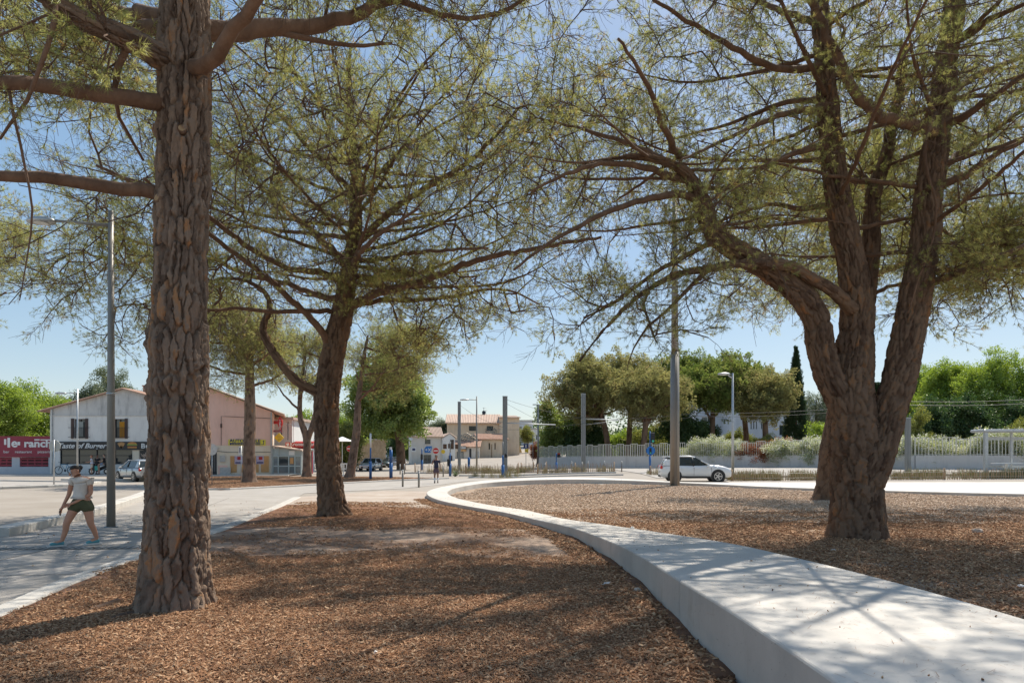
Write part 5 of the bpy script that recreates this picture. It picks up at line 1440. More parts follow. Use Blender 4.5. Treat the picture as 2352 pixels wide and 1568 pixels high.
# --- pink house
YP = 61.0; kp = YP / F; zp = lambda y: CAMH - (y - 1046) * kp
RP = math.radians(17)
r3 = thing('pink_house', 'pink rendered house with cream lower wall and driving school sign', 'house', ((626 - 1176) * kp - 164 * kp * math.cos(RP), YP - 164 * kp * math.sin(RP), 0), RP)
xp = lambda x: (x - 462) * kp
W3 = xp(626)
top_l, top_r, zr_ = zp(893), zp(946), zp(891)
hp = [(xp(487), xp(508), 0, zp(1036))]
wall(MB(), 0, W3, 0, zp(1023), 0, .3, hp).build('wall', M['render_cream'], r3)
m_ = MB(); m_.extr([(0, zp(1023)), (W3, zp(1023)), (W3, top_r), (xp(478), zr_), (0, zp(897))], 'y', -.012, .3); m_.build('gable', M['render_pink'], r3)
m_ = MB(); m_.box((W3 - .15, 6, top_r / 2), (.3, 11.4, top_r)); m_.box((.15, 6, 2.5), (.3, 11.4, 5)); m_.box((W3 / 2, 11.9, 2.5), (W3, .3, 5)); m_.build('side_wall', M['render_cream'], r3)
m_ = MB(); ex = xp(651); tile_roof(m_, (ex, -.45, zp(953)), (ex, 12.2, zp(953)), (xp(478), 12.2, zr_ + .02), (xp(478), -.45, zr_ + .02), 48); m_.build('roof', M['tile_p'], r3)
m_ = MB(); tile_roof(m_, (-1.0, 12.2, zp(904)), (-1.0, -.45, zp(904)), (xp(478), -.45, zr_ + .02), (xp(478), 12.2, zr_ + .02), 48); m_.build('roof', M['tile_p'], r3)
m_ = MB(); m_.box((xp(497.5), .12, zp(1036) / 2), (xp(508) - xp(487), .06, zp(1036))); dr = m_.build('door', M['dark'], r3)
m_ = MB()
for q in range(6): m_.box((xp(488.5) + q * .14, .075, zp(1060)), (.025, .03, 1.7))
m_.build('grille', M['steel'], dr)
m_ = MB(); m_.box((xp(498), -.09, zp(1030)), (xp(509) - xp(485), .2, .16)); m_.box((xp(498), -.05, zp(1034)), (xp(506) - xp(488), .1, .35)); m_.build('shutter_box', M['galv'], r3)
m_ = MB(); m_.box((xp(520), -.06, zp(1053)), (.45, .14, .55)); m_.build('meter_box', M['kerb'], r3)
m_ = MB(); m_.box((xp(526), -.1, zp(1082)), (.85, .2, .75)); m_.build('grey_cabinet', M['galv'], r3)
m_ = MB(); m_.box((xp(520), -.01, zp(1078)), (xp(533) - xp(513), .05, .8)); m_.build('patch', M['render_pink'], r3)
for a, b in ((536, 549.5), (558, 574), (588, 596), (601, 618)):
    m_ = MB(); m_.box(((xp(a) + xp(b)) / 2, -.025, (zp(1047) + zp(1084)) / 2), ((b - a) * kp, .05, 37 * kp)); m_.build('panel', M['orange'], r3)
for a in (553.5, 599):
    m_ = MB(); m_.box((xp(a), -.06, zp(1056)), (17 * kp, .02, 18.5 * kp)); po = m_.build('poster', M['violet'], r3)
    m_ = MB(); m_.box((xp(a) + .05, -.074, zp(1052)), (8 * kp, .008, 7 * kp)); m_.build('print', M['awning_red'], po)
    m_ = MB(); m_.box((xp(a), -.074, zp(1062)), (14 * kp, .008, 3 * kp)); m_.build('print', M['navy'], po)
m_ = MB(); m_.box((xp(571.5), -.05, zp(1016.3)), (79 * kp, .06, 13 * kp)); sg = m_.build('school_sign', M['sign_yellow'], r3)
text('AUTO ECOLE', .36, M['navy'], sg, (xp(534), -.082, zp(1015.5)), bold=.012, width=66 * kp)
m_ = MB(); m_.box((xp(567.5), -.083, zp(1019.5)), (65 * kp, .008, 5 * kp)); sb = m_.build('band', M['navy'], sg)
strokes(sb, xp(537), xp(562), zp(1019.5), -.089, .12, M['sign_yellow'], 8, .35)
strokes(sb, xp(588), xp(599), zp(1019.5), -.089, .1, M['sign_yellow'], 6, 0)
m_ = MB(); m_.extr([(xp(606), zp(1021)), (xp(607.4), zp(1021)), (xp(607.4), zp(1014)), (xp(608.6), zp(1014)), (xp(606.7), zp(1011)), (xp(604.8), zp(1014)), (xp(606), zp(1014))], 'y', -.09, -.08); m_.box((xp(603.5), -.085, zp(1020.6)), (4 * kp, .01, .05)); m_.build('arrow', M['navy'], sg)
m_ = MB(); m_.tube([(xp(517), -.05, zp(1023)), (xp(517), -.05, zp(958)), (xp(540), -.05, zp(958.5)), (xp(622), -.05, zp(961))], .018, 5); m_.tube([(xp(508), -.05, zp(1036)), (xp(530), -.05, zp(1038.5)), (xp(622), -.05, zp(1038))], .018, 5); m_.build('cable', M['dark'], r3)
m_ = MB(); m_.box((W3 - .1, -.08, top_r / 2), (.11, .11, top_r)); m_.build('downpipe', M['galv'], r3)
m_ = MB(); m_.box((xp(517), -.06, zp(979)), (.12, .1, .34)); m_.build('junction_box', M['shutter'], r3)

# --- glazed porch leaning on the pink house
r4 = thing('glazed_porch', 'pale grey-green glazed porch between pink house and red awning', 'porch', ((627 - 1176) * kp, YP - .05, 0))
x4 = lambda x: (x - 627) * kp
m_ = MB()
for a in (627.5, 640, 664, 678, 692):
    zt = zp(1024 + (a - 627) * .13); m_.box((x4(a), .0, zt / 2), (.1, .1, zt))
for zq in (.12, zp(1070), zp(1047)): m_.box((x4(659.5), .0, zq), (64 * kp, .07, .1))
fr_ = m_.build('frame', M['kiosk'], r4)
for a, b in ((627.5, 640), (640, 664), (664, 678), (678, 692)):
    for z0_, z1_, gm in ((.17, zp(1070) - .05, 'glass_l'), (zp(1070) + .05, zp(1047) - .05, 'glass' if a == 640 else 'glass_l'), (zp(1047) + .05, zp(1030), 'kiosk')):
        m_ = MB(); m_.box(((x4(a) + x4(b)) / 2, .02, (z0_ + z1_) / 2), ((b - a) * kp - .1, .02, z1_ - z0_)); m_.build('pane', M[gm], r4)
m_ = MB(); m_.extr([(x4(625), zp(1022.5)), (x4(697), zp(1033)), (x4(697), zp(1036)), (x4(625), zp(1025))], 'y', -.4, 3.2); m_.build('roof', M['tile_p'], r4)
m_ = MB(); m_.box((x4(671), -.06, zp(1058)), (8 * kp, .02, 14 * kp)); m_.build('notice', M['orange'], r4)
m_ = MB(); m_.box((x4(671), -.06, zp(1040)), (13 * kp, .02, 10 * kp)); nt_ = m_.build('notice', M['sign_white'], r4)
m_ = MB(); m_.box((x4(645), 1.0, 1.4), (33 * kp, .1, 2.4)); m_.build('counter', M['render_cream'], r4)
m_ = MB(); m_.box((x4(692), 1.5, zp(1036) / 2), (.06, 3.0, zp(1036))); m_.build('side_glazing', M['glass_l'], r4)

# --- white house with tobacconist's signs and red awning
YT = 66.0; kt = YT / F; zt_ = lambda y: CAMH - (y - 1046) * kt
r5 = thing('tobacconist_house', 'small bright white house carrying red and yellow tobacconist signs', 'house', ((628 - 1176) * kt, YT, 0))
xt = lambda x: (x - 628) * kt
xs_ = lambda x, Y: (x - 1176) / F * Y - (628 - 1176) * kt      # same picture column, nearer plane
zs_ = lambda y, Y: CAMH - (y - 1046) / F * Y
wall(MB(), 0, xt(671), 0, zt_(962), 0, .3, [(xt(659.5), xt(663), zt_(1010), zt_(968)), (xt(645), xt(648), zt_(1000), zt_(968))]).build('wall', M['render_bright'], r5)
m_ = MB(); m_.box((xt(671) / 2, 4, zt_(962) / 2), (xt(671) - .02, 7, zt_(962) - .05)); m_.build('body', M['render_bright'], r5)
m_ = MB(); m_.box((xt(671) / 2, 3.6, zt_(961)), (xt(671) + .5, 8, .25)); m_.build('roof', M['tile_p'], r5)
def sign_on(parent, prof, y, th, m, name): q = MB(); q.extr(prof, 'y', y - th, y); return q.build(name, m, parent)
YS5 = YT - 4.4; X5 = lambda x: xs_(x, YS5); Z5 = lambda y: zs_(y, YS5); y5 = -4.4; k5 = YS5 / F
rs = sign_on(r5, [(X5(644.5), Z5(988)), (X5(650), Z5(974)), (X5(650), Z5(967)), (X5(644.5), Z5(956)), (X5(639), Z5(967)), (X5(639), Z5(974))], y5, .2, M['red'], 'tobacco_sign')
for i, ch_ in enumerate('TABAC'): text(ch_, .22, M['sign_white'], rs, (X5(643), y5 - .21, Z5(968 + i * 4.1)), bold=.008, ext=.004)
m_ = MB(); m_.box((X5(634.5), y5 - .1, Z5(970)), (10 * k5, .1, 7 * k5)); m_.build('bracket', M['red'], rs)
m_ = MB(); m_.box((X5(640), y5 / 2, Z5(971)), (.04, -y5, .04)); m_.build('bracket', M['steel'], rs)
s2 = sign_on(r5, [(X5(629), Z5(992.5)), (X5(648), Z5(992.5)), (X5(648), Z5(987.8)), (X5(629), Z5(987.8))], y5 - .05, .08, M['burgundy'], 'small_sign')
strokes(s2, X5(630.5), X5(646.5), Z5(990.3), y5 - .135, .11, M['sign_white'], 10, 0)
s3 = sign_on(r5, [(X5(642), Z5(1016)), (X5(653), Z5(1005)), (X5(642), Z5(994)), (X5(631), Z5(1005))], y5 - .05, .1, M['yellow'], 'diamond_sign')
strokes(s3, X5(639), X5(648), Z5(1009), y5 - .16, .12, M['dark'], 6, .2)
strokes(s3, X5(638), X5(645), Z5(1003), y5 - .16, .16, M['orange'], 4, .4)
YW = YT - 3.0; XW = lambda x: xs_(x, YW); ZW = lambda y: zs_(y, YW); kw_ = YW / F
aw = MB(); aw.extr([(-3.0, ZW(1023)), (-2.95, ZW(1030)), (0, zt_(1013)), (0, zt_(1015))], 'x', XW(656), XW(721)); awo = aw.build('awning', M['awning_red'], r5)
m_ = MB(); m_.box((XW(688), -3.02, ZW(1021)), (64 * kw_, .05, 11 * kw_)); av = m_.build('valance', M['red'], awo)
text('Kronenbourg', .46, M['sign_white'], av, (XW(667), -3.055, ZW(1023.5)), bold=.01, width=60 * kw_, ext=.006)
m_ = MB(); m_.extr([(XW(660), ZW(1025)), (XW(665), ZW(1022)), (XW(664), ZW(1017)), (XW(657), ZW(1018))], 'y', -3.06, -3.045); m_.build('emblem', M['sign_white'], av)
m_ = MB(); m_.box((xt(695), -.2, zt_(1040) * .5), (xt(721) - xt(672), .3, zt_(1030))); m_.build('wall', M['burgundy'], r5)
# ================================================================ houses at the back
# --- pale house with bank signs: front seen almost flat, gable end turned to the right
YL = 118.0; kl = YL / F
zl = lambda y: CAMH - (y - 1046) * kl
gl = ground_z((990 - 1176) * kl, YL)
r6 = thing('bank_house', 'pale beige two-storey house with blue logo signs and tiled roof', 'house', ((946 - 1176) * kl, YL, 0), math.radians(14))
W6 = 68 * kl / math.cos(math.radians(14)); x6 = lambda x: (x - 946) * kl / math.cos(math.radians(14)); D6 = 5.6
e6, rz6 = zl(1001), zl(987) + .5
wall(MB(), 0, W6, -.6, e6, 0, .3, [(x6(975), x6(987.5), zl(1019), zl(1009)), (x6(972), x6(989), -.3, zl(1044))]).build('wall', M['render_lcl'], r6)
m_ = MB(); m_.extr([(.0, -.6), (D6, -.6), (D6, e6), (D6 / 2, rz6), (.0, e6)], 'x', W6 - .3, W6 + .02); m_.build('gable', M['render_bright'], r6)
m_ = MB(); m_.extr([(.05, -.6), (D6, -.6), (D6, e6), (D6 / 2, rz6), (.05, e6)], 'x', -.02, .3); m_.box((W6 / 2, D6 - .15, e6 / 2), (W6 - .7, .3, e6)); m_.build('side_wall', M['render_lcl'], r6)
m_ = MB(); tile_roof(m_, (-.3, -.35, e6 - .2), (W6 + .2, -.35, e6 - .2), (W6 + .2, D6 / 2, rz6), (-.3, D6 / 2, rz6), 24, .1); m_.build('roof', M['tile_p'], r6)
m_ = MB(); tile_roof(m_, (W6 + .2, D6 + .35, e6 - .2), (-.3, D6 + .35, e6 - .2), (-.3, D6 / 2, rz6), (W6 + .2, D6 / 2, rz6), 24, .1); m_.build('roof', M['tile_p'], r6)
window(r6, x6(975), x6(987.5), zl(1019), zl(1009), 0, 'dark', 'glass', 1, 1, .05)
window(r6, x6(972), x6(989), -.3, zl(1044), 0, 'steel', 'glass', 2, 2, .08, name='shop_window', sill=False)
q = MB(); c6 = x6(982.5); zc6 = zl(1032); w_, h_ = .65, .55
pr = [(c6 - w_, zc6 - h_), (c6 + w_ * .6, zc6 - h_), (c6 + w_ * .85, zc6), (c6 + w_, zc6 + h_), (c6 - w_ * .5, zc6 + h_), (c6 - w_, zc6 + h_ * .3)]
q.extr(pr, 'y', -.12, -.02); lg = q.build('logo', M['lcl_blue'], r6)
text('+', .72, M['sign_white'], lg, (c6 - w_ * .85, -.135, zc6 - .3), bold=.02, ext=.006)
text('X', .72, M['sign_white'], lg, (c6 - w_ * .15, -.135, zc6 - .3), bold=.02, ext=.006)
q = MB(); q.box((x6(949), -.8, zl(1032)), (.75, .12, .8)); bs = q.build('bracket_sign', M['white'], r6)
q = MB(); q.box((x6(949), -.87, zl(1032)), (.5, .02, .38)); q.build('emblem', M['navy'], bs)
q = MB(); q.box((W6 + .06, D6 * .48, zl(1013)), (.06, D6 * .5, 1.3)); bb = q.build('blue_board', M['bluegrey'], r6)
for zq, hh in ((zl(1009.5), .24), (zl(1014), .12), (zl(1017), .12)):
    q = MB(); q.box((W6 + .1, D6 * .48, zq), (.01, D6 * (.36 if hh > .2 else .44), hh)); q.build('lettering', M['sign_white'], bb)
q = MB(); q.disc((-.2, -.1, zl(1008)), .36, (-.3, -1, .4), .05); q.build('dish', M['white'], r6)
# second, narrower white gable behind it
r6b = thing('white_gable_house', 'narrow white gabled house right of the bank house', 'house', ((1017 - 1176) * (YL + 6) / F, YL + 4.5, 0), math.radians(14))
kk = (YL + 6) / F; zl2 = lambda y: CAMH - (y - 1046) * kk; w6b = 30 * kk
m_ = MB(); m_.extr([(0, -.5), (w6b, -.5), (w6b, zl2(1006)), (w6b * .6, zl2(996)), (0, zl2(1008))], 'y', 0, 7); m_.build('wall', M['render_bright'], r6b)
m_ = MB(); tile_roof(m_, (-.3, 7, zl2(1008.5)), (-.3, -.2, zl2(1008.5)), (w6b * .6, -.2, zl2(996) + .02), (w6b * .6, 7, zl2(996) + .02), 18, .08); m_.build('roof', M['tile_p'], r6b)
m_ = MB(); tile_roof(m_, (w6b + .3, -.2, zl2(1007)), (w6b + .3, 7, zl2(1007)), (w6b * .6, 7, zl2(996) + .02), (w6b * .6, -.2, zl2(996) + .02), 18, .08); m_.build('roof', M['tile_p'], r6b)
for a, b, c in ((1040, 1010, 1031), (1036.5, 1046, 1061)):
    xw = (a - 1017) * kk; m_ = MB(); m_.box((xw, -.05, (zl2(b) + zl2(c)) / 2), (.62, .06, zl2(b) - zl2(c))); wd = m_.build('window', M['shutter'], r6b)
    m_ = MB(); m_.box((xw - .1, -.09, (zl2(b) + zl2(c)) / 2), (.2, .02, zl2(b) - zl2(c) - .1)); m_.build('pane', M['glass'], wd)

# --- big beige house with the long tiled roof
YK = 140.0; kb = YK / F; zb = lambda y: CAMH - (y - 1046) * kb
r7 = thing('beige_house', 'large beige house with long tiled roof and graffiti beside the rising street', 'house', ((1030 - 1176) * kb, YK, 0), math.radians(3))
x7 = lambda x: (x - 1030) * kb
W7 = x7(1145)
wall(MB(), 0, W7, .5, zb(970), 0, .3, [(x7(1077), x7(1093), zb(989), zb(978)), (x7(1118), x7(1133), zb(989), zb(978))]).build('wall', M['render_beige'], r7)
window(r7, x7(1077), x7(1093), zb(989), zb(978), 0, 'dark', 'glass', 2, 1, .08); window(r7, x7(1118), x7(1133), zb(989), zb(978), 0, 'dark', 'glass', 2, 1, .08)
D7 = 7.0; rz7 = zb(948)
m_ = MB(); m_.extr([(0, .5), (D7 * 2, .5), (D7 * 2, zb(970)), (D7, rz7), (0, zb(970))], 'x', W7 - .02, W7 + .3); m_.extr([(.02, .5), (D7 * 2, .5), (D7 * 2, zb(970)), (D7, rz7), (.02, zb(970))], 'x', -.3, .0); m_.build('gable', M['render_beige'], r7)
m_ = MB(); tile_roof(m_, (-.7, -.6, zb(972.5)), (W7 + .6, -.6, zb(972.5)), (W7 + .6, D7, rz7), (-.7, D7, rz7), 34, .13); m_.build('roof', M['tile_p'], r7)
m_ = MB(); tile_roof(m_, (W7 + .6, D7 * 2 + .6, zb(972.5)), (-.7, D7 * 2 + .6, zb(972.5)), (-.7, D7, rz7), (W7 + .6, D7, rz7), 34, .13); m_.build('roof', M['tile_p'], r7)
m_ = MB(); m_.box((x7(1170), 4, (zb(957) + .5) / 2), (x7(1193) - x7(1147), 9, zb(957) - .5)); m_.build('wing', M['render_beige'], r7)
m_ = MB(); tile_roof(m_, (x7(1146), -1.0, zb(960)), (x7(1196), -1.0, zb(960)), (x7(1190), 8, zb(950)), (x7(1146), 8, zb(950)), 14, .1); m_.build('roof', M['tile_p'], r7)
m_ = MB(); m_.tube([(x7(1112), D7, rz7), (x7(1112), D7, zb(930))], .05, 6); m_.tube([(x7(1109), D7, zb(931)), (x7(1118), D7, zb(931))], .03, 5); m_.tube([(x7(1117), D7, rz7), (x7(1117), D7, zb(937))], .04, 6); m_.tube([(x7(1114), D7, zb(937)), (x7(1121), D7, zb(937))], .03, 5); an = m_.build('aerial', M['steel'], r7)
m_ = MB(); m_.disc((x7(1112), D7 - .2, zb(942)), .4, (.2, -1, .3), .06); m_.disc((x7(1112), D7 - .2, zb(947)), .35, (.2, -1, .3), .06); m_.build('dish', M['dark'], r7)
M['graffiti'] = mat('graffiti_paint', (.02, .03, .04), .6, scale=1.2, col2=(.3, .36, .38), detail=2)
def graffiti(root, cx, cz, w, h, y, seed):
    r = random.Random(seed); q = MB()
    for i in range(9):
        x = cx - w / 2 + w * (i + .5) / 9; a = h * (.55 + .45 * r.random()) * (1 - .5 * abs(i - 4) / 5)
        pts = [(x + w / 13 * math.sin(t * 1.8 + i), y, cz - a / 2 + a * t / 6) for t in range(7)]
        q.tube(pts, w / 60, 4)
    return q.build('graffiti', M['graffiti'], root, kind='stuff')
graffiti(r7, x7(1128), zb(990), 2.4, 2.2, -.02, 3)
# lower annexe with kebab shop
YA2 = 131.0; ka = YA2 / F; za = lambda y: CAMH - (y - 1046) * ka
r8 = thing('kebab_annexe', 'low tiled annexe with kebab shop sign before the beige house', 'house', ((1044 - 1176) * ka, YA2, 0), math.radians(-4))
x8 = lambda x: (x - 1044) * ka
m_ = MB(); m_.extr([(x8(1044), .4), (x8(1100), .4), (x8(1100), za(1026)), (x8(1092), za(1008)), (x8(1068), za(992)), (x8(1044), za(1002))], 'y', 2.0, 3.0); m_.build('gable', M['render_beige'], r8)
graffiti(r8, x8(1068), za(1004), 3.6, 1.7, 1.96, 5)
wall(MB(), x8(1044), x8(1102), .3, za(1027), 0, .3, [(x8(1049), x8(1065), .6, za(1037)), (x8(1078), x8(1083), .6, za(1030)), (x8(1092), x8(1101), .7, za(1036))]).build('wall', M['render_lcl'], r8)
m_ = MB(); tile_roof(m_, (x8(1042), -.4, za(1027)), (x8(1104), -.4, za(1027)), (x8(1104), 2.2, za(1011)), (x8(1042), 2.2, za(1011)), 20, .1); m_.build('roof', M['tile'], r8)
window(r8, x8(1049), x8(1065), .6, za(1037), 0, 'dark', 'glass_l', 2, 1, .08, name='shop_window', sill=False)
m_ = MB(); m_.box((x8(1080.5), .1, (za(1030) + .6) / 2), (5 * ka, .06, za(1030) - .6)); m_.build('door', M['dark'], r8)
m_ = MB(); m_.box((x8(1096.5), .1, (za(1036) + .7) / 2), (9 * ka, .06, za(1036) - .7)); m_.build('shutter', M['galv'], r8)
m_ = MB(); m_.box((x8(1062), -.5, za(1028)), (20 * ka, .5, 7.5 * ka)); ks = m_.build('kebab_sign', M['sign_black'], r8)
text("O' KEBAB", .62, M['sign_white'], ks, (x8(1054), -.77, za(1030.5)), bold=.02, width=17 * ka)
m_ = MB(); m_.box((x8(1062), -.4, za(1034)), (19 * ka, .6, 4.5 * ka)); m_.build('sign_base', M['orange'], r8)
# long lower wall of the beige house along the street, stepping up
r8b = thing('street_wing', 'beige street wing with small windows right of the kebab shop', 'house', tuple(P(1100, 1046, 133).xy) + (0,), math.radians(12))
k9 = 1 / math.cos(math.radians(12)) * 134 / F; z9 = lambda y: CAMH - (y - 1046) * 134 / F; x9 = lambda x: (x - 1100) * k9
wall(MB(), 0, x9(1166), .4, z9(1010), 0, .3, [(x9(1122), x9(1125.5), z9(1032), z9(1017)), (x9(1135), x9(1138.5), z9(1032), z9(1017)), (x9(1127.5), x9(1130), .9, z9(1020))]).build('wall', M['render_beige'], r8b)
for a in (1122, 1135): window(r8b, x9(a), x9(a + 3.5), z9(1032), z9(1017), 0, 'wood', 'glass', 1, 1, .05)
m_ = MB(); m_.box((x9(1128.7), .12, (z9(1020) + .9) / 2), (2.5 * k9, .06, z9(1020) - .9)); m_.build('door', M['wood'], r8b)
m_ = MB(); tile_roof(m_, (-.3, -.4, z9(1010)), (x9(1168), -.4, z9(1010)), (x9(1168), 4.5, z9(996)), (-.3, 4.5, z9(996)), 26, .1); m_.build('roof', M['tile'], r8b)
r8c = thing('cream_outhouse', 'yellowish cream gabled outhouse at the top of the rising street', 'house', tuple(P(1178, 1046, 150).xy) + (0,), 0)
k10 = 150 / F; z10 = lambda y: CAMH - (y - 1046) * k10; x10 = lambda x: (x - 1178) * k10
m_ = MB(); m_.extr([(0, 1.2), (x10(1202), 1.2), (x10(1194), z10(1020)), (x10(1190), z10(1010)), (0, z10(1022))], 'y', 0, 6); m_.build('wall', mat('yellow_cream_render', (.58, .45, .22), .9, var=.08), r8c)
m_ = MB(); m_.box((x10(1186), -.06, z10(1032)), (4 * k10, .06, 15 * k10)); m_.build('door', M['wood'], r8c)
m_ = MB(); m_.disc((x10(1187), -.05, z10(1018.5)), .3, (0, -1, 0), .06); m_.build('vent', M['dark'], r8c)
# grey and white blocks to the right, and flats far down the left street
def block(name, label, x0, x1, ytop, Y, m, depth=12, rows=3, cols=3, ybot=1050, wcol='glass', cat='building', rz=0):
    k = Y / F; base = ground_z((x0 - 1176) * k, Y) - 1
    r = thing(name, label, cat, ((x0 - 1176) * k, Y, 0), rz)
    W = (x1 - x0) * k; H = CAMH - (ytop - 1046) * k; z0 = CAMH - (ybot - 1046) * k
    hs = []
    for i in range(cols):
        for j in range(rows):
            cx = W * (i + .5) / cols; cz = z0 + 1.2 + (H - z0 - 2) * (j + .5) / rows
            hs.append((cx - W / cols * .26, cx + W / cols * .26, cz - .65, cz + .65))
    wall(MB(), 0, W, base, H, 0, .3, hs).build('wall', m, r)
    q = MB(); q.box((W / 2, depth / 2 + .35, (H + base) / 2 - .1), (W - .05, depth, H - base - .25)); q.build('body', m, r)
    q = MB(); q.box((W / 2, depth / 2 - .1, H + .1), (W + .3, depth + .6, .2)); q.build('roof', M['kerb'], r)
    for h in hs: window(r, *h, 0, 'white', wcol, 2, 1, .07)
    return r
block('apartment_block', 'grey flat-roofed block behind the rising street', 1190, 1224, 966, 190, M['render_flat'], 12, 3, 3)
block('apartment_block', 'white block beside the grey one at the top of the street', 1216, 1252, 985, 170, M['render_bright'], 12, 2, 3)
block('apartment_block', 'white three-storey flats at the end of the left street', 858, 915, 994, 190, M['render_flat'], 14, 3, 4, 1046)
block('apartment_block', 'grey-white modern building behind the umbrella pines', 1600, 1700, 925, 128, M['render_flat'], 14, 1, 2, 1010)
block('apartment_block', 'grey slab block rising behind the cypress', 1830, 1990, 930, 150, M['render_flat'], 14, 3, 8, 1020)
# modern hall with tall strip windows and red base
YM = 120.0; km = YM / F; zm = lambda y: CAMH - (y - 1046) * km
r9 = thing('modern_hall', 'pale hall with tall strip windows and red base among the pines', 'building', ((1690 - 1176) * km, YM, 0))
xm = lambda x: (x - 1690) * km
hs = [(xm(a), xm(a + 3.6), zm(b + 19), zm(b)) for a in (1724, 1730, 1736, 1748, 1754, 1760) for b in (946, 967)] + [(xm(1790), xm(1806), zm(1000), zm(976)), (xm(1832), xm(1846), zm(998), zm(992))]
wall(MB(), 0, xm(1880), 1.0, zm(935), 0, .3, hs).build('wall', M['render_flat'], r9)
for h in hs: window(r9, *h, 0, 'white', 'glass', 1, 1, .06, sill=False)
m_ = MB(); m_.box((xm(1880) / 2, 6.4, zm(975)), (xm(1880) - .1, 12, zm(935) - 1.5)); m_.build('body', M['render_flat'], r9)
m_ = MB(); m_.box((xm(1755), -.12, zm(1013)), (xm(1810) - xm(1690), .2, 10 * km)); m_.build('red_base', M['burgundy'], r9)
m_ = MB(); m_.box((xm(1880) / 2, 6, zm(934)), (xm(1880) + .4, 12.8, .3)); m_.build('roof', M['kerb'], r9)
# blue skip full of rubble
YS = 100.0; ks_ = YS / F
r10 = thing('rubble_skip', 'long blue skip heaped with rubble behind the flowering hedge', 'skip', ((1815 - 1176) * ks_, YS, CAMH - (1030 - 1046) * ks_ - 1.6))
W10 = 168 * ks_
m_ = MB(); m_.extr([(0, 0), (W10, 0), (W10 + .4, 2.3), (-.4, 2.3)], 'y', 0, 3); m_.build('body', mat('skip_blue', (.03, .16, .42), .5, var=.12, scale=1), r10)
m_ = MB()
for i in range(13): m_.box((W10 * i / 12, -.05, 1.1), (.12, .12, 2.1))
m_.box((W10 / 2, -.06, 2.25), (W10 + .8, .14, .14)); m_.build('rib', M['blue'], r10, kind='stuff')
m_ = MB(); rr = random.Random(8)
for i in range(44): m_.box((rr.uniform(2, W10 - .3), rr.uniform(.3, 2.6), 2.2 + rr.uniform(0, .5)), (rr.uniform(.3, 1.2), rr.uniform(.3, .9), rr.uniform(.2, .6)), rr.uniform(0, 3))
m_.build('rubble', M['tile_p'], r10, kind='stuff')
m_ = MB(); m_.box((W10 * .32, 1.2, 2.55), (W10 * .3, 1.6, .25), .05); m_.build('white_sheet', M['white'], r10)
# ================================================================ railing on its long wall
WL, WR = Vector((2.9, 86.0)), Vector((64.0, 45.6))
# real corner: long run, right run parallel to the platform
fence_pts = [Vector((3.5, 86.0)), Vector((10.2, 76.0)), Vector((16.5, 69.0)), Vector((22.0, 66.0)), Vector((31.3, 53.0)), Vector((38.5, 51.0)), Vector((60.0, 48.5))]
fw = thing('railing_wall', 'long low grey wall carrying a cream metal railing beyond the road', 'wall', (0, 0, 0))
M['wallgrey'] = stain_mat('grey_wall_render', (.56, .53, .5), (.62, .59, .56), (.48, .455, .43))
for a, b in zip(fence_pts, fence_pts[1:]):
    d = (b - a); L = d.length; u = d / L; nn = Vector((-u.y, u.x)); ang = math.atan2(u.y, u.x)
    za_, zb_ = ground_z(a.x, a.y), ground_z(b.x, b.y)
    def top(t):
        p = a + d * t
        return ground_z(p.x, p.y) + 1.05 + .28 * sstep(52, 86, p.y)
    n = max(2, int(L / 3)); rings = []
    for i in range(n + 1):
        t = i / n; p = a + d * t; z0 = -.3; z1 = top(t); q = nn * .12
        rings.append([(p.x - q.x, p.y - q.y, z0), (p.x + q.x, p.y + q.y, z0), (p.x + q.x, p.y + q.y, z1), (p.x - q.x, p.y - q.y, z1)])
    m_ = MB(); m_.loft(rings, True, True); m_.build('wall', M['wallgrey'], fw)
    # each railing panel is one welded frame with bars; they alternate high and low
    pw = .92; np_ = int(L / pw)
    for i in range(np_):
        t = (i + .5) / np_; p = a + d * t; z1 = top(t)
        hi = 1.36 if i % 2 == 0 else 1.22
        key = 'panel_%d' % (i % 2)
        me = bpy.data.meshes.get(key)
        if me is None:
            q = MB(); w = pw * (.96 if i % 2 == 0 else .98)
            for k in range(5): q.box((-w / 2 + w * k / 4, 0, hi / 2), (.045, .035, hi))
            q.box((0, 0, hi), (w + .045, .037, .05)); q.box((0, 0, .06), (w + .035, .028, .035))
            me = q.mesh(key, M['cream_metal'])
        o = link('railing_panel', me, fw, (p.x, p.y, z1)); o.rotation_euler = (0, 0, ang)

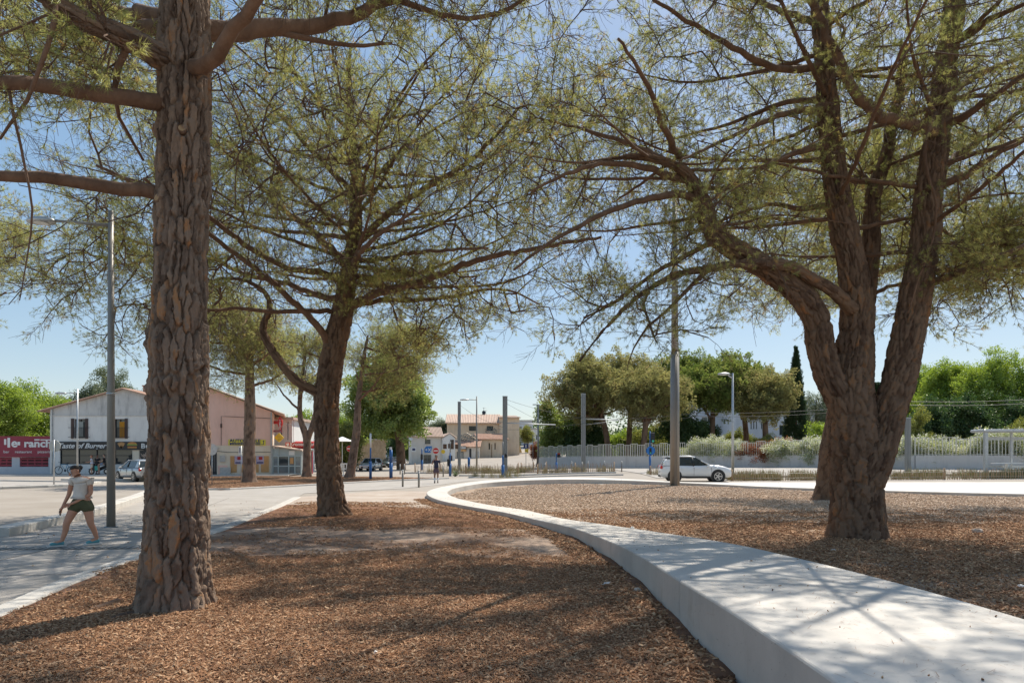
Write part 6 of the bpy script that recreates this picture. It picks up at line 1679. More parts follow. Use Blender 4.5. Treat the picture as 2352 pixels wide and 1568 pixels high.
# ================================================================ trees and shrubs at the back
def simple_tree(name, label, base, h, crown, n, seed, proto, scale=1.0, per=3, trunk_r=.2, group=None, lump=.25, low=-.9, bark='limb', lean=0.0, nl=7, zc=None, cat='tree', shell=.4, rmax=.05, stems=1):
    """Trunk, limbs and a lumpy crown: crown = (rx, ry, rz), its centre zc above the base."""
    base = np.array(base); zc = zc or h - crown[2]
    rng = np.random.default_rng(seed); cen = base + np.array([lean, 0, zc])
    tr = [(base + np.array([0, 0, -.1]), trunk_r * 1.15), (base + np.array([lean * .3 + .1, 0, zc * .5]), trunk_r), (cen, trunk_r * .7), (cen + np.array([0, 0, crown[2] * .7]), trunk_r * .2)]
    lims = []
    for i in range(nl):
        a = i * 2.399 + seed; z = rng.uniform(-.5, .5); e = cen + np.array(crown) * np.array([math.cos(a) * .7, math.sin(a) * .7, z])
        s = base + (cen - base) * (.55 + .4 * i / nl)
        lims.append([(s, trunk_r * .5), ((s + e) / 2 + rng.normal(size=3) * .2, trunk_r * .35), (e, trunk_r * .12)])
    att = ellipsoid_points(cen, crown, n, rng, shell, low=low, lump=lump, clump=9, sig=.2)
    return make_tree(name, label, base, tr, lims, att, seed, proto=proto, scale=scale, per=per, group=group, na=14, tstep=.35, depth=.02, cw=.2, ch=.5, flare=.06, step=max(crown) * .2, maxd=99, rtip=.012, limb_sides=6, cat=cat, up=.25, barkm='bark_r', rmax=rmax)
def GB(px, Y): 
    x = (px - 1176) / F * Y
    return (x, Y, ground_z(x, Y))
def topz(y, Y): return CAMH - (y - 1046) / F * Y
# umbrella pines behind the railing
ump = [  # px, Y, crown centre px, top y, half width px, half height px, proto, ordinal text
    (1400, 88, 1360, 818, 105, 78, 'pine_far', 'leftmost umbrella pine behind the railing, its crown broad and olive'),
    (1442, 94, 1452, 806, 85, 70, 'pine_far', 'second umbrella pine from the left behind the railing'),
    (1475, 84, 1490, 850, 80, 60, 'pine_far', 'third umbrella pine from the left behind the railing, lower than its neighbours'),
    (1540, 98, 1570, 812, 75, 62, 'pine_green', 'bright green umbrella pine just left of the tall pole'),
    (1632, 92, 1640, 830, 80, 60, 'pine_green', 'green umbrella pine just right of the tall pole'),
    (1716, 96, 1695, 822, 70, 62, 'pine_green', 'green umbrella pine behind the street lamp with arched head'),
    (1758, 90, 1752, 850, 62, 58, 'pine_far', 'rightmost umbrella pine, beside the cypress'),
]
for i, (px, Y, cx, ty, hw, hh, pr, lab) in enumerate(ump):
    b = GB(px, Y); k = Y / F; rx, rz = hw * k, hh * k
    h = topz(ty, Y) - b[2]
    simple_tree('umbrella_pine', lab, b, h, (rx, rx * .8, rz), 500, 200 + i, pr, 1.05, 3, .36, 'umbrella pines behind the railing', .3, -.8, lean=(cx - px) * k, nl=9, zc=h - rz, rmax=.09)
# dark evergreens and shrubs under the pines
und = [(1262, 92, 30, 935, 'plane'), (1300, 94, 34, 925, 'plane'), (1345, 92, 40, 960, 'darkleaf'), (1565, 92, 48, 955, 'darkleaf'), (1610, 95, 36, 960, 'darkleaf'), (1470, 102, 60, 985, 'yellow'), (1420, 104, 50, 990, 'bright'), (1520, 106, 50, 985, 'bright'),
       (1690, 100, 34, 1000, 'yellow'), (1760, 84, 26, 1005, 'yellow')]
labs = ['green leafy shrub at the left end of the railing', 'tall green shrub second from the left end of the railing', 'dark shrub under the leftmost umbrella pine', 'black-green holm oak left of the tall pole', 'black-green holm oak right of the tall pole', 'sunlit yellow-green bush between the pine trunks',
        'bright bush behind the leftmost pine trunks', 'bright bush left of the holm oaks', 'yellow-green bush before the strip windows', 'yellow-green bush at the foot of the rightmost pine', 'leafy green shrub at the corner of the railing wall']
for i, (px, Y, hw, ty, pr) in enumerate(und):
    b = GB(px, Y); k = Y / F; h = topz(ty, Y) - b[2]; rx = hw * k
    simple_tree('shrub', labs[i], b, h, (rx, rx * .8, h * .5), 90, 240 + i, pr, 1.0 * max(.8, min(1.5, rx / 2)), 3, .1, 'shrubs behind the railing', .2, -1, nl=5, zc=h * .5, cat='shrub', rmax=.08)
# oleanders in flower behind the right part of the railing
ord_ = ['1st', '2nd', '3rd'] + ['%dth' % q for q in range(4, 21)] + ['21st', '22nd', '23rd', '24th', '25th', 'last']
ord0_ = ['first', 'second', 'third', 'fourth', 'fifth', 'sixth', 'seventh', 'eighth', 'ninth', 'tenth', 'eleventh', 'twelfth', 'thirteenth', 'fourteenth', 'fifteenth', 'sixteenth', 'seventeenth', 'eighteenth', 'last']
hp_ = [Vector((19.2, 68.9))] + [v + Vector((.5, 1.1)) for v in fence_pts[3:]]
hl = [0.0]
for a, b in zip(hp_, hp_[1:]): hl.append(hl[-1] + (b - a).length)
for i in range(26):
    s_ = hl[-1] * (i + .3) / 26 * .95
    k_ = max(q for q in range(len(hp_) - 1) if hl[q] <= s_); p = hp_[k_].lerp(hp_[k_ + 1], (s_ - hl[k_]) / (hl[k_ + 1] - hl[k_]))
    red = i in (3, 4)
    simple_tree('oleander', ('reddish shrub' if red else 'oleander bush in white flower') + ' behind the railing, %s of the hedge row from the left' % ord_[i], (p.x, p.y, ground_z(p.x, p.y)), 2.55 + .15 * math.sin(i * 2.1), (2.0, .75, 1.2), 80, 270 + i, 'redleaf' if red else 'oleander', .8, 3, .05, 'oleander hedge', .1, -1, nl=4, zc=1.3, cat='shrub', rmax=.12)
# cypress and dark conifers
def cypress(label, px, Y, ty, hw, seed, proto='cypress', name='cypress', sc=1.0, ragged=0.0):
    b = np.array(GB(px, Y)); k = Y / F; h = topz(ty, Y) - b[2]; r = hw * k; rng = np.random.default_rng(seed)
    root = thing(name, label, 'tree', b)
    m_ = MB(); m_.tube([(0, 0, -.1), (0, 0, h * .9)], [.22, .05], 8); m_.build('trunk', M['limb'], root)
    pts, ds, ss = [], [], []
    n = int(900 * sc)
    for i in range(n):
        z = rng.uniform(0.03, 1) ** .9; a = rng.uniform(0, 6.283)
        prof = min(1, z / .1) * (1 - z ** 1.6) if not ragged else (1 - z) * (1 - ragged * (.5 + .5 * math.sin(z * 40)))
        rr = r * prof * rng.uniform(.55, 1.0)
        pts.append((math.cos(a) * rr, math.sin(a) * rr, z * h - .4)); ds.append((math.cos(a) * (.35 if not ragged else 1.4), math.sin(a) * (.35 if not ragged else 1.4), 1.0 if not ragged else -.1)); ss.append(rng.uniform(.8, 1.3) * (1.0 if ragged else .45 + .55 * (1 - z)))
    pts = np.array(pts); pts[:, 2] = np.maximum(pts[:, 2], .1)
    scatter('crown', pts, dir_euler(np.array(ds), rng), np.array(ss), proto, root, 'stuff', rng)
cypress('tall dark pointed cypress standing alone against the sky', 1828, 92, 796, 25, 300)
cypress('cypress tip rising behind the bright trees on the right', 2137, 120, 850, 15, 301, sc=.7)
cypress('dark ragged conifer seen between the stems of the right pine', 2020, 125, 875, 30, 302, name='conifer', ragged=.35)
cypress('second ragged conifer between the stems of the right pine', 2047, 130, 880, 24, 303, name='conifer', ragged=.35, sc=.8)
cypress('thin fir tip above the bright trees near the right border', 2200, 135, 838, 26, 304, name='conifer', ragged=.45, sc=.8)
simple_tree('cedar', 'grey-green cedar between the cypress and the right pine', GB(1875, 105), 11.5, (5.2, 3, 4.2), 140, 305, 'grey', 1.1, 2, .3, None, .35, -1, zc=6.6)
simple_tree('shrub', 'bright green shrub left of the right pine foot', GB(1898, 72), 4.6, (1.6, 1.2, 1.9), 60, 306, 'bright', .9, 3, .08, None, .3, -1, zc=2.6, cat='shrub', rmax=.08)
simple_tree('shrub', 'pale yellow-green shrub right of the right pine', GB(2100, 70), 5.2, (1.7, 1.3, 2.4), 70, 307, 'yellow', .85, 3, .08, None, .3, -1, zc=2.8, cat='shrub', rmax=.08)
for i, (px, Y, ty, hw, hh, lab) in enumerate([(2175, 84, 828, 75, 92, 'bright green tree right of the right pine'), (2270, 80, 815, 80, 98, 'large bright green tree behind the tram shelter'), (2370, 78, 822, 75, 98, 'bright green tree cut by the right border'), (2120, 96, 845, 45, 80, 'green tree just behind the right stem of the right pine')]):
    b = GB(px, Y); k = Y / F; h = topz(ty, Y) - b[2]
    simple_tree('broadleaf_tree', lab, b, h, (hw * k, hw * k * .8, hh * k), 300, 310 + i, 'bright', 1.0, 3, .3, 'bright trees on the right', .3, -.95, zc=h - hh * k, rmax=.06)
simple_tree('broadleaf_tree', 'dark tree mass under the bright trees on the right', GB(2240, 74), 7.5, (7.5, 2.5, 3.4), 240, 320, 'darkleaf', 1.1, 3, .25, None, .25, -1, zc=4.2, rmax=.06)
simple_tree('shrub', 'reddish shrub at the right border above the shelter', GB(2345, 64), 4.6, (1.4, 1.0, 1.8), 50, 321, 'yellow', .8, 3, .06, None, .2, -1, zc=2.8, cat='shrub', rmax=.08)
# plane tree and greenery down the left street
pb = GB(922, 84)
simple_tree('plane_tree', 'tall leafy plane tree at the head of the left street', pb, 15.2, (5.2, 4.8, 6.4), 420, 330, 'plane', 1.1, 3, .5, None, .3, -.85, zc=9.0, lean=-1.4, nl=9, rmax=.06)
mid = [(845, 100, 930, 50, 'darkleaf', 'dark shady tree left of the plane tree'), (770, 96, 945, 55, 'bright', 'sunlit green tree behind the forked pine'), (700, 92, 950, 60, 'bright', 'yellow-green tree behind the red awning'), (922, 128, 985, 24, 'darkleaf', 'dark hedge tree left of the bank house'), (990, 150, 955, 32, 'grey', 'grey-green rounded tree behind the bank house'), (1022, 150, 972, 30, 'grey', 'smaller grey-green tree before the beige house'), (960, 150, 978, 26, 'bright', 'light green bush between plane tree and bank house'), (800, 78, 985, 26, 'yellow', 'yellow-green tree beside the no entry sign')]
for i, (px, Y, ty, hw, pr, lab) in enumerate(mid):
    b = GB(px, Y); k = Y / F; h = topz(ty, Y) - b[2]; rx = hw * k
    simple_tree('broadleaf_tree', lab, b, h, (rx, rx * .8, h * .46), 170, 340 + i, pr, 1.2, 3, .22, 'trees down the left street', .3, -1, zc=h * .54, rmax=.08)
for i, (px, Y, ty, hw, lab) in enumerate([(1180, 146, 985, 16, 'small yellow-green street tree before the cream outhouse'), (1212, 148, 980, 14, 'second yellow-green street tree by the grey block')]):
    b = GB(px, Y); k = Y / F; h = topz(ty, Y) - b[2]
    simple_tree('street_tree', lab, b, h, (hw * k, hw * k, h * .34), 90, 360 + i, 'yellow', .9, 3, .12, 'street trees up the hill', .2, -1, zc=h * .66, rmax=.08)
simple_tree('shrub', 'dark red shrub at the corner of the railing wall', GB(1232, 98), 3.4, (1.0, .8, 1.2), 40, 365, 'redleaf', .9, 3, .06, None, .2, -1, zc=2.0, cat='shrub', rmax=.08)
# trees behind the houses on the left
for i, (px, Y, ty, hw, pr, lab) in enumerate([(-10, 76, 872, 85, 'bright', 'light green tree over the burgundy wall at the left border'), (60, 80, 878, 80, 'bright', 'light green tree over the middle of the burgundy wall'), (128, 84, 915, 42, 'bright', 'small light green tree touching the white gable'), (190, 92, 895, 60, 'grey', 'grey-green tree behind the left roof slope'), (262, 95, 856, 80, 'grey', 'tall grey-green tree behind the gable ridge'), (350, 95, 890, 60, 'grey', 'grey-green tree behind the right roof slope')]):
    b = GB(px, Y); k = Y / F; h = topz(ty, Y) - b[2]; rx = hw * k
    simple_tree('broadleaf_tree', lab, b, h, (rx, rx * .7, h * .44), 260, 370 + i, pr, 1.15, 3, .25, 'trees behind the left houses', .3, -1, zc=h * .56, rmax=.07)
# far wooded skyline, reads as one mass
fr_ = np.random.default_rng(77); pts = []; ds = []; ss = []
for i in range(2600):
    x = fr_.uniform(-420, 420); y = fr_.uniform(255, 300)
    pts.append((x, y, min(6, ground_z(x, y)) - 1 + fr_.uniform(0, 9) * (.6 + .4 * math.sin(x * .06) * math.sin(x * .021 + 1)))); ds.append((fr_.normal(), fr_.normal(), 1)); ss.append(fr_.uniform(3.5, 6))
o = scatter('far_wood', np.array(pts), dir_euler(np.array(ds), fr_), np.array(ss), 'darkleaf', None, 'stuff', fr_); tag(o, 'distant dark wooded skyline behind all buildings', 'wood')
# ================================================================ poles, lamps, signs
def pole_thing(name, label, cat, px, yb, Y=None, group=None):
    p = G(px, yb) if Y is None else Vector(((px - 1176) / F * Y, Y, 0))
    z = ground_z(p.x, p.y)
    return thing(name, label, cat, (p.x, p.y, z), 0, group), p
def lamp(label, px, yb, ytop, armpx, r=.09, Y=None, group='street lamps', head=.5, m='steel_w', rise=0.0, disc=True):
    """Post with a short arm to the left and a flat lens-shaped head."""
    t, p = pole_thing('street_lamp', label, 'street lamp', px, yb, Y, group)
    Y = p.y; h = topz(ytop, Y) - ground_z(p.x, p.y); k = Y / F; a = armpx * k
    q = MB(); q.tube([(0, 0, -.05), (0, 0, h * .45), (0, 0, h)], [r, r * .82, r * .6], 16); q.build('post', M[m], t)
    q = MB(); q.cyl((0, 0, -.01), r * 1.5, .05, 16); q.build('base_plate', M['steel'], t)
    q = MB(); q.cyl((0, 0, h * .42), r * 1.02, .05, 16); q.build('collar', M['galv'], t)
    q = MB(); za_ = h - .35; q.tube([(0, 0, za_), (-a * .5, 0, za_ + rise * .6), (-a + head * .8, 0, za_ + rise)], [r * .42, r * .36, r * .3], 10); ar = q.build('arm', M[m], t)
    q = MB(); n = 20; rings = []
    for zz_, rr in ((-.05, .55), (-.06, .9), (-.01, 1.0), (.05, .8), (.09, .3)):
        rings.append([(-a + math.cos(2 * math.pi * j / n) * head * rr, math.sin(2 * math.pi * j / n) * head * .55 * rr, za_ + rise + zz_) for j in range(n)])
    q.loft(rings, True, True, True); hd = q.build('lamp_head', M['galv'], t)
    q = MB(); q.disc((-a, 0, za_ + rise - .064), head * .42, (0, 0, 1), .012); q.build('lens', M['white'], hd)
    return t
lamp('near grey lamp post behind the left foreground pine, disc head to the left', 255, 1212, 485, 160, .10, head=.36, rise=.12)
lamp('slim lamp post before the burger shopfront', 178, 1092, 893, 38, .085, head=.5, m='galv', Y=56)
lamp('slim brown lamp post before the kebab shop', 1095, 1086, 910, 28, .10, head=.5, Y=70)
lamp('pale lamp post with arched head beside the white car', 1683, 1094, 857, 20, .10, head=.45, m='galv', Y=46, rise=.3)
lamp('thin lamp post on the left side street', 843, 1062, 1000, 12, .09, head=.5, m='galv', Y=110)
# tall mast in the ring
t, p = pole_thing('floodlight_mast', 'tall ribbed grey mast rising out of the ring bed', 'mast', 1550, 1117)
h = topz(570, p.y); q = MB(); q.tube([(0, 0, -.05), (0, 0, 7.6)], [.27, .24], 20); q.build('base_sleeve', M['steel_w'], t)
q = MB(); q.tube([(0, 0, 7.6), (0, 0, h + 3)], [.2, .15], 20); q.build('post', M['steel'], t)
for s in (-1, 1):
    q = MB(); q.box((s * .05, -.262, 3.8), (.03, .02, 7.5)); q.build('rib', M['steel'], t)
for z in (h - .2, h - .75): q = MB(); q.box((.38, -.1, z), (.34, .25, .3), .3); hd = q.build('floodlight', M['galv'], t); q = MB(); q.tube([(0, 0, z), (.3, -.05, z)], .03, 6); q.build('bracket', M['steel'], hd)
# catenary masts
def mast(label, px, yb, ytop, w, Y=None):
    t, p = pole_thing('tram_mast', label, 'tram mast', px, yb, Y, 'tram masts'); h = topz(ytop, p.y) - ground_z(p.x, p.y)
    q = MB(); q.box((0, 0, h / 2), (w * .34, w, h)); q.box((-w * .33, 0, h / 2), (w * .3, w * .86, h - .004)); q.box((w * .33, 0, h / 2), (w * .3, w * .86, h - .008)); q.build('post', M['steel'], t)
    q = MB(); q.box((0, 0, .03), (w * 1.6, w * 1.6, .06)); q.build('base_plate', M['galv'], t)
    q = MB(); q.box((0, 0, h + .02), (w * 1.02, w * 1.02, .05)); q.build('cap', M['galv'], t)
    return Vector((p.x, p.y, ground_z(p.x, p.y) + h)), t
m1, _ = mast('far tram mast before the plane tree', 924, 1072, 937, .42)
m2, _ = mast('tram mast standing before the bank house', 966, 1069, 950, .42)
m3, _ = mast('tram mast left of the kebab sign', 1055, 1081, 923, .36)
m4, _ = mast('thick near tram mast in the centre of the square', 1160, 1094, 911, .42)
m5, _ = mast('tram mast before the left part of the railing', 1340, 1086, 905, .44)
m6, _ = mast('tram mast right of the three-stemmed pine', 2085, 1074, 960, .32, Y=49)
# contact wires
def wire(label, pts, r=.014, sag=.3):
    q = MB(); out = []
    for a, b in zip(pts, pts[1:]):
        a, b = Vector(a), Vector(b)
        for i in range(8): t_ = i / 8; c = a.lerp(b, t_); c.z -= sag * 4 * t_ * (1 - t_); out.append(c)
    out.append(Vector(pts[-1])); q.tube(out, r, 4); o = q.build('tram_wire', M['dark']); return tag(o, label, 'wire', 'tram wires')
wz = lambda y, Y: topz(y, Y)
wire('upper overhead wire running right across the railing', [P(1130, 968, 82), P(1340, 958, 68), P(1600, 948, 58), P(2090, 922, 49), P(2600, 895, 46)])
wire('lower overhead wire running right across the railing', [P(1130, 985, 82), P(1340, 972, 68), P(1600, 956, 58), P(2090, 930, 49), P(2600, 905, 46)])
wire('span wire from the centre mast to the railing mast', [m4 - Vector((0, 0, .2)), m5 - Vector((0, 0, 2.4))], .012, .2)
wire('second span wire from the centre mast to the railing mast', [m4 - Vector((0, 0, .5)), P(1290, 985, 90)], .012, .2)
wire('span wire between the kebab mast and the centre mast', [m3 - Vector((0, 0, .3)), m4 - Vector((0, 0, 2.6))], .012, .3)
wire('overhead wire between the far masts and the kebab mast', [m1 - Vector((0, 0, 1.8)), m2 - Vector((0, 0, 1.2)), m3 - Vector((0, 0, 2.2))], .015, .2)
q = MB(); c_ = m5 - Vector((0, 0, 2.5)); q.tube([c_, c_ + Vector((3.3, -1.2, -.15))], .05, 8); q.tube([c_ - Vector((0, 0, .6)), c_ + Vector((3.0, -1.1, -.25))], .025, 6); o = q.build('cantilever_arm', M['galv']); tag(o, 'pale cantilever arm holding the wires on the railing mast', 'bracket')
q = MB(); c_ = m4 - Vector((0, 0, 2.2)); q.tube([c_, c_ + Vector((4.3, 1.2, -.1))], .05, 8); o = q.build('cantilever_arm', M['galv']); tag(o, 'pale cantilever arm on the centre tram mast', 'bracket')
# square-headed grey post behind the shrubs
t, p = pole_thing('street_lamp', 'dark lamp with square bent head above the corner shrubs', 'street lamp', 1236, 1060, 84, 'street lamps')
h = topz(932, 84); q = MB(); q.tube([(0, 0, -.1), (0, 0, h)], .1, 10); q.build('post', M['steel'], t); q = MB(); q.box((-.3, 0, h), (.75, .18, .1)); q.build('lamp_head', M['steel'], t)

# signals and signs on blue posts
def blue_post(label, px, yb, ytop, w=.11, top=None, Y=None, slim=.55, group='blue signal posts'):
    t, p = pole_thing('signal_post', label, 'signal post', px, yb, Y, group); h = topz(ytop, p.y) - ground_z(p.x, p.y)
    q = MB(); q.tube([(0, 0, -.05), (0, 0, min(1.35, h * .55))], w, 12); q.build('sleeve', M['blue'], t)
    q = MB(); q.tube([(0, 0, min(1.35, h * .55)), (0, 0, h)], w * slim, 12); q.build('post', M['blue'], t)
    return t, h, p
def head3(t, z, w=.22, h=.75, lit=None, dx=0.0, side=0):
    q = MB(); q.box((dx, -.12, z), (w, .18, h), 0, .02); hd = q.build('signal_head', M['black'], t)
    for i in range(3):
        zz_ = z + h * (.31 - .31 * i)
        q = MB(); q.disc((dx, -.22, zz_), w * .33, (0, -1, 0), .02, 14); q.build('lens', M['green_l'] if lit == i and i == 2 else (M['red_l'] if lit == i else M['dark']), hd)
        q = MB(); q.tube([(dx, -.21, zz_ + w * .36), (dx, -.34, zz_ + w * .33)], w * .1, 6); q.build('visor', M['black'], hd)
t, h, p = blue_post('blue signal post with white upper tube before the silver hatchback', 851, 1101, 1025, .1)
q = MB(); q.tube([(0, 0, h - .1), (0, 0, h + .95)], .065, 12); q.build('white_tube', M['white'], t)
t, h, p = blue_post('thick blue post before the left side street', 898, 1099, 1033, .13, slim=.9)
q = MB(); q.box((-.02, 0, h + .12), (.16, .1, .2)); q.build('cap_box', M['white'], t)
t, h, p = blue_post('blue signal post left of the walking man', 969, 1076, 1030, .13, Y=82); head3(t, h - 1.0, .25, .7)
t, h, p = blue_post('blue post with black signal just right of the walking man', 1034, 1090, 1040, .11, Y=58); head3(t, 1.15, .2, .6, dx=-.14)
q = MB(); q.tube([(.0, 0, h - .02), (0, 0, h + .95)], .05, 10); q.build('grey_tube', M['steel'], t)
for j, (dx, wv) in enumerate(((-.45, .35), (.05, .5), (.55, .3))): q = MB(); q.box((dx, .02, h + .55 + (j % 2) * .04), (wv * .9, .05, .4)); q.build('finger_sign', M['deadtwig'], t)
t, h, p = blue_post('short blue post before the planted strip', 1077, 1086, 1050, .13, slim=1.0)
t, h, p = blue_post('blue signal post beside the thick centre mast', 1155, 1095, 1045, .13); head3(t, h - .05, .2, .3, dx=.24)
q = MB(); q.tube([(0, 0, h), (0, 0, h + 1.1)], .05, 10); q.build('grey_tube', M['steel'], t)
t, h, p = blue_post('blue post carrying a red pedestrian signal before the railing', 1278, 1092, 1040, .09); head3(t, h - .2, .3, .34, 0, dx=.2)
t, h, p = blue_post('blue post with two traffic signals left of the white car', 1493, 1092, 990, .09, Y=56); head3(t, h - .55, .3, .85, 2, dx=.2); head3(t, 1.75, .18, .5, 2)
q = MB(); q.disc((.02, -.16, h - 1.6), .36, (0, -1, 0), .02); q.disc((.02, -.175, h - 1.6), .3, (0, -1, 0), .015); q.build('round_sign', M['lcl_blue'], t)
def no_entry(label, px, y, r, Y, ybase=None):
    p = P(px, y, Y); t = thing('no_entry_sign', label, 'road sign', (p.x, Y, ground_z(p.x, Y)), 0, 'no entry signs'); z = p.z - ground_z(p.x, Y); rr = r * Y / F
    q = MB(); q.tube([(0, .05, -.05), (0, .05, z + rr)], .035, 8); q.build('post', M['galv'], t)
    q = MB(); q.disc((0, -.01, z), rr * 1.06, (0, -1, 0), .02, 28); d = q.build('rim', M['white'], t)
    q = MB(); q.disc((0, -.025, z), rr, (0, -1, 0), .012, 28); q.build('disc', M['red'], t)
    q = MB(); q.box((0, -.036, z), (rr * 1.5, .012, rr * .36)); q.build('bar', M['white'], t)
no_entry('no entry sign above the walking man', 1001, 1035, 6.8, 62)
no_entry('no entry sign half hidden by the leaning far pine', 803, 1030, 6.8, 62)
# back of an octagonal stop sign
t, p = pole_thing('stop_sign', 'grey back of an octagonal stop sign on the traffic island', 'road sign', 124, 1112, 40)
z = topz(1024, 40); q = MB(); q.tube([(0, 0, -.05), (0, 0, z + .35)], .04, 10); q.build('post', M['galv'], t)
q = MB(); rr = .36; q.extr([(rr * math.cos(math.radians(22.5 + 45 * i)), z + rr * math.sin(math.radians(22.5 + 45 * i))) for i in range(8)], 'y', .05, .075); q.build('plate', mat('sign_back_grey', (.42, .43, .4), .6, .2, var=.06), t)
for dz in (-.15, .15): q = MB(); q.box((0, .04, z + dz), (.5, .03, .035)); q.build('clamp', M['galv'], t)
t, p = pole_thing('narrow_sign', 'narrow white sign on thin post before the pink wall', 'road sign', 554, 1109, 42)
z = topz(1031, 42); q = MB(); q.tube([(0, 0, -.05), (0, 0, z + .2)], .03, 8); q.build('post', M['galv'], t); q = MB(); q.box((-.06, -.04, z - .08), (.16, .02, .5)); q.build('plate', M['white'], t); q = MB(); q.box((-.06, -.054, z - .08), (.05, .006, .34)); q.build('mark', M['navy'], t)
t, p = pole_thing('round_sign', 'round sign seen edge-on beside the left foreground pine', 'road sign', 487, 1118, 40)
z = topz(1032, 40); q = MB(); q.tube([(0, 0, -.05), (0, 0, z + .3)], .03, 8); q.build('post', M['galv'], t); q = MB(); q.disc((0, -.04, z), .34, (.8, -.6, 0), .02); q.build('plate', M['galv'], t)
t, p = pole_thing('pictogram_sign', 'blue square sign over a yellow plate by the rising street', 'road sign', 1208, 1066, 92)
z = topz(1024, 92) - ground_z(p.x, 92); q = MB(); q.tube([(0, 0, -.05), (0, 0, z + .3)], .04, 8); q.build('post', M['galv'], t); q = MB(); q.box((0, -.05, z), (.62, .02, .62)); q.build('plate', M['navy'], t); q = MB(); q.box((0, -.066, z), (.14, .008, .4)); q.build('mark', M['white'], t); q = MB(); q.box((.1, -.05, z - .62), (.5, .02, .45)); q.build('yellow_plate', M['yellow'], t)
t, p = pole_thing('yellow_sign', 'small yellow round sign on a bent post near the bank house', 'road sign', 1018, 1076, 84)
z = topz(1037, 84); q = MB(); q.tube([(0, 0, -.05), (0, 0, z)], .035, 8); q.build('post', M['galv'], t); q = MB(); q.disc((0, -.04, z), .26, (0, -1, 0), .02, 8); q.build('plate', M['yellow'], t)
t, p = pole_thing('thin_post', 'thin rusty post at the corner of the railing wall', 'post', 1224, 1068, 84)
q = MB(); q.tube([(0, 0, -.05), (0, 0, 4.2)], .035, 8); q.build('post', M['steel'], t)

# steel bollards
bol = [(1252, 1093, 62), (1313, 1093, 62), (1337, 1093, 58), (1351, 1093, 61), (1388, 1092, 60), (1428, 1093, 59), (925, 1118, None), (962, 1119, None), (1018, 1100, 56), (919, 1091, 64), (929, 1092, 64)]
bl = ['steel bollard left of the red pedestrian signal', 'steel bollard just left of the railing mast', 'steel bollard right before the foot of the railing mast', 'steel bollard just right of the railing mast', 'steel bollard, second from the right before the long wall', 'rightmost steel bollard before the long wall', 'left of the two thin bollards at the end of the far bed', 'right of the two thin bollards at the end of the far bed', 'thin bollard left of the planted strip', 'left of two thin bollards before the far tram mast', 'right of two thin bollards before the far tram mast']
proto = None
for (px, yb, Y), lab in zip(bol, bl):
    p = G(px, yb) if Y is None else Vector(((px - 1176) / F * Y, Y, 0))
    loc = (p.x, p.y, ground_z(p.x, p.y))
    if proto is None:
        proto = thing('bollard', lab, 'bollard', loc, 0, 'steel bollards')
        q = MB(); q.tube([(0, 0, -.05), (0, 0, .88)], .055, 12); q.build('post', M['steel_w'], proto); q = MB(); q.tube([(0, 0, .8), (0, 0, .84)], .058, 12); q.build('band', M['white'], proto); q = MB(); q.tube([(0, 0, .88), (0, 0, .93), (0, 0, .955)], [.055, .045, .015], 12); q.build('cap', M['galv'], proto)
    else: dup(proto, loc, 0, lab)

# split-chestnut palings with dry grass behind
def paling(label, a, b, h=.55, grass=None, sp=.16, seed=0):
    a, b = Vector(a), Vector(b); d = b - a; L = d.length; n = int(L / sp); r = random.Random(seed)
    z0 = ground_z(a.x, a.y); t = thing('paling_fence', label, 'fence', (a.x, a.y, z0), 0, 'chestnut paling fences')
    q = MB(); ang = math.atan2(d.y, d.x)
    for i in range(n):
        c = d * ((i + .5) / n); zz_ = ground_z(a.x + c.x, a.y + c.y) - z0; hh = h * r.uniform(.85, 1.15); lean = r.uniform(-.05, .05)
        u = d.normalized() * .03
        q.add([(c.x - u.x, c.y - u.y, zz_ - .05), (c.x + u.x, c.y + u.y, zz_ - .05), (c.x + u.y * .6, c.y + .03, zz_ - .05), (c.x - u.x * .6 + lean, c.y - u.y, zz_ + hh), (c.x + u.x * .6 + lean, c.y + u.y, zz_ + hh), (c.x + lean, c.y + .03, zz_ + hh)], [(0, 1, 4, 3), (1, 2, 5, 4), (2, 0, 3, 5), (3, 4, 5)])
    q.build('pales', M['wood'], t, kind='stuff')
    for f in (.28, .78):
        w = MB(); w.tube([(d.x * i / 12, d.y * i / 12, h * f + ground_z(a.x + d.x * i / 12, a.y + d.y * i / 12) - z0) for i in range(13)], .01, 4); w.build('wire', M['steel'], t)
    np_ = max(2, int(L / 6)); 
    for i in range(np_ + 1):
        c = d * (i / np_); w = MB(); w.tube([(c.x, c.y + .06, -.05 + ground_z(a.x + c.x, a.y + c.y) - z0), (c.x, c.y + .06, h * 1.2 + ground_z(a.x + c.x, a.y + c.y) - z0)], .05, 8); w.build('stake', M['wood'], t)
def blade_tuft(seed, n, hmin, hmax, spread, w=.012):
    r = np.random.default_rng(seed); V, Fc, rnd = [], [], []
    for i in range(n):
        p = np.array([r.normal() * spread, r.normal() * spread, 0]); a = r.uniform(0, 6.28); L = r.uniform(hmin, hmax); d = np.array([math.cos(a), math.sin(a), 0]) * r.uniform(.1, .5) * L
        s = np.array([-math.sin(a), math.cos(a), 0]) * w; m = p + d * .35 + np.array([0, 0, L * .6]); e = p + d + np.array([0, 0, L * .9])
        b = len(V); V += [p - s, p + s, m + s * .7, m - s * .7, e]; rnd += [r.uniform()] * 5; Fc += [(b, b + 1, b + 2), (b, b + 2, b + 3), (b + 3, b + 2, b + 4)]
    return np_mesh('tuft', np.array(V), np.array(Fc), M['drygrass'], False, {'rnd': np.array(rnd)})
proto_col('tuft', [blade_tuft(400 + s, 46, .35, .75, .16) for s in range(3)])
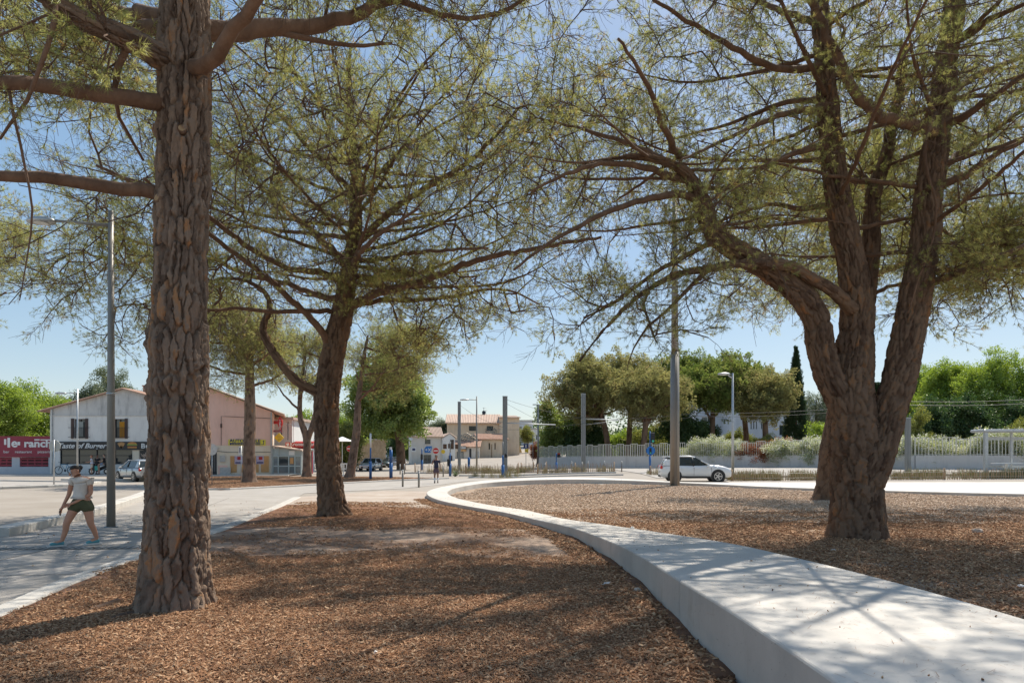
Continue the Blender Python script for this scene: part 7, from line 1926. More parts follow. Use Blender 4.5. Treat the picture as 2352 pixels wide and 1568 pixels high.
def grass(label, poly, dens, seed, scl=(.7, 1.2)):
    r = np.random.default_rng(seed); xs = [p[0] for p in poly]; ys = [p[1] for p in poly]; n = int((max(xs) - min(xs)) * (max(ys) - min(ys)) * dens); pts = []
    for i in range(n):
        x, y = r.uniform(min(xs), max(xs)), r.uniform(min(ys), max(ys))
        if inside(poly, x, y): pts.append((x, y, ground_z(x, y)))
    n = len(pts); rot = np.zeros((n, 3)); rot[:, 2] = r.uniform(0, 6.28, n)
    o = scatter('dry_grass', np.array(pts), rot, r.uniform(*scl, n), 'tuft', None, 'stuff', r); tag(o, label, 'grass')
paling('long low paling fence in front of the tram platform on the right', (14.2, 44.0), (42, 44.6), .62, seed=1)
grass('dry grass strip behind the long paling on the right', [(14, 44.2), (44, 44.8), (44, 46.4), (14, 46.2)], 4.5, 2)
paling('paling fence left of the white car', (10.3, 50.8), (14.6, 50.0), .6, seed=2)
grass('dry grass behind the paling left of the white car', [(10.4, 50.9), (14.6, 50.1), (14.6, 51.4), (10.4, 52)], 6, 3)
paling('paling fence before the centre of the long wall', (2.2, 59.2), (8.6, 57.4), .75, seed=3)
grass('dry grass behind the centre paling', [(2.4, 59.4), (8.6, 57.7), (8.6, 58.8), (2.6, 60.6)], 2.5, 4)
paling('paling fence around the planted strip behind the walking man', (-9.5, 66.8), (.6, 65.0), .85, seed=4)
paling('short paling fence right of the planted strip', (.9, 66.6), (3.3, 65.9), .85, seed=5)
grass('dry grass and herbs in the planted strip behind the walking man', [(-8.5, 67.2), (-1, 66.0), (2.8, 66.6), (2.8, 68.4), (-8, 69)], 2.6, 5, (.8, 1.5))
grass('dry grass heads in front of the thick centre mast', [(-3.0, 53.2), (1.0, 52.5), (1.0, 53.4), (-3.0, 54)], 2, 6)
# spiky plant
rr = random.Random(5); t, p = pole_thing('yucca', 'spiky grey-green yucca right of the walking man', 'plant', 1046, 1095, 57)
q = MB()
for i in range(46):
    a = rr.uniform(0, 6.28); l = rr.uniform(.5, .95); e = rr.uniform(.15, 1.3); d = Vector((math.cos(a) * math.cos(e), math.sin(a) * math.cos(e), math.sin(e))); s = Vector((-math.sin(a), math.cos(a), 0)) * .035
    q.add([-s, s, d * l * .5 + s * .8 + Vector((0, 0, .03)), d * l + Vector((0, 0, -.06)), d * l * .5 - s * .8 + Vector((0, 0, .03))], [(0, 1, 2, 4), (4, 2, 3)])
q.build('leaves', M['leaf_grey'], t, kind='stuff')

# tram shelter
x0 = (2264 - 1176) / F * 46.5; zg = ground_z(x0, 46.5)
t = thing('tram_shelter', 'pale grey metal tram shelter with bench at the right border', 'shelter', (x0, 46.5, zg))
k = 46.5 / F; H = 3.0; Ws = 7.5
for x, y in ((0, 0), (.75, 1.1), (Ws, 0), (Ws, 1.1)): q = MB(); q.box((x, y, H / 2), (.2, .2, H)); q.build('post', M['galv'], t)
q = MB(); q.box((Ws / 2, .55, H + .08), (Ws + .4, 1.5, .2), 0, .05); q.build('roof', M['galv'], t)
q = MB(); q.box((Ws / 2 + .3, 1.1, H - .42), (Ws - .8, .06, .22)); q.build('beam', M['galv'], t)
q = MB(); q.box((Ws * .34, 1.1, H / 2), (.12, .1, H)); q.box((Ws * .62, 1.1, H / 2), (.12, .1, H)); q.build('mullion', M['galv'], t)
q = MB(); q.box((Ws / 2, 1.2, .12), (Ws, 2.4, .24)); q.build('platform', M['path'], t)
q = MB(); q.box((2.0, .75, .85), (2.0, .4, .06)); q.box((2.0, .75, .55), (.1, .3, .5)); q.build('bench', M['white'], t)
q = MB(); q.box((Ws / 2 + .3, 1.05, .62), (Ws - .8, .05, .12)); q.build('rail', M['galv'], t)
q = MB(); q.box((4.2, .7, .45), (3.4, .5, .1)); q.build('low_bench', M['white'], t)
# platform edge on the right
xq = 13.0
q = MB(); q.box((38, 50.2, .3), (50, 4.5, .55)); 
# parasol, litter bins, small things on the left
t, p = pole_thing('parasol', 'pale parasol beside the leaning far pine', 'parasol', 786, 1090, 66); z = topz(1005, 66)
q = MB(); q.tube([(0, 0, 0), (0, 0, z)], .03, 8); q.build('pole', M['white'], t)
q = MB(); n = 8; q.loft([[(1.1 * math.cos(2 * math.pi * i / n), 1.1 * math.sin(2 * math.pi * i / n), z - .35) for i in range(n)], [(.03 * math.cos(2 * math.pi * i / n), .03 * math.sin(2 * math.pi * i / n), z + .1) for i in range(n)]], True, False); q.build('canopy', M['white'], t)
t, p = pole_thing('white_barrier', 'perforated white barrier panel behind the middle pine', 'barrier', 793, 1098, 58)
q = MB()
for i in range(8): q.box((-.85 + i * .24, 0, .55), (.09, .05, 1.0))
q.box((0, 0, 1.05), (1.85, .06, .12)); q.box((0, 0, .08), (1.85, .06, .12)); q.box((0, 0, .62), (1.85, .055, .1)); q.build('panel', M['white'], t)
# low stone wall and gate down the left street
t = thing('stone_wall', 'old ochre stone wall down the left side street', 'wall', (P(835, 1046, 96).x, 96, 0), math.radians(60)); rr = random.Random(9)
M['rubble'] = mat('ochre_rubble_stone', (.36, .26, .16), .95, scale=2, col2=(.5, .38, .26), bump=.6, bscale=6)
q = MB(); q.box((0, 0, 2.0), (9, .4, 4.0)); q.build('core', M['rubble'], t); q = MB(); q.box((0, 0, 4.06), (9.2, .6, .14)); q.build('coping', M['kerb'], t)
q = MB()
for j in range(13):
    x = -4.4
    while x < 4.3: w = rr.uniform(.3, .7); q.box((x + w / 2, -.205, .2 + j * .3), (w - .04, .05, .26), 0, .015); x += w
q.build('stones', M['rubble'], t, kind='stuff')
# ================================================================ vehicles
def car_paint(name, c, metal=.0): return mat(name, c, .28, metal, var=.02, scale=2, coat=.6)
M['paint_white'] = car_paint('white_car_paint', (.74, .74, .73)); M['paint_silver'] = car_paint('silver_car_paint', (.45, .46, .46), .5)
M['paint_dark'] = car_paint('dark_green_car_paint', (.02, .035, .032)); M['paint_grey'] = car_paint('grey_car_paint', (.3, .31, .31), .5); M['paint_black'] = car_paint('black_car_paint', (.015, .016, .018))
M['carglass'] = glass_mat('car_glass', (.02, .028, .03), .03); M['tail'] = mat('tail_lamp', (.5, .02, .015), .2, var=.05); M['headl'] = mat('head_lamp', (.6, .62, .62), .12, .3, var=.03)
M['plate_w'] = mat('number_plate', (.7, .7, .68), .5, var=.05)
def interp(tab, x):
    for (a, va), (b, vb) in zip(tab, tab[1:]):
        if x <= b: 
            t = (x - a) / (b - a); t = max(0, min(1, t)); return va + (vb - va) * t
    return tab[-1][1]
def car(label, loc, rz, paint, L=4.4, W=1.82, H=1.65, hood=(.0, .62), belt=.98, wr=.34, wb=2.65, front=.86, roof=None, body=None, group='cars on the streets', clad=False, kind='suv'):
    """Local frame: x forward, y left, z up; lofted body, glazed cabin, lamps, wheels."""
    t = thing('car', label, 'car', loc, rz, group)
    hx = L / 2
    if kind == 'suv':
        top = [(-hx, .95), (-hx + .06, 1.02), (-hx + .5, 1.04), (0, 1.02), (hx - 1.3, 1.06), (hx - .75, 1.02), (hx - .3, .93), (hx - .1, .84), (hx, .66)]
        cab = [(-hx + .16, 1.03), (-hx + .38, H - .2), (-hx + .52, H - .06), (-hx + 1.0, H), (-.35, H), (-.02, H - .07), (.32, H - .28), (hx - 1.32, 1.06)]
    elif kind == 'sedan':
        top = [(-hx, .86), (-hx + .06, .93), (-hx + .45, .95), (0, .90), (hx - 1.25, .88), (hx - .6, .80), (hx - .15, .68), (hx, .56)]
        cab = [(-hx + .5, .94), (-hx + 1.1, H - .06), (-hx + 1.5, H), (.1, H - .01), (hx - 1.35, .89)]
    else:
        top = [(-hx, .9), (-hx + .06, .95), (-hx + .4, .96), (0, .92), (hx - 1.05, .92), (hx - .5, .82), (hx - .12, .7), (hx, .58)]
        cab = [(-hx + .1, .95), (-hx + .4, H - .1), (-hx + .8, H), (.1, H - .02), (hx - 1.1, .92)]
    xs = [-hx, -hx + .04, -hx + .15, -hx + .4, -hx + .8, -.9, -.3, .3, .9, hx - 1.1, hx - .75, hx - .4, hx - .15, hx - .04, hx]
    rings = []
    for x in xs:
        zt = interp(top, x); e = max(0, abs(x) - hx + .55) / .55; w = W / 2 * (1 - .14 * e ** 2.2); zb = .24 + .10 * e ** 2
        zm = (zb + zt) / 2
        half = [(0, zb), (w * .86, zb), (w * .985, zb + .1), (w, zm - .02), (w * .985, zm + .12), (w * .955, zt - .07), (w * .86, zt), (w * .4, zt + .025), (0, zt + .03)]
        rings.append([(x, y, z) for y, z in half] + [(x, -y, z) for y, z in reversed(half[1:-1])])
    q = MB(); q.loft(rings, True, True, True); bd = q.build('body', paint, t)
    md = bd.modifiers.new('bevel', 'BEVEL'); md.width = .03; md.segments = 2; md.limit_method = 'ANGLE'; md.angle_limit = math.radians(50)
    # cabin: glass core, painted roof and pillars
    wl, wt = W / 2 * .93, W / 2 * .70
    rg = []
    zb_ = min(c[1] for c in cab) - .03
    for x, z in cab:
        f = (z - .95) / (H - .95); w = wl + (wt - wl) * max(0, min(1, f))
        rg.append([(x, w, z), (x, -w, z)])
    q = MB(); vs = []; fs = []
    n = len(cab)
    for i, (x, z) in enumerate(cab):
        f = (z - .95) / (H - .95); w = wl + (wt - wl) * max(0, min(1, f)); vs += [(x, w, z), (x, -w, z)]
    fs += [(2 * i, 2 * i + 1, 2 * i + 3, 2 * i + 2) for i in range(n - 1)] + [tuple(2 * i for i in range(n)), tuple(2 * i + 1 for i in reversed(range(n)))]
    q.add(vs, fs); q.build('cabin_glass', M['carglass'], t)
    q = MB(); ro = [(x, z) for x, z in cab if z > H - .12]
    rg = [[(x, (wt + .03) * s, z + dz) for s, dz in ((1, -.06), (1, .0), (.85, .035), (-.85, .035), (-1, .0), (-1, -.06))] for x, z in ro]
    q.loft(rg, True, True, True); q.build('roof', paint, t)
    for s in (-1, 1):
        for i, (a, b) in enumerate(((0, 1), (n - 2, n - 1))):
            pa, pb = cab[a], cab[b]; fa = lambda z: wl + (wt - wl) * max(0, min(1, (z - .95) / (H - .95)))
            q = MB(); q.tube([(pa[0], s * (fa(pa[1]) + .005), pa[1]), (pb[0], s * (fa(pb[1]) + .005), pb[1])], .05 if i == 0 else .04, 6); 
            if kind != 'sedan' and i == 0: q.add([(pa[0], s * (wl + .012), pa[1]), (pa[0] + .55, s * (wl + .012), pa[1]), (pb[0] + .28, s * (fa(pb[1]) + .012), pb[1]), (pb[0], s * (fa(pb[1]) + .012), pb[1])], [(0, 1, 2, 3)])
            q.build('pillar', paint, t)
        xm_ = -.15; zt_m = interp(cab, xm_) - .05; q = MB(); q.tube([(xm_, s * (wl + .008), .98), (xm_ - .05, s * (wt + .02), zt_m)], .035, 6); q.build('pillar', M['black'], t)
        q = MB(); q.box((.72, s * (W / 2 + .07), 1.0 if kind == 'suv' else .92), (.12, .2, .14), 0, .03); q.build('mirror', paint, t)
        for xd in (.12, -.85): q = MB(); q.box((xd, s * (W / 2 * .985), .82), (.18, .03, .035), 0, .01); q.build('door_handle', paint, t)
        for xd in (.95, -.12, -1.05): q = MB(); q.box((xd, s * (W / 2 * .992), .66), (.012, .02, .5)); q.build('door_gap', M['black'], t)
        q = MB(); q.box((hx - .22, s * W * .36, .72 if kind == 'suv' else .62), (.34, .32, .15), -s * .35, .05); q.build('headlight', M['headl'], t)
        q = MB(); q.box((-hx + .08, s * W * .40, .92 if kind == 'suv' else .80), (.16, .26, .22), s * .25, .05); q.build('tail_light', M['tail'], t)
        for xw in (wb / 2 + .02, -wb / 2 + .02):
            q = MB(); q.tube([(xw, s * (W / 2 - .22), wr), (xw, s * (W / 2 + .004), wr)], wr * 1.22, 26, True, False); q.build('wheel_arch', M['black'], t)
            q = MB(); q.tube([(xw, s * (W / 2 - .2), wr), (xw, s * (W / 2 - .005), wr), (xw, s * (W / 2 + .018), wr)], [wr, wr, wr * .93], 28, True, True); wh = q.build('wheel', M['rubber'], t)
            q = MB(); q.tube([(xw, s * (W / 2 + .005), wr), (xw, s * (W / 2 + .022), wr)], wr * .66, 24, True, False); q.build('rim_dish', M['dark'], wh)
            q = MB()
            for k in range(5):
                a = k * 2 * math.pi / 5; dx, dz = math.cos(a), math.sin(a); px_, pz_ = -dz, dx
                q.add([(xw + dx * r_ * wr + px_ * o_ * wr, s * (W / 2 + .03), wr + dz * r_ * wr + pz_ * o_ * wr) for r_, o_ in ((.05, -.1), (.66, -.06), (.66, .06), (.05, .1))], [(0, 1, 2, 3)])
            for k in range(24):
                a, b = k * 2 * math.pi / 24, (k + 1) * 2 * math.pi / 24
                q.add([(xw + math.cos(c) * r_ * wr, s * (W / 2 + .029), wr + math.sin(c) * r_ * wr) for c, r_ in ((a, .62), (b, .62), (b, .7), (a, .7))], [(0, 1, 2, 3)])
            q.build('rim', M['alloy'], wh)
        q = MB(); q.box((0, s * (W / 2 * .99), .3), (wb - 2 * wr - .16, .03, .13 if clad else .06), 0, .01); q.build('sill', M['black'], t)
    q = MB(); q.box((hx - .02, 0, .44), (.08, W * .6, .16), 0, .02); q.build('grille', M['black'], t)
    q = MB(); q.box((-hx + .02, 0, .36), (.1, W * .72, .14), 0, .02); q.build('rear_valance', M['black'], t)
    q = MB(); q.box((-hx - .015, 0, .62 if kind != 'sedan' else .72), (.02, .52, .11)); q.build('number_plate', M['plate_w'], t)
    q = MB(); q.box((hx + .03, 0, .42), (.02, .52, .11)); q.build('number_plate', M['plate_w'], t)
    if kind == 'suv': q = MB(); q.box((-hx + .38, 0, H - .04), (.3, wt * 1.9, .05), 0, .02); q.build('spoiler', paint, t)
    return t
# white car passing behind the ring
Yc = 43.6; xc = (1594 - 1176) / F * Yc
car('white compact SUV driving past behind the tall mast', (xc, Yc, ground_z(xc, Yc) + .01), math.radians(-7), M['paint_white'], 4.35, 1.84, 1.62, kind='suv', clad=True, wr=.36)
# silver car on the left: heading away to the left
Yc = 47.0; xc = (320 - 1176) / F * Yc
car('silver three-door car turning away beside the left foreground pine', (xc, Yc, .01), math.radians(140), M['paint_silver'], 4.2, 1.76, 1.45, kind='hatch', wr=.32)
Yc = 78.0; xc = (852 - 1176) / F * Yc
car('silver hatchback facing us behind the blue post', (xc, Yc, .01), math.radians(-96), M['paint_silver'], 4.0, 1.72, 1.46, kind='hatch', wr=.31)
Yc = 100.0; xc = (881 - 1176) / F * Yc
car('dark green car parked down the left side street', (xc, Yc, .01), math.radians(-78), M['paint_dark'], 4.2, 1.75, 1.5, kind='hatch', wr=.32)
Yc = 108.0; xc = (896 - 1176) / F * Yc
car('black car parked behind the dark green one', (xc, Yc, .01), math.radians(-60), M['paint_black'], 4.3, 1.76, 1.48, kind='sedan', wr=.32)
Yc = 80.0; xc = (792 - 1176) / F * Yc
car('pale grey car half hidden by the leaning far pine', (xc, Yc, .01), math.radians(-100), M['paint_grey'], 4.2, 1.76, 1.6, kind='suv', wr=.33)

# bicycle leaning by the shopfront
t = thing('bicycle', 'pale blue bicycle parked below the burger shop window', 'bicycle', (P(149, 1046, 60.5).x, 60.5, .1), 0)
fm = mat('pale_blue_frame', (.12, .3, .42), .35, .2, var=.05)
for x in (-.56, .56):
    q = MB(); n = 26; q.tube([(x + .335 * math.cos(2 * math.pi * i / n), 0, .36 + .335 * math.sin(2 * math.pi * i / n)) for i in range(n + 1)], .028, 6); w = q.build('wheel', M['rubber'], t)
    q = MB()
    for i in range(12): a = i * math.pi / 6; q.tube([(x, 0, .36), (x + .32 * math.cos(a), 0, .36 + .32 * math.sin(a))], .004, 3)
    q.build('spokes', M['galv'], w, kind='stuff')
q = MB(); A_, B_, C_, D_, E_ = (.56, 0, .36), (.05, 0, .32), (.22, 0, .85), (-.36, 0, .88), (-.56, 0, .36)
for a, b in ((A_, B_), (A_, C_), (B_, C_), (B_, D_), (C_, D_)): q.tube([a, b], .024, 8)
q.build('frame', fm, t); q = MB(); q.tube([E_, (-.42, 0, .72), (-.36, 0, .98), (-.4, 0, 1.05)], .022, 8); q.build('fork', M['dark'], t)
q = MB(); q.tube([(-.4, -.28, 1.05), (-.42, 0, 1.06), (-.4, .28, 1.05)], .016, 8); q.build('handlebar', M['dark'], t)
q = MB(); q.box((.27, 0, 1.0), (.26, .13, .06), 0, .02); q.tube([(.22, 0, .85), (.26, 0, .98)], .016, 6); q.build('saddle', M['black'], t)
q = MB(); q.disc((.05, -.05, .32), .1, (0, 1, 0), .02); q.tube([(.05, -.06, .32), (.14, -.1, .2)], .012, 5); q.build('crank', M['dark'], t)

# delivery scooter with turquoise box
t = thing('scooter', 'black scooter with turquoise panel before the burger shop', 'scooter', (P(228, 1046, 60.2).x, 60.2, .1), math.radians(8))
for x in (-.62, .62):
    q = MB(); n = 22; q.tube([(x + .2 * math.cos(2 * math.pi * i / n), 0, .26 + .2 * math.sin(2 * math.pi * i / n)) for i in range(n + 1)], .062, 8); w = q.build('wheel', M['rubber'], t)
    q = MB(); q.disc((x, 0, .26), .14, (0, 1, 0), .09, 16); q.build('hub', M['alloy'], w)
q = MB(); q.loft([[(x, y * s, z) for y, z in ((0, -.12), (.14, -.08), (.16, .08), (.08, .16), (-.08, .16), (-.16, .08), (-.14, -.08))] if False else [(x, y * s, zc + z) for y, z in ((0, -.12), (.14, -.08), (.16, .08), (.08, .16), (-.08, .16), (-.16, .08), (-.14, -.08))] for x, zc, s in ((-.3, .42, .8), (-.1, .36, 1), (.2, .5, 1.1), (.55, .66, 1.0), (.85, .78, .5))], True, True, True); q.build('body', M['black'], t)
q = MB(); q.extr([(-.5, .35), (-.28, .4), (-.4, .95), (-.52, .95)], 'y', -.17, .17); q.build('leg_shield', M['black'], t)
q = MB(); q.extr([(-.28, .35), (.1, .35), (.12, .7), (-.3, .75)], 'y', -.2, -.17); q.build('side_panel', mat('turquoise_panel', (.03, .42, .36), .4, var=.05), t)
q = MB(); q.box((.3, 0, .86), (.7, .28, .1), 0, .03); q.build('seat', M['dark'], t)
q = MB(); q.tube([(-.62, 0, .26), (-.5, 0, .7), (-.42, 0, 1.05)], .035, 8); q.build('fork', M['galv'], t); q = MB(); q.tube([(-.4, -.3, 1.05), (-.44, 0, 1.08), (-.4, .3, 1.05)], .02, 8); q.build('handlebar', M['dark'], t)
q = MB(); q.disc((-.52, 0, .98), .09, (-1, 0, .1), .08, 14); q.build('headlight', M['headl'], t)
q = MB(); q.box((-.72, 0, .47), (.3, .13, .05), 0, .02); q.build('mudguard', M['black'], t)
# ================================================================ people
def skin_obj(name, joints, edges, root, m, parent, lv=2):
    """One continuous surface grown round a posed skeleton: joints {name: (x,y,z,rx,ry)}."""
    names = list(joints); idx = {n: i for i, n in enumerate(names)}
    me = bpy.data.meshes.new(name); me.from_pydata([joints[n][:3] for n in names], [(idx[a], idx[b]) for a, b in edges], [])
    o = bpy.data.objects.new(name, me); COL.objects.link(o)
    sk = o.modifiers.new('skin', 'SKIN'); sk.use_smooth_shade = True; sk.branch_smoothing = .4
    for n in names:
        d = me.skin_vertices[0].data[idx[n]]; j = joints[n]; d.radius = (j[3], j[4] if len(j) > 4 else j[3]); d.use_root = (n == root)
    ss = o.modifiers.new('sub', 'SUBSURF'); ss.levels = lv; ss.render_levels = lv
    dg = bpy.context.evaluated_depsgraph_get(); dg.update()
    ev = bpy.data.meshes.new_from_object(o.evaluated_get(dg))
    bpy.data.objects.remove(o, do_unlink=True)
    ev.materials.clear(); ev.materials.append(m); ev.polygons.foreach_set('use_smooth', [True] * len(ev.polygons))
    return link(name, ev, parent)
def blob(name, c, r, m, parent, seg=14, rot=(0, 0, 0), cut=None):
    b = bmesh.new(); bmesh.ops.create_uvsphere(b, u_segments=seg, v_segments=seg // 2 + 3, radius=1)
    E = Euler(rot).to_matrix()
    for v in b.verts:
        p = Vector((v.co.x * r[0], v.co.y * r[1], v.co.z * r[2]))
        if cut: p = cut(p, v.co)
        v.co = E @ p + Vector(c)
    me = bpy.data.meshes.new(name); b.to_mesh(me); b.free(); me.polygons.foreach_set('use_smooth', [True] * len(me.polygons)); me.materials.append(m)
    return link(name, me, parent)
def skinm(n, c): return mat(n, c, .55, var=.06, scale=14)
M['skin1'] = skinm('skin_tan', (.52, .25, .155)); M['skin2'] = skinm('skin_brown', (.26, .13, .08)); M['skin3'] = skinm('skin_light', (.5, .3, .21))
M['hair'] = mat('dark_brown_hair', (.022, .013, .009), .55, var=.3, scale=30, stretch=(1, 1, .3)); M['lips'] = mat('lips', (.3, .09, .07), .5, var=.05); M['eye'] = mat('eye_dark', (.02, .015, .012), .3, var=.05)
def cloth(n, c, v=.08): return mat(n, c, .85, var=v, scale=9, bump=.25, bscale=14)
def limb_hand(J, E, pre, wrist, d, side, curl, s=1.0, thumb=(0, 0, 0)):
    """Palm and five separate bent fingers continuing the arm mesh."""
    w = Vector(wrist); d = Vector(d).normalized(); sd = Vector(side).normalized(); cv = Vector(curl).normalized()
    pm = w + d * .075 * s; J[pre + 'palm'] = (*pm, .034 * s, .018 * s); E.append((pre + 'wrist', pre + 'palm'))
    for i, (off, ln) in enumerate(((-.03, .068), (-.01, .078), (.011, .072), (.03, .056))):
        k = w + d * .1 * s + sd * off * s; a = k + d * ln * .5 * s + cv * .012 * s; b = a + (d * .7 + cv * .9).normalized() * ln * .5 * s
        J['%sf%da' % (pre, i)] = (*k, .0105 * s); J['%sf%db' % (pre, i)] = (*a, .0092 * s); J['%sf%dc' % (pre, i)] = (*b, .0078 * s)
        E += [(pre + 'palm', '%sf%da' % (pre, i)), ('%sf%da' % (pre, i), '%sf%db' % (pre, i)), ('%sf%db' % (pre, i), '%sf%dc' % (pre, i))]
    a = w + d * .055 * s - sd * .035 * s + cv * .01 * s; b = a + (d * .8 - sd * .45 + cv * .4).normalized() * .05 * s
    J[pre + 't1'] = (*a, .012 * s); J[pre + 't2'] = (*b, .009 * s); E += [(pre + 'palm', pre + 't1'), (pre + 't1', pre + 't2')]
def head_parts(parent, c, face, s, skin, hair, long=False, cap=None):
    """Nose, eyes, mouth, ears and hair placed on a head centred at c that looks along face."""
    c = Vector(c); f = Vector(face).normalized(); r = f.cross(Vector((0, 0, 1))).normalized(); u = r.cross(f).normalized()
    q = MB(); q.tube([c + f * .093 * s + u * .03 * s, c + f * .125 * s - u * .018 * s, c + f * .1 * s - u * .028 * s], [.009 * s, .016 * s, .012 * s], 8); q.build('nose', skin, parent)
    for k in (-1, 1):
        blob('eye', c + f * .088 * s + r * k * .034 * s + u * .018 * s, (.010 * s, .009 * s, .006 * s), M['eye'], parent, 8)
        q = MB(); q.tube([c + f * .092 * s + r * k * .018 * s + u * .04 * s, c + f * .086 * s + r * k * .05 * s + u * .038 * s], .0035 * s, 5); q.build('eyebrow', hair, parent)
        blob('ear', c + r * k * .08 * s - f * .01 * s, (.018 * s, .026 * s, .034 * s), skin, parent, 8)
    q = MB(); q.tube([c + f * .092 * s - r * .028 * s - u * .058 * s, c + f * .1 * s - u * .056 * s, c + f * .092 * s + r * .028 * s - u * .058 * s], [.004 * s, .009 * s, .004 * s], 6); q.build('mouth', M['lips'], parent)
    def cut(p, n):
        return p
    b = bmesh.new(); bmesh.ops.create_uvsphere(b, u_segments=18, v_segments=14, radius=1)
    kill = []
    R3 = Matrix((r, f, u)).transposed()
    for v in b.verts:
        n = v.co.copy()
        if n.y > .12 and n.z < .56: kill.append(v)
        if n.z < -.55: kill.append(v)
        v.co = c + R3 @ Vector((n.x * .083, n.y * .1 - .008, n.z * .112 + .006)) * s
    bmesh.ops.delete(b, geom=list(set(kill)), context='VERTS')
    me = bpy.data.meshes.new('hair'); b.to_mesh(me); b.free(); me.polygons.foreach_set('use_smooth', [True] * len(me.polygons)); me.materials.append(cap or hair)
    h = link('hair' if not cap else 'cap', me, parent); md = h.modifiers.new('thick', 'SOLIDIFY'); md.thickness = .012 * s
    if long: blob('hair_bun', c - f * .12 * s + u * .01 * s, (.045 * s, .045 * s, .05 * s), hair, parent, 10)

# --- woman walking on the footpath; local x right, y away, z up; px metres at her distance
base = G(180, 1254); kw = base.y / F
W_ = thing('person', 'woman in white t-shirt and olive shorts walking on the left footpath', 'person', (base.x, base.y, .02))
X = lambda x: (x - 180) * kw
Z = lambda y: (1254 - y) * kw
J = {'pelvis': (X(187), 0, Z(1151), .135, .10), 'waist': (X(188), 0, Z(1128), .11, .085), 'chest': (X(187), -.01, Z(1110), .135, .10), 'upper': (X(186), -.01, Z(1101), .105, .08), 'neck': (X(183), -.03, Z(1096), .048, .048), 'headb': (X(179.5), -.065, Z(1091), .066, .07), 'head': (X(178), -.08, Z(1083), .079, .092), 'heat': (X(178.5), -.06, Z(1077), .066, .078),
     'lsh': (X(168.5), -.03, Z(1103), .05), 'lel': (X(158.5), .0, Z(1138), .037), 'lwrist': (X(151), -.08, Z(1163), .024),
     'rsh': (X(205), .02, Z(1104), .05), 'rel': (X(209), .0, Z(1137), .037), 'rwrist': (X(181), -.17, Z(1156), .025),
     'lhip': (X(174), -.02, Z(1165), .098), 'lkn': (X(163), -.14, Z(1204), .058), 'lcalf': (X(160), -.12, Z(1219), .056), 'lank': (X(154), -.16, Z(1243), .036), 'ltoe': (X(139), -.27, Z(1249), .035),
     'rhip': (X(201), .02, Z(1165), .098), 'rkn': (X(206), .02, Z(1204), .058), 'rcalf': (X(209), .08, Z(1217), .056), 'rank': (X(212), .15, Z(1241), .036), 'rtoe': (X(201), .03, Z(1249), .035)}
E = [('pelvis', 'waist'), ('waist', 'chest'), ('chest', 'upper'), ('upper', 'neck'), ('neck', 'headb'), ('headb', 'head'), ('head', 'heat'), ('upper', 'lsh'), ('lsh', 'lel'), ('lel', 'lwrist'), ('upper', 'rsh'), ('rsh', 'rel'), ('rel', 'rwrist'),
     ('pelvis', 'lhip'), ('lhip', 'lkn'), ('lkn', 'lcalf'), ('lcalf', 'lank'), ('lank', 'ltoe'), ('pelvis', 'rhip'), ('rhip', 'rkn'), ('rkn', 'rcalf'), ('rcalf', 'rank'), ('rank', 'rtoe')]
limb_hand(J, E, 'l', J['lwrist'][:3], (-.3, -.3, -1), (0, 1, 0), (.8, -.4, 0)); limb_hand(J, E, 'r', J['rwrist'][:3], (-1, -.25, -.35), (0, .3, 1), (0, -.8, -.4))
J = {k: (*v[:3], *[r * (1.1 if k[0] in 'lrpwcu' and len(k) < 7 and 'f' not in k and 't1' not in k and 't2' not in k and 'palm' not in k else 1.0) for r in v[3:]]) for k, v in J.items()}
skin_obj('body', J, E, 'pelvis', M['skin1'], W_)
head_parts(W_, (X(178), -.078, Z(1084)), (-.42, -.8, -.5), 1.0, M['skin1'], M['hair'], True)
# t-shirt, shorts, shoes
JS = {'hem': (X(187.5), 0, Z(1143), .165, .135), 'waist': (X(188), 0, Z(1130), .155, .128), 'chest': (X(187), -.012, Z(1111), .188, .155), 'upper': (X(186), -.012, Z(1103), .17, .14), 'nk': (X(184.5), -.022, Z(1098.5), .082, .075), 'll': (X(169.5), -.03, Z(1104), .092), 'lsl': (X(164), -.018, Z(1117), .08), 'rr': (X(205), .02, Z(1105.5), .092), 'rsl': (X(208.5), .012, Z(1118), .078)}
skin_obj('t_shirt', JS, [('hem', 'waist'), ('waist', 'chest'), ('chest', 'upper'), ('upper', 'nk'), ('upper', 'll'), ('ll', 'lsl'), ('upper', 'rr'), ('rr', 'rsl')], 'waist', cloth('cream_tshirt', (.66, .57, .49)), W_)
JT = {'top': (X(187.5), 0, Z(1140), .155, .125), 'pel': (X(187), 0, Z(1153), .185, .15), 'lt': (X(173), -.02, Z(1166), .128, .125), 'lb': (X(167), -.055, Z(1180), .122, .125), 'rt': (X(201.5), .02, Z(1166), .128, .125), 'rb': (X(205), .025, Z(1180), .122, .125)}
skin_obj('shorts', JT, [('top', 'pel'), ('pel', 'lt'), ('lt', 'lb'), ('pel', 'rt'), ('rt', 'rb')], 'pel', cloth('olive_shorts', (.085, .085, .04)), W_)
shoe = cloth('turquoise_trainer', (.1, .3, .34)); sole = mat('trainer_sole', (.6, .58, .55), .8, var=.08)
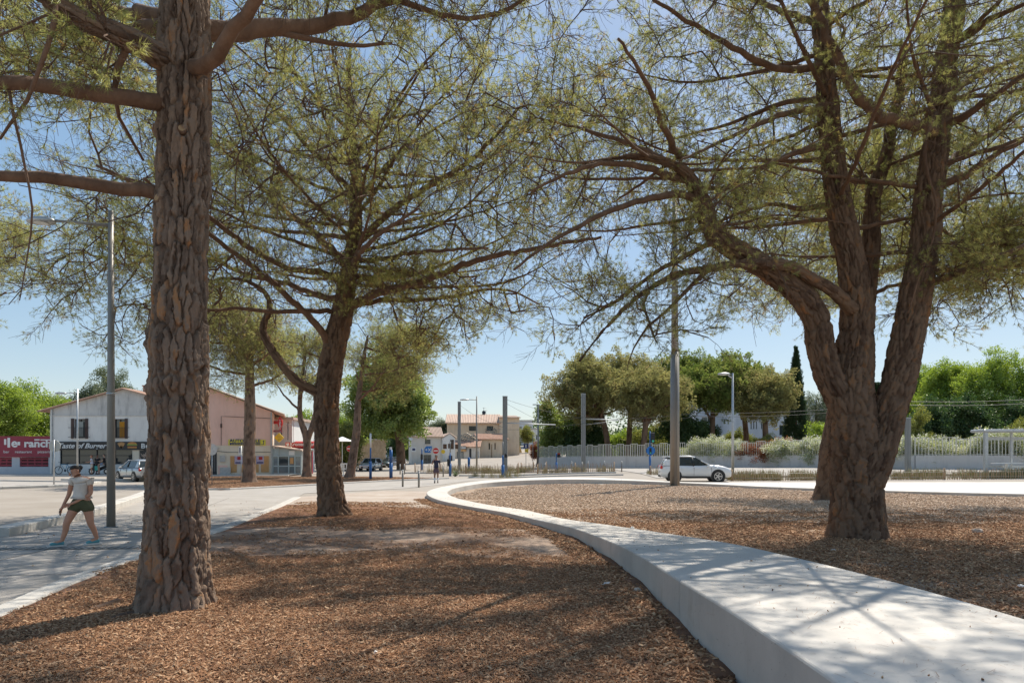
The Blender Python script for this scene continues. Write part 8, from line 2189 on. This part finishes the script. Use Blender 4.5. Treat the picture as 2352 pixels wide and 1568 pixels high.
for a, b in (('lank', 'ltoe'), ('rank', 'rtoe')):
    A1, B1 = Vector(J[a][:3]), Vector(J[b][:3]); d = (B1 - A1); d.z = 0; d.normalize(); hz = min(A1.z, .075); heel = A1 - d * .05; toe = A1 + d * .2
    sh = skin_obj('shoe', {'h': (heel.x, heel.y, .06, .045, .05), 'm': ((A1 + d * .06).x, (A1 + d * .06).y, .06, .047, .045), 't': (toe.x, toe.y, .045, .042, .034), 'a': (A1.x, A1.y, .11, .046)}, [('h', 'm'), ('m', 't'), ('m', 'a')], 'm', shoe, W_)
    q = MB(); sd = Vector((-d.y, d.x, 0)); q.loft([[tuple(p + sd * w * s_ + Vector((0, 0, z - p.z))) for s_, z in ((1, 0), (-1, 0), (-1, .03), (1, .03))] for p, w in ((heel - d * .03, .03), (heel + d * .02, .045), (A1 + d * .1, .05), (toe, .045), (toe + d * .035, .02))], True, True); q.build('sole', sole, sh)
ph = thing('phone', 'dark phone held in the hand of the walking woman', 'phone', (base.x + J['lwrist'][0] - .02, base.y + J['lwrist'][1] - .05, .02 + J['lwrist'][2] - .115), .3); q = MB(); q.box((0, 0, 0), (.012, .07, .14), 0, .004); q.build('case', M['black'], ph)

# --- simpler standing figures further away
def figure(label, loc, rz, h, skin, shirt, short, pose='stand', hair=None, socks=None, shoes=None, cap=None, long=False, phone=False):
    s = h / 1.72; t = thing('person', label, 'person', loc, rz)
    sit = pose == 'sit'
    hz = .93 if not sit else .96
    J = {'pelvis': (0, 0, hz, .135, .10), 'waist': (0, 0, hz + .15, .12, .09), 'chest': (0, -.01, hz + .36, .15, .105), 'upper': (0, 0, hz + .47, .10, .08), 'neck': (0, -.01, hz + .55, .05), 'headb': (0, -.03, hz + .62, .066, .075), 'head': (0, -.03, hz + .70, .08, .095), 'heat': (0, -.015, hz + .76, .066, .075)}
    E = [('pelvis', 'waist'), ('waist', 'chest'), ('chest', 'upper'), ('upper', 'neck'), ('neck', 'headb'), ('headb', 'head'), ('head', 'heat')]
    for sgn, p in ((-1, 'l'), (1, 'r')):
        J[p + 'sh'] = (sgn * .18, 0, hz + .46, .055)
        if phone and p == 'l': J[p + 'el'] = (sgn * .26, -.12, hz + .22, .04); J[p + 'wrist'] = (sgn * .16, -.16, hz + .48, .027)
        elif pose in ('sit', 'reach'): J[p + 'el'] = (sgn * .24, -.12, hz + .2, .04); J[p + 'wrist'] = (sgn * .2, -.36, hz + .18, .027)
        else: J[p + 'el'] = (sgn * .235, .03, hz + .18, .042); J[p + 'wrist'] = (sgn * .25, -.03, hz - .06, .028)
        if sit: J[p + 'hip'] = (sgn * .1, -.04, hz - .06, .085); J[p + 'kn'] = (sgn * .17, -.44, hz - .1, .06); J[p + 'ank'] = (sgn * .19, -.4, .1, .04); J[p + 'toe'] = (sgn * .2, -.56, .05, .04)
        else:
            dy = (-.12 if sgn < 0 else .1) if pose == 'walk' else 0
            J[p + 'hip'] = (sgn * .09, 0, hz - .08, .095); J[p + 'kn'] = (sgn * .095, dy * .5 - .02, .5, .06); J[p + 'ank'] = (sgn * .09, dy + .02, .1, .042); J[p + 'toe'] = (sgn * .1, dy - .14, .05, .04)
        E += [('upper', p + 'sh'), (p + 'sh', p + 'el'), (p + 'el', p + 'wrist'), ('pelvis', p + 'hip'), (p + 'hip', p + 'kn'), (p + 'kn', p + 'ank'), (p + 'ank', p + 'toe')]
        d = Vector(J[p + 'wrist'][:3]) - Vector(J[p + 'el'][:3]); limb_hand(J, E, p, J[p + 'wrist'][:3], d, (0, 1, .2), (-sgn, 0, 0), 1.0)
    sc = lambda D: {k: tuple(c * s for c in v) for k, v in D.items()}
    skin_obj('body', sc(J), E, 'pelvis', skin, t, 1)
    hc = J['head']; head_parts(t, (hc[0] * s, hc[1] * s, hc[2] * s), (0, -1, -.1), s, skin, hair or M['hair'], long, cap)
    S = {'hem': (0, 0, hz + .02, .165, .13), 'waist': (0, 0, hz + .15, .15, .12), 'chest': (0, -.01, hz + .35, .175, .13), 'upper': (0, 0, hz + .465, .115, .1)}
    SE = [('hem', 'waist'), ('waist', 'chest'), ('chest', 'upper')]
    for sgn, p in ((-1, 'l'), (1, 'r')):
        e = Vector(J[p + 'sh'][:3]).lerp(Vector(J[p + 'el'][:3]), .6); S[p + '1'] = (sgn * .18, 0, hz + .455, .075); S[p + '2'] = (*e, .07); SE += [('upper', p + '1'), (p + '1', p + '2')]
    skin_obj('t_shirt', sc(S), SE, 'waist', shirt, t, 1)
    T = {'top': (0, 0, hz + .06, .15, .12), 'pel': (0, 0, hz - .02, .165, .13)}; TE = [('top', 'pel')]
    for p in 'lr':
        a, b = Vector(J[p + 'hip'][:3]), Vector(J[p + 'kn'][:3]); c = a.lerp(b, .25); e = a.lerp(b, .8); T[p + '1'] = (*c, .12); T[p + '2'] = (*e, .105); TE += [('pel', p + '1'), (p + '1', p + '2')]
    skin_obj('shorts', sc(T), TE, 'pel', short, t, 1)
    for p in 'lr':
        a, b = Vector(J[p + 'ank'][:3]), Vector(J[p + 'toe'][:3]); d = b - a; d.z = 0; d.normalize(); f = a + d * .19; k = a - d * .05
        skin_obj('shoe', sc({'h': (k.x, k.y, a.z - .04, .05), 'm': ((a + d * .06).x, (a + d * .06).y, a.z - .045, .05), 't': (f.x, f.y, a.z - .055, .045)}), [('h', 'm'), ('m', 't')], 'm', shoes or M['dark'], t, 1)
        if socks:
            u = a.lerp(Vector(J[p + 'kn'][:3]), .55); q = MB(); q.tube([tuple(a * s), tuple(u * s)], [.052 * s, .064 * s], 10); q.build('sock', socks, t)
    return t
mp = G(1002, 1110); figure('man in dark t-shirt walking towards us with a hand at his ear', (mp.x, mp.y, .02), .1, 1.76, M['skin2'], cloth('navy_tshirt', (.03, .032, .06)), cloth('mauve_shorts', (.09, .06, .08)), 'walk', socks=M['white'], phone=True)
yb = 59.2
figure('woman in white top and shorts before the burger shop', (P(210.5, 1046, yb).x, yb, .1), math.radians(-60), 1.68, M['skin1'], cloth('white_top', (.62, .62, .68)), cloth('cream_shorts', (.6, .56, .48)), 'reach', mat('red_hair', (.16, .05, .025), .6, var=.2), long=True)
figure('person in black leaning beside the scooter', (P(224, 1046, yb + 1.6).x, yb + 1.6, .1), 0, 1.72, M['skin2'], cloth('black_tshirt', (.015, .015, .017)), cloth('black_trousers', (.015, .015, .017)), 'stand', cap=M['black'])
figure('man in black t-shirt and denim shorts seated on the scooter', (P(236.5, 1046, yb + .6).x, yb + .8, .1), math.radians(-70), 1.74, M['skin3'], cloth('faded_black_tshirt', (.02, .018, .018)), cloth('denim_shorts', (.18, .26, .38)), 'sit')
tag(SC.camera)
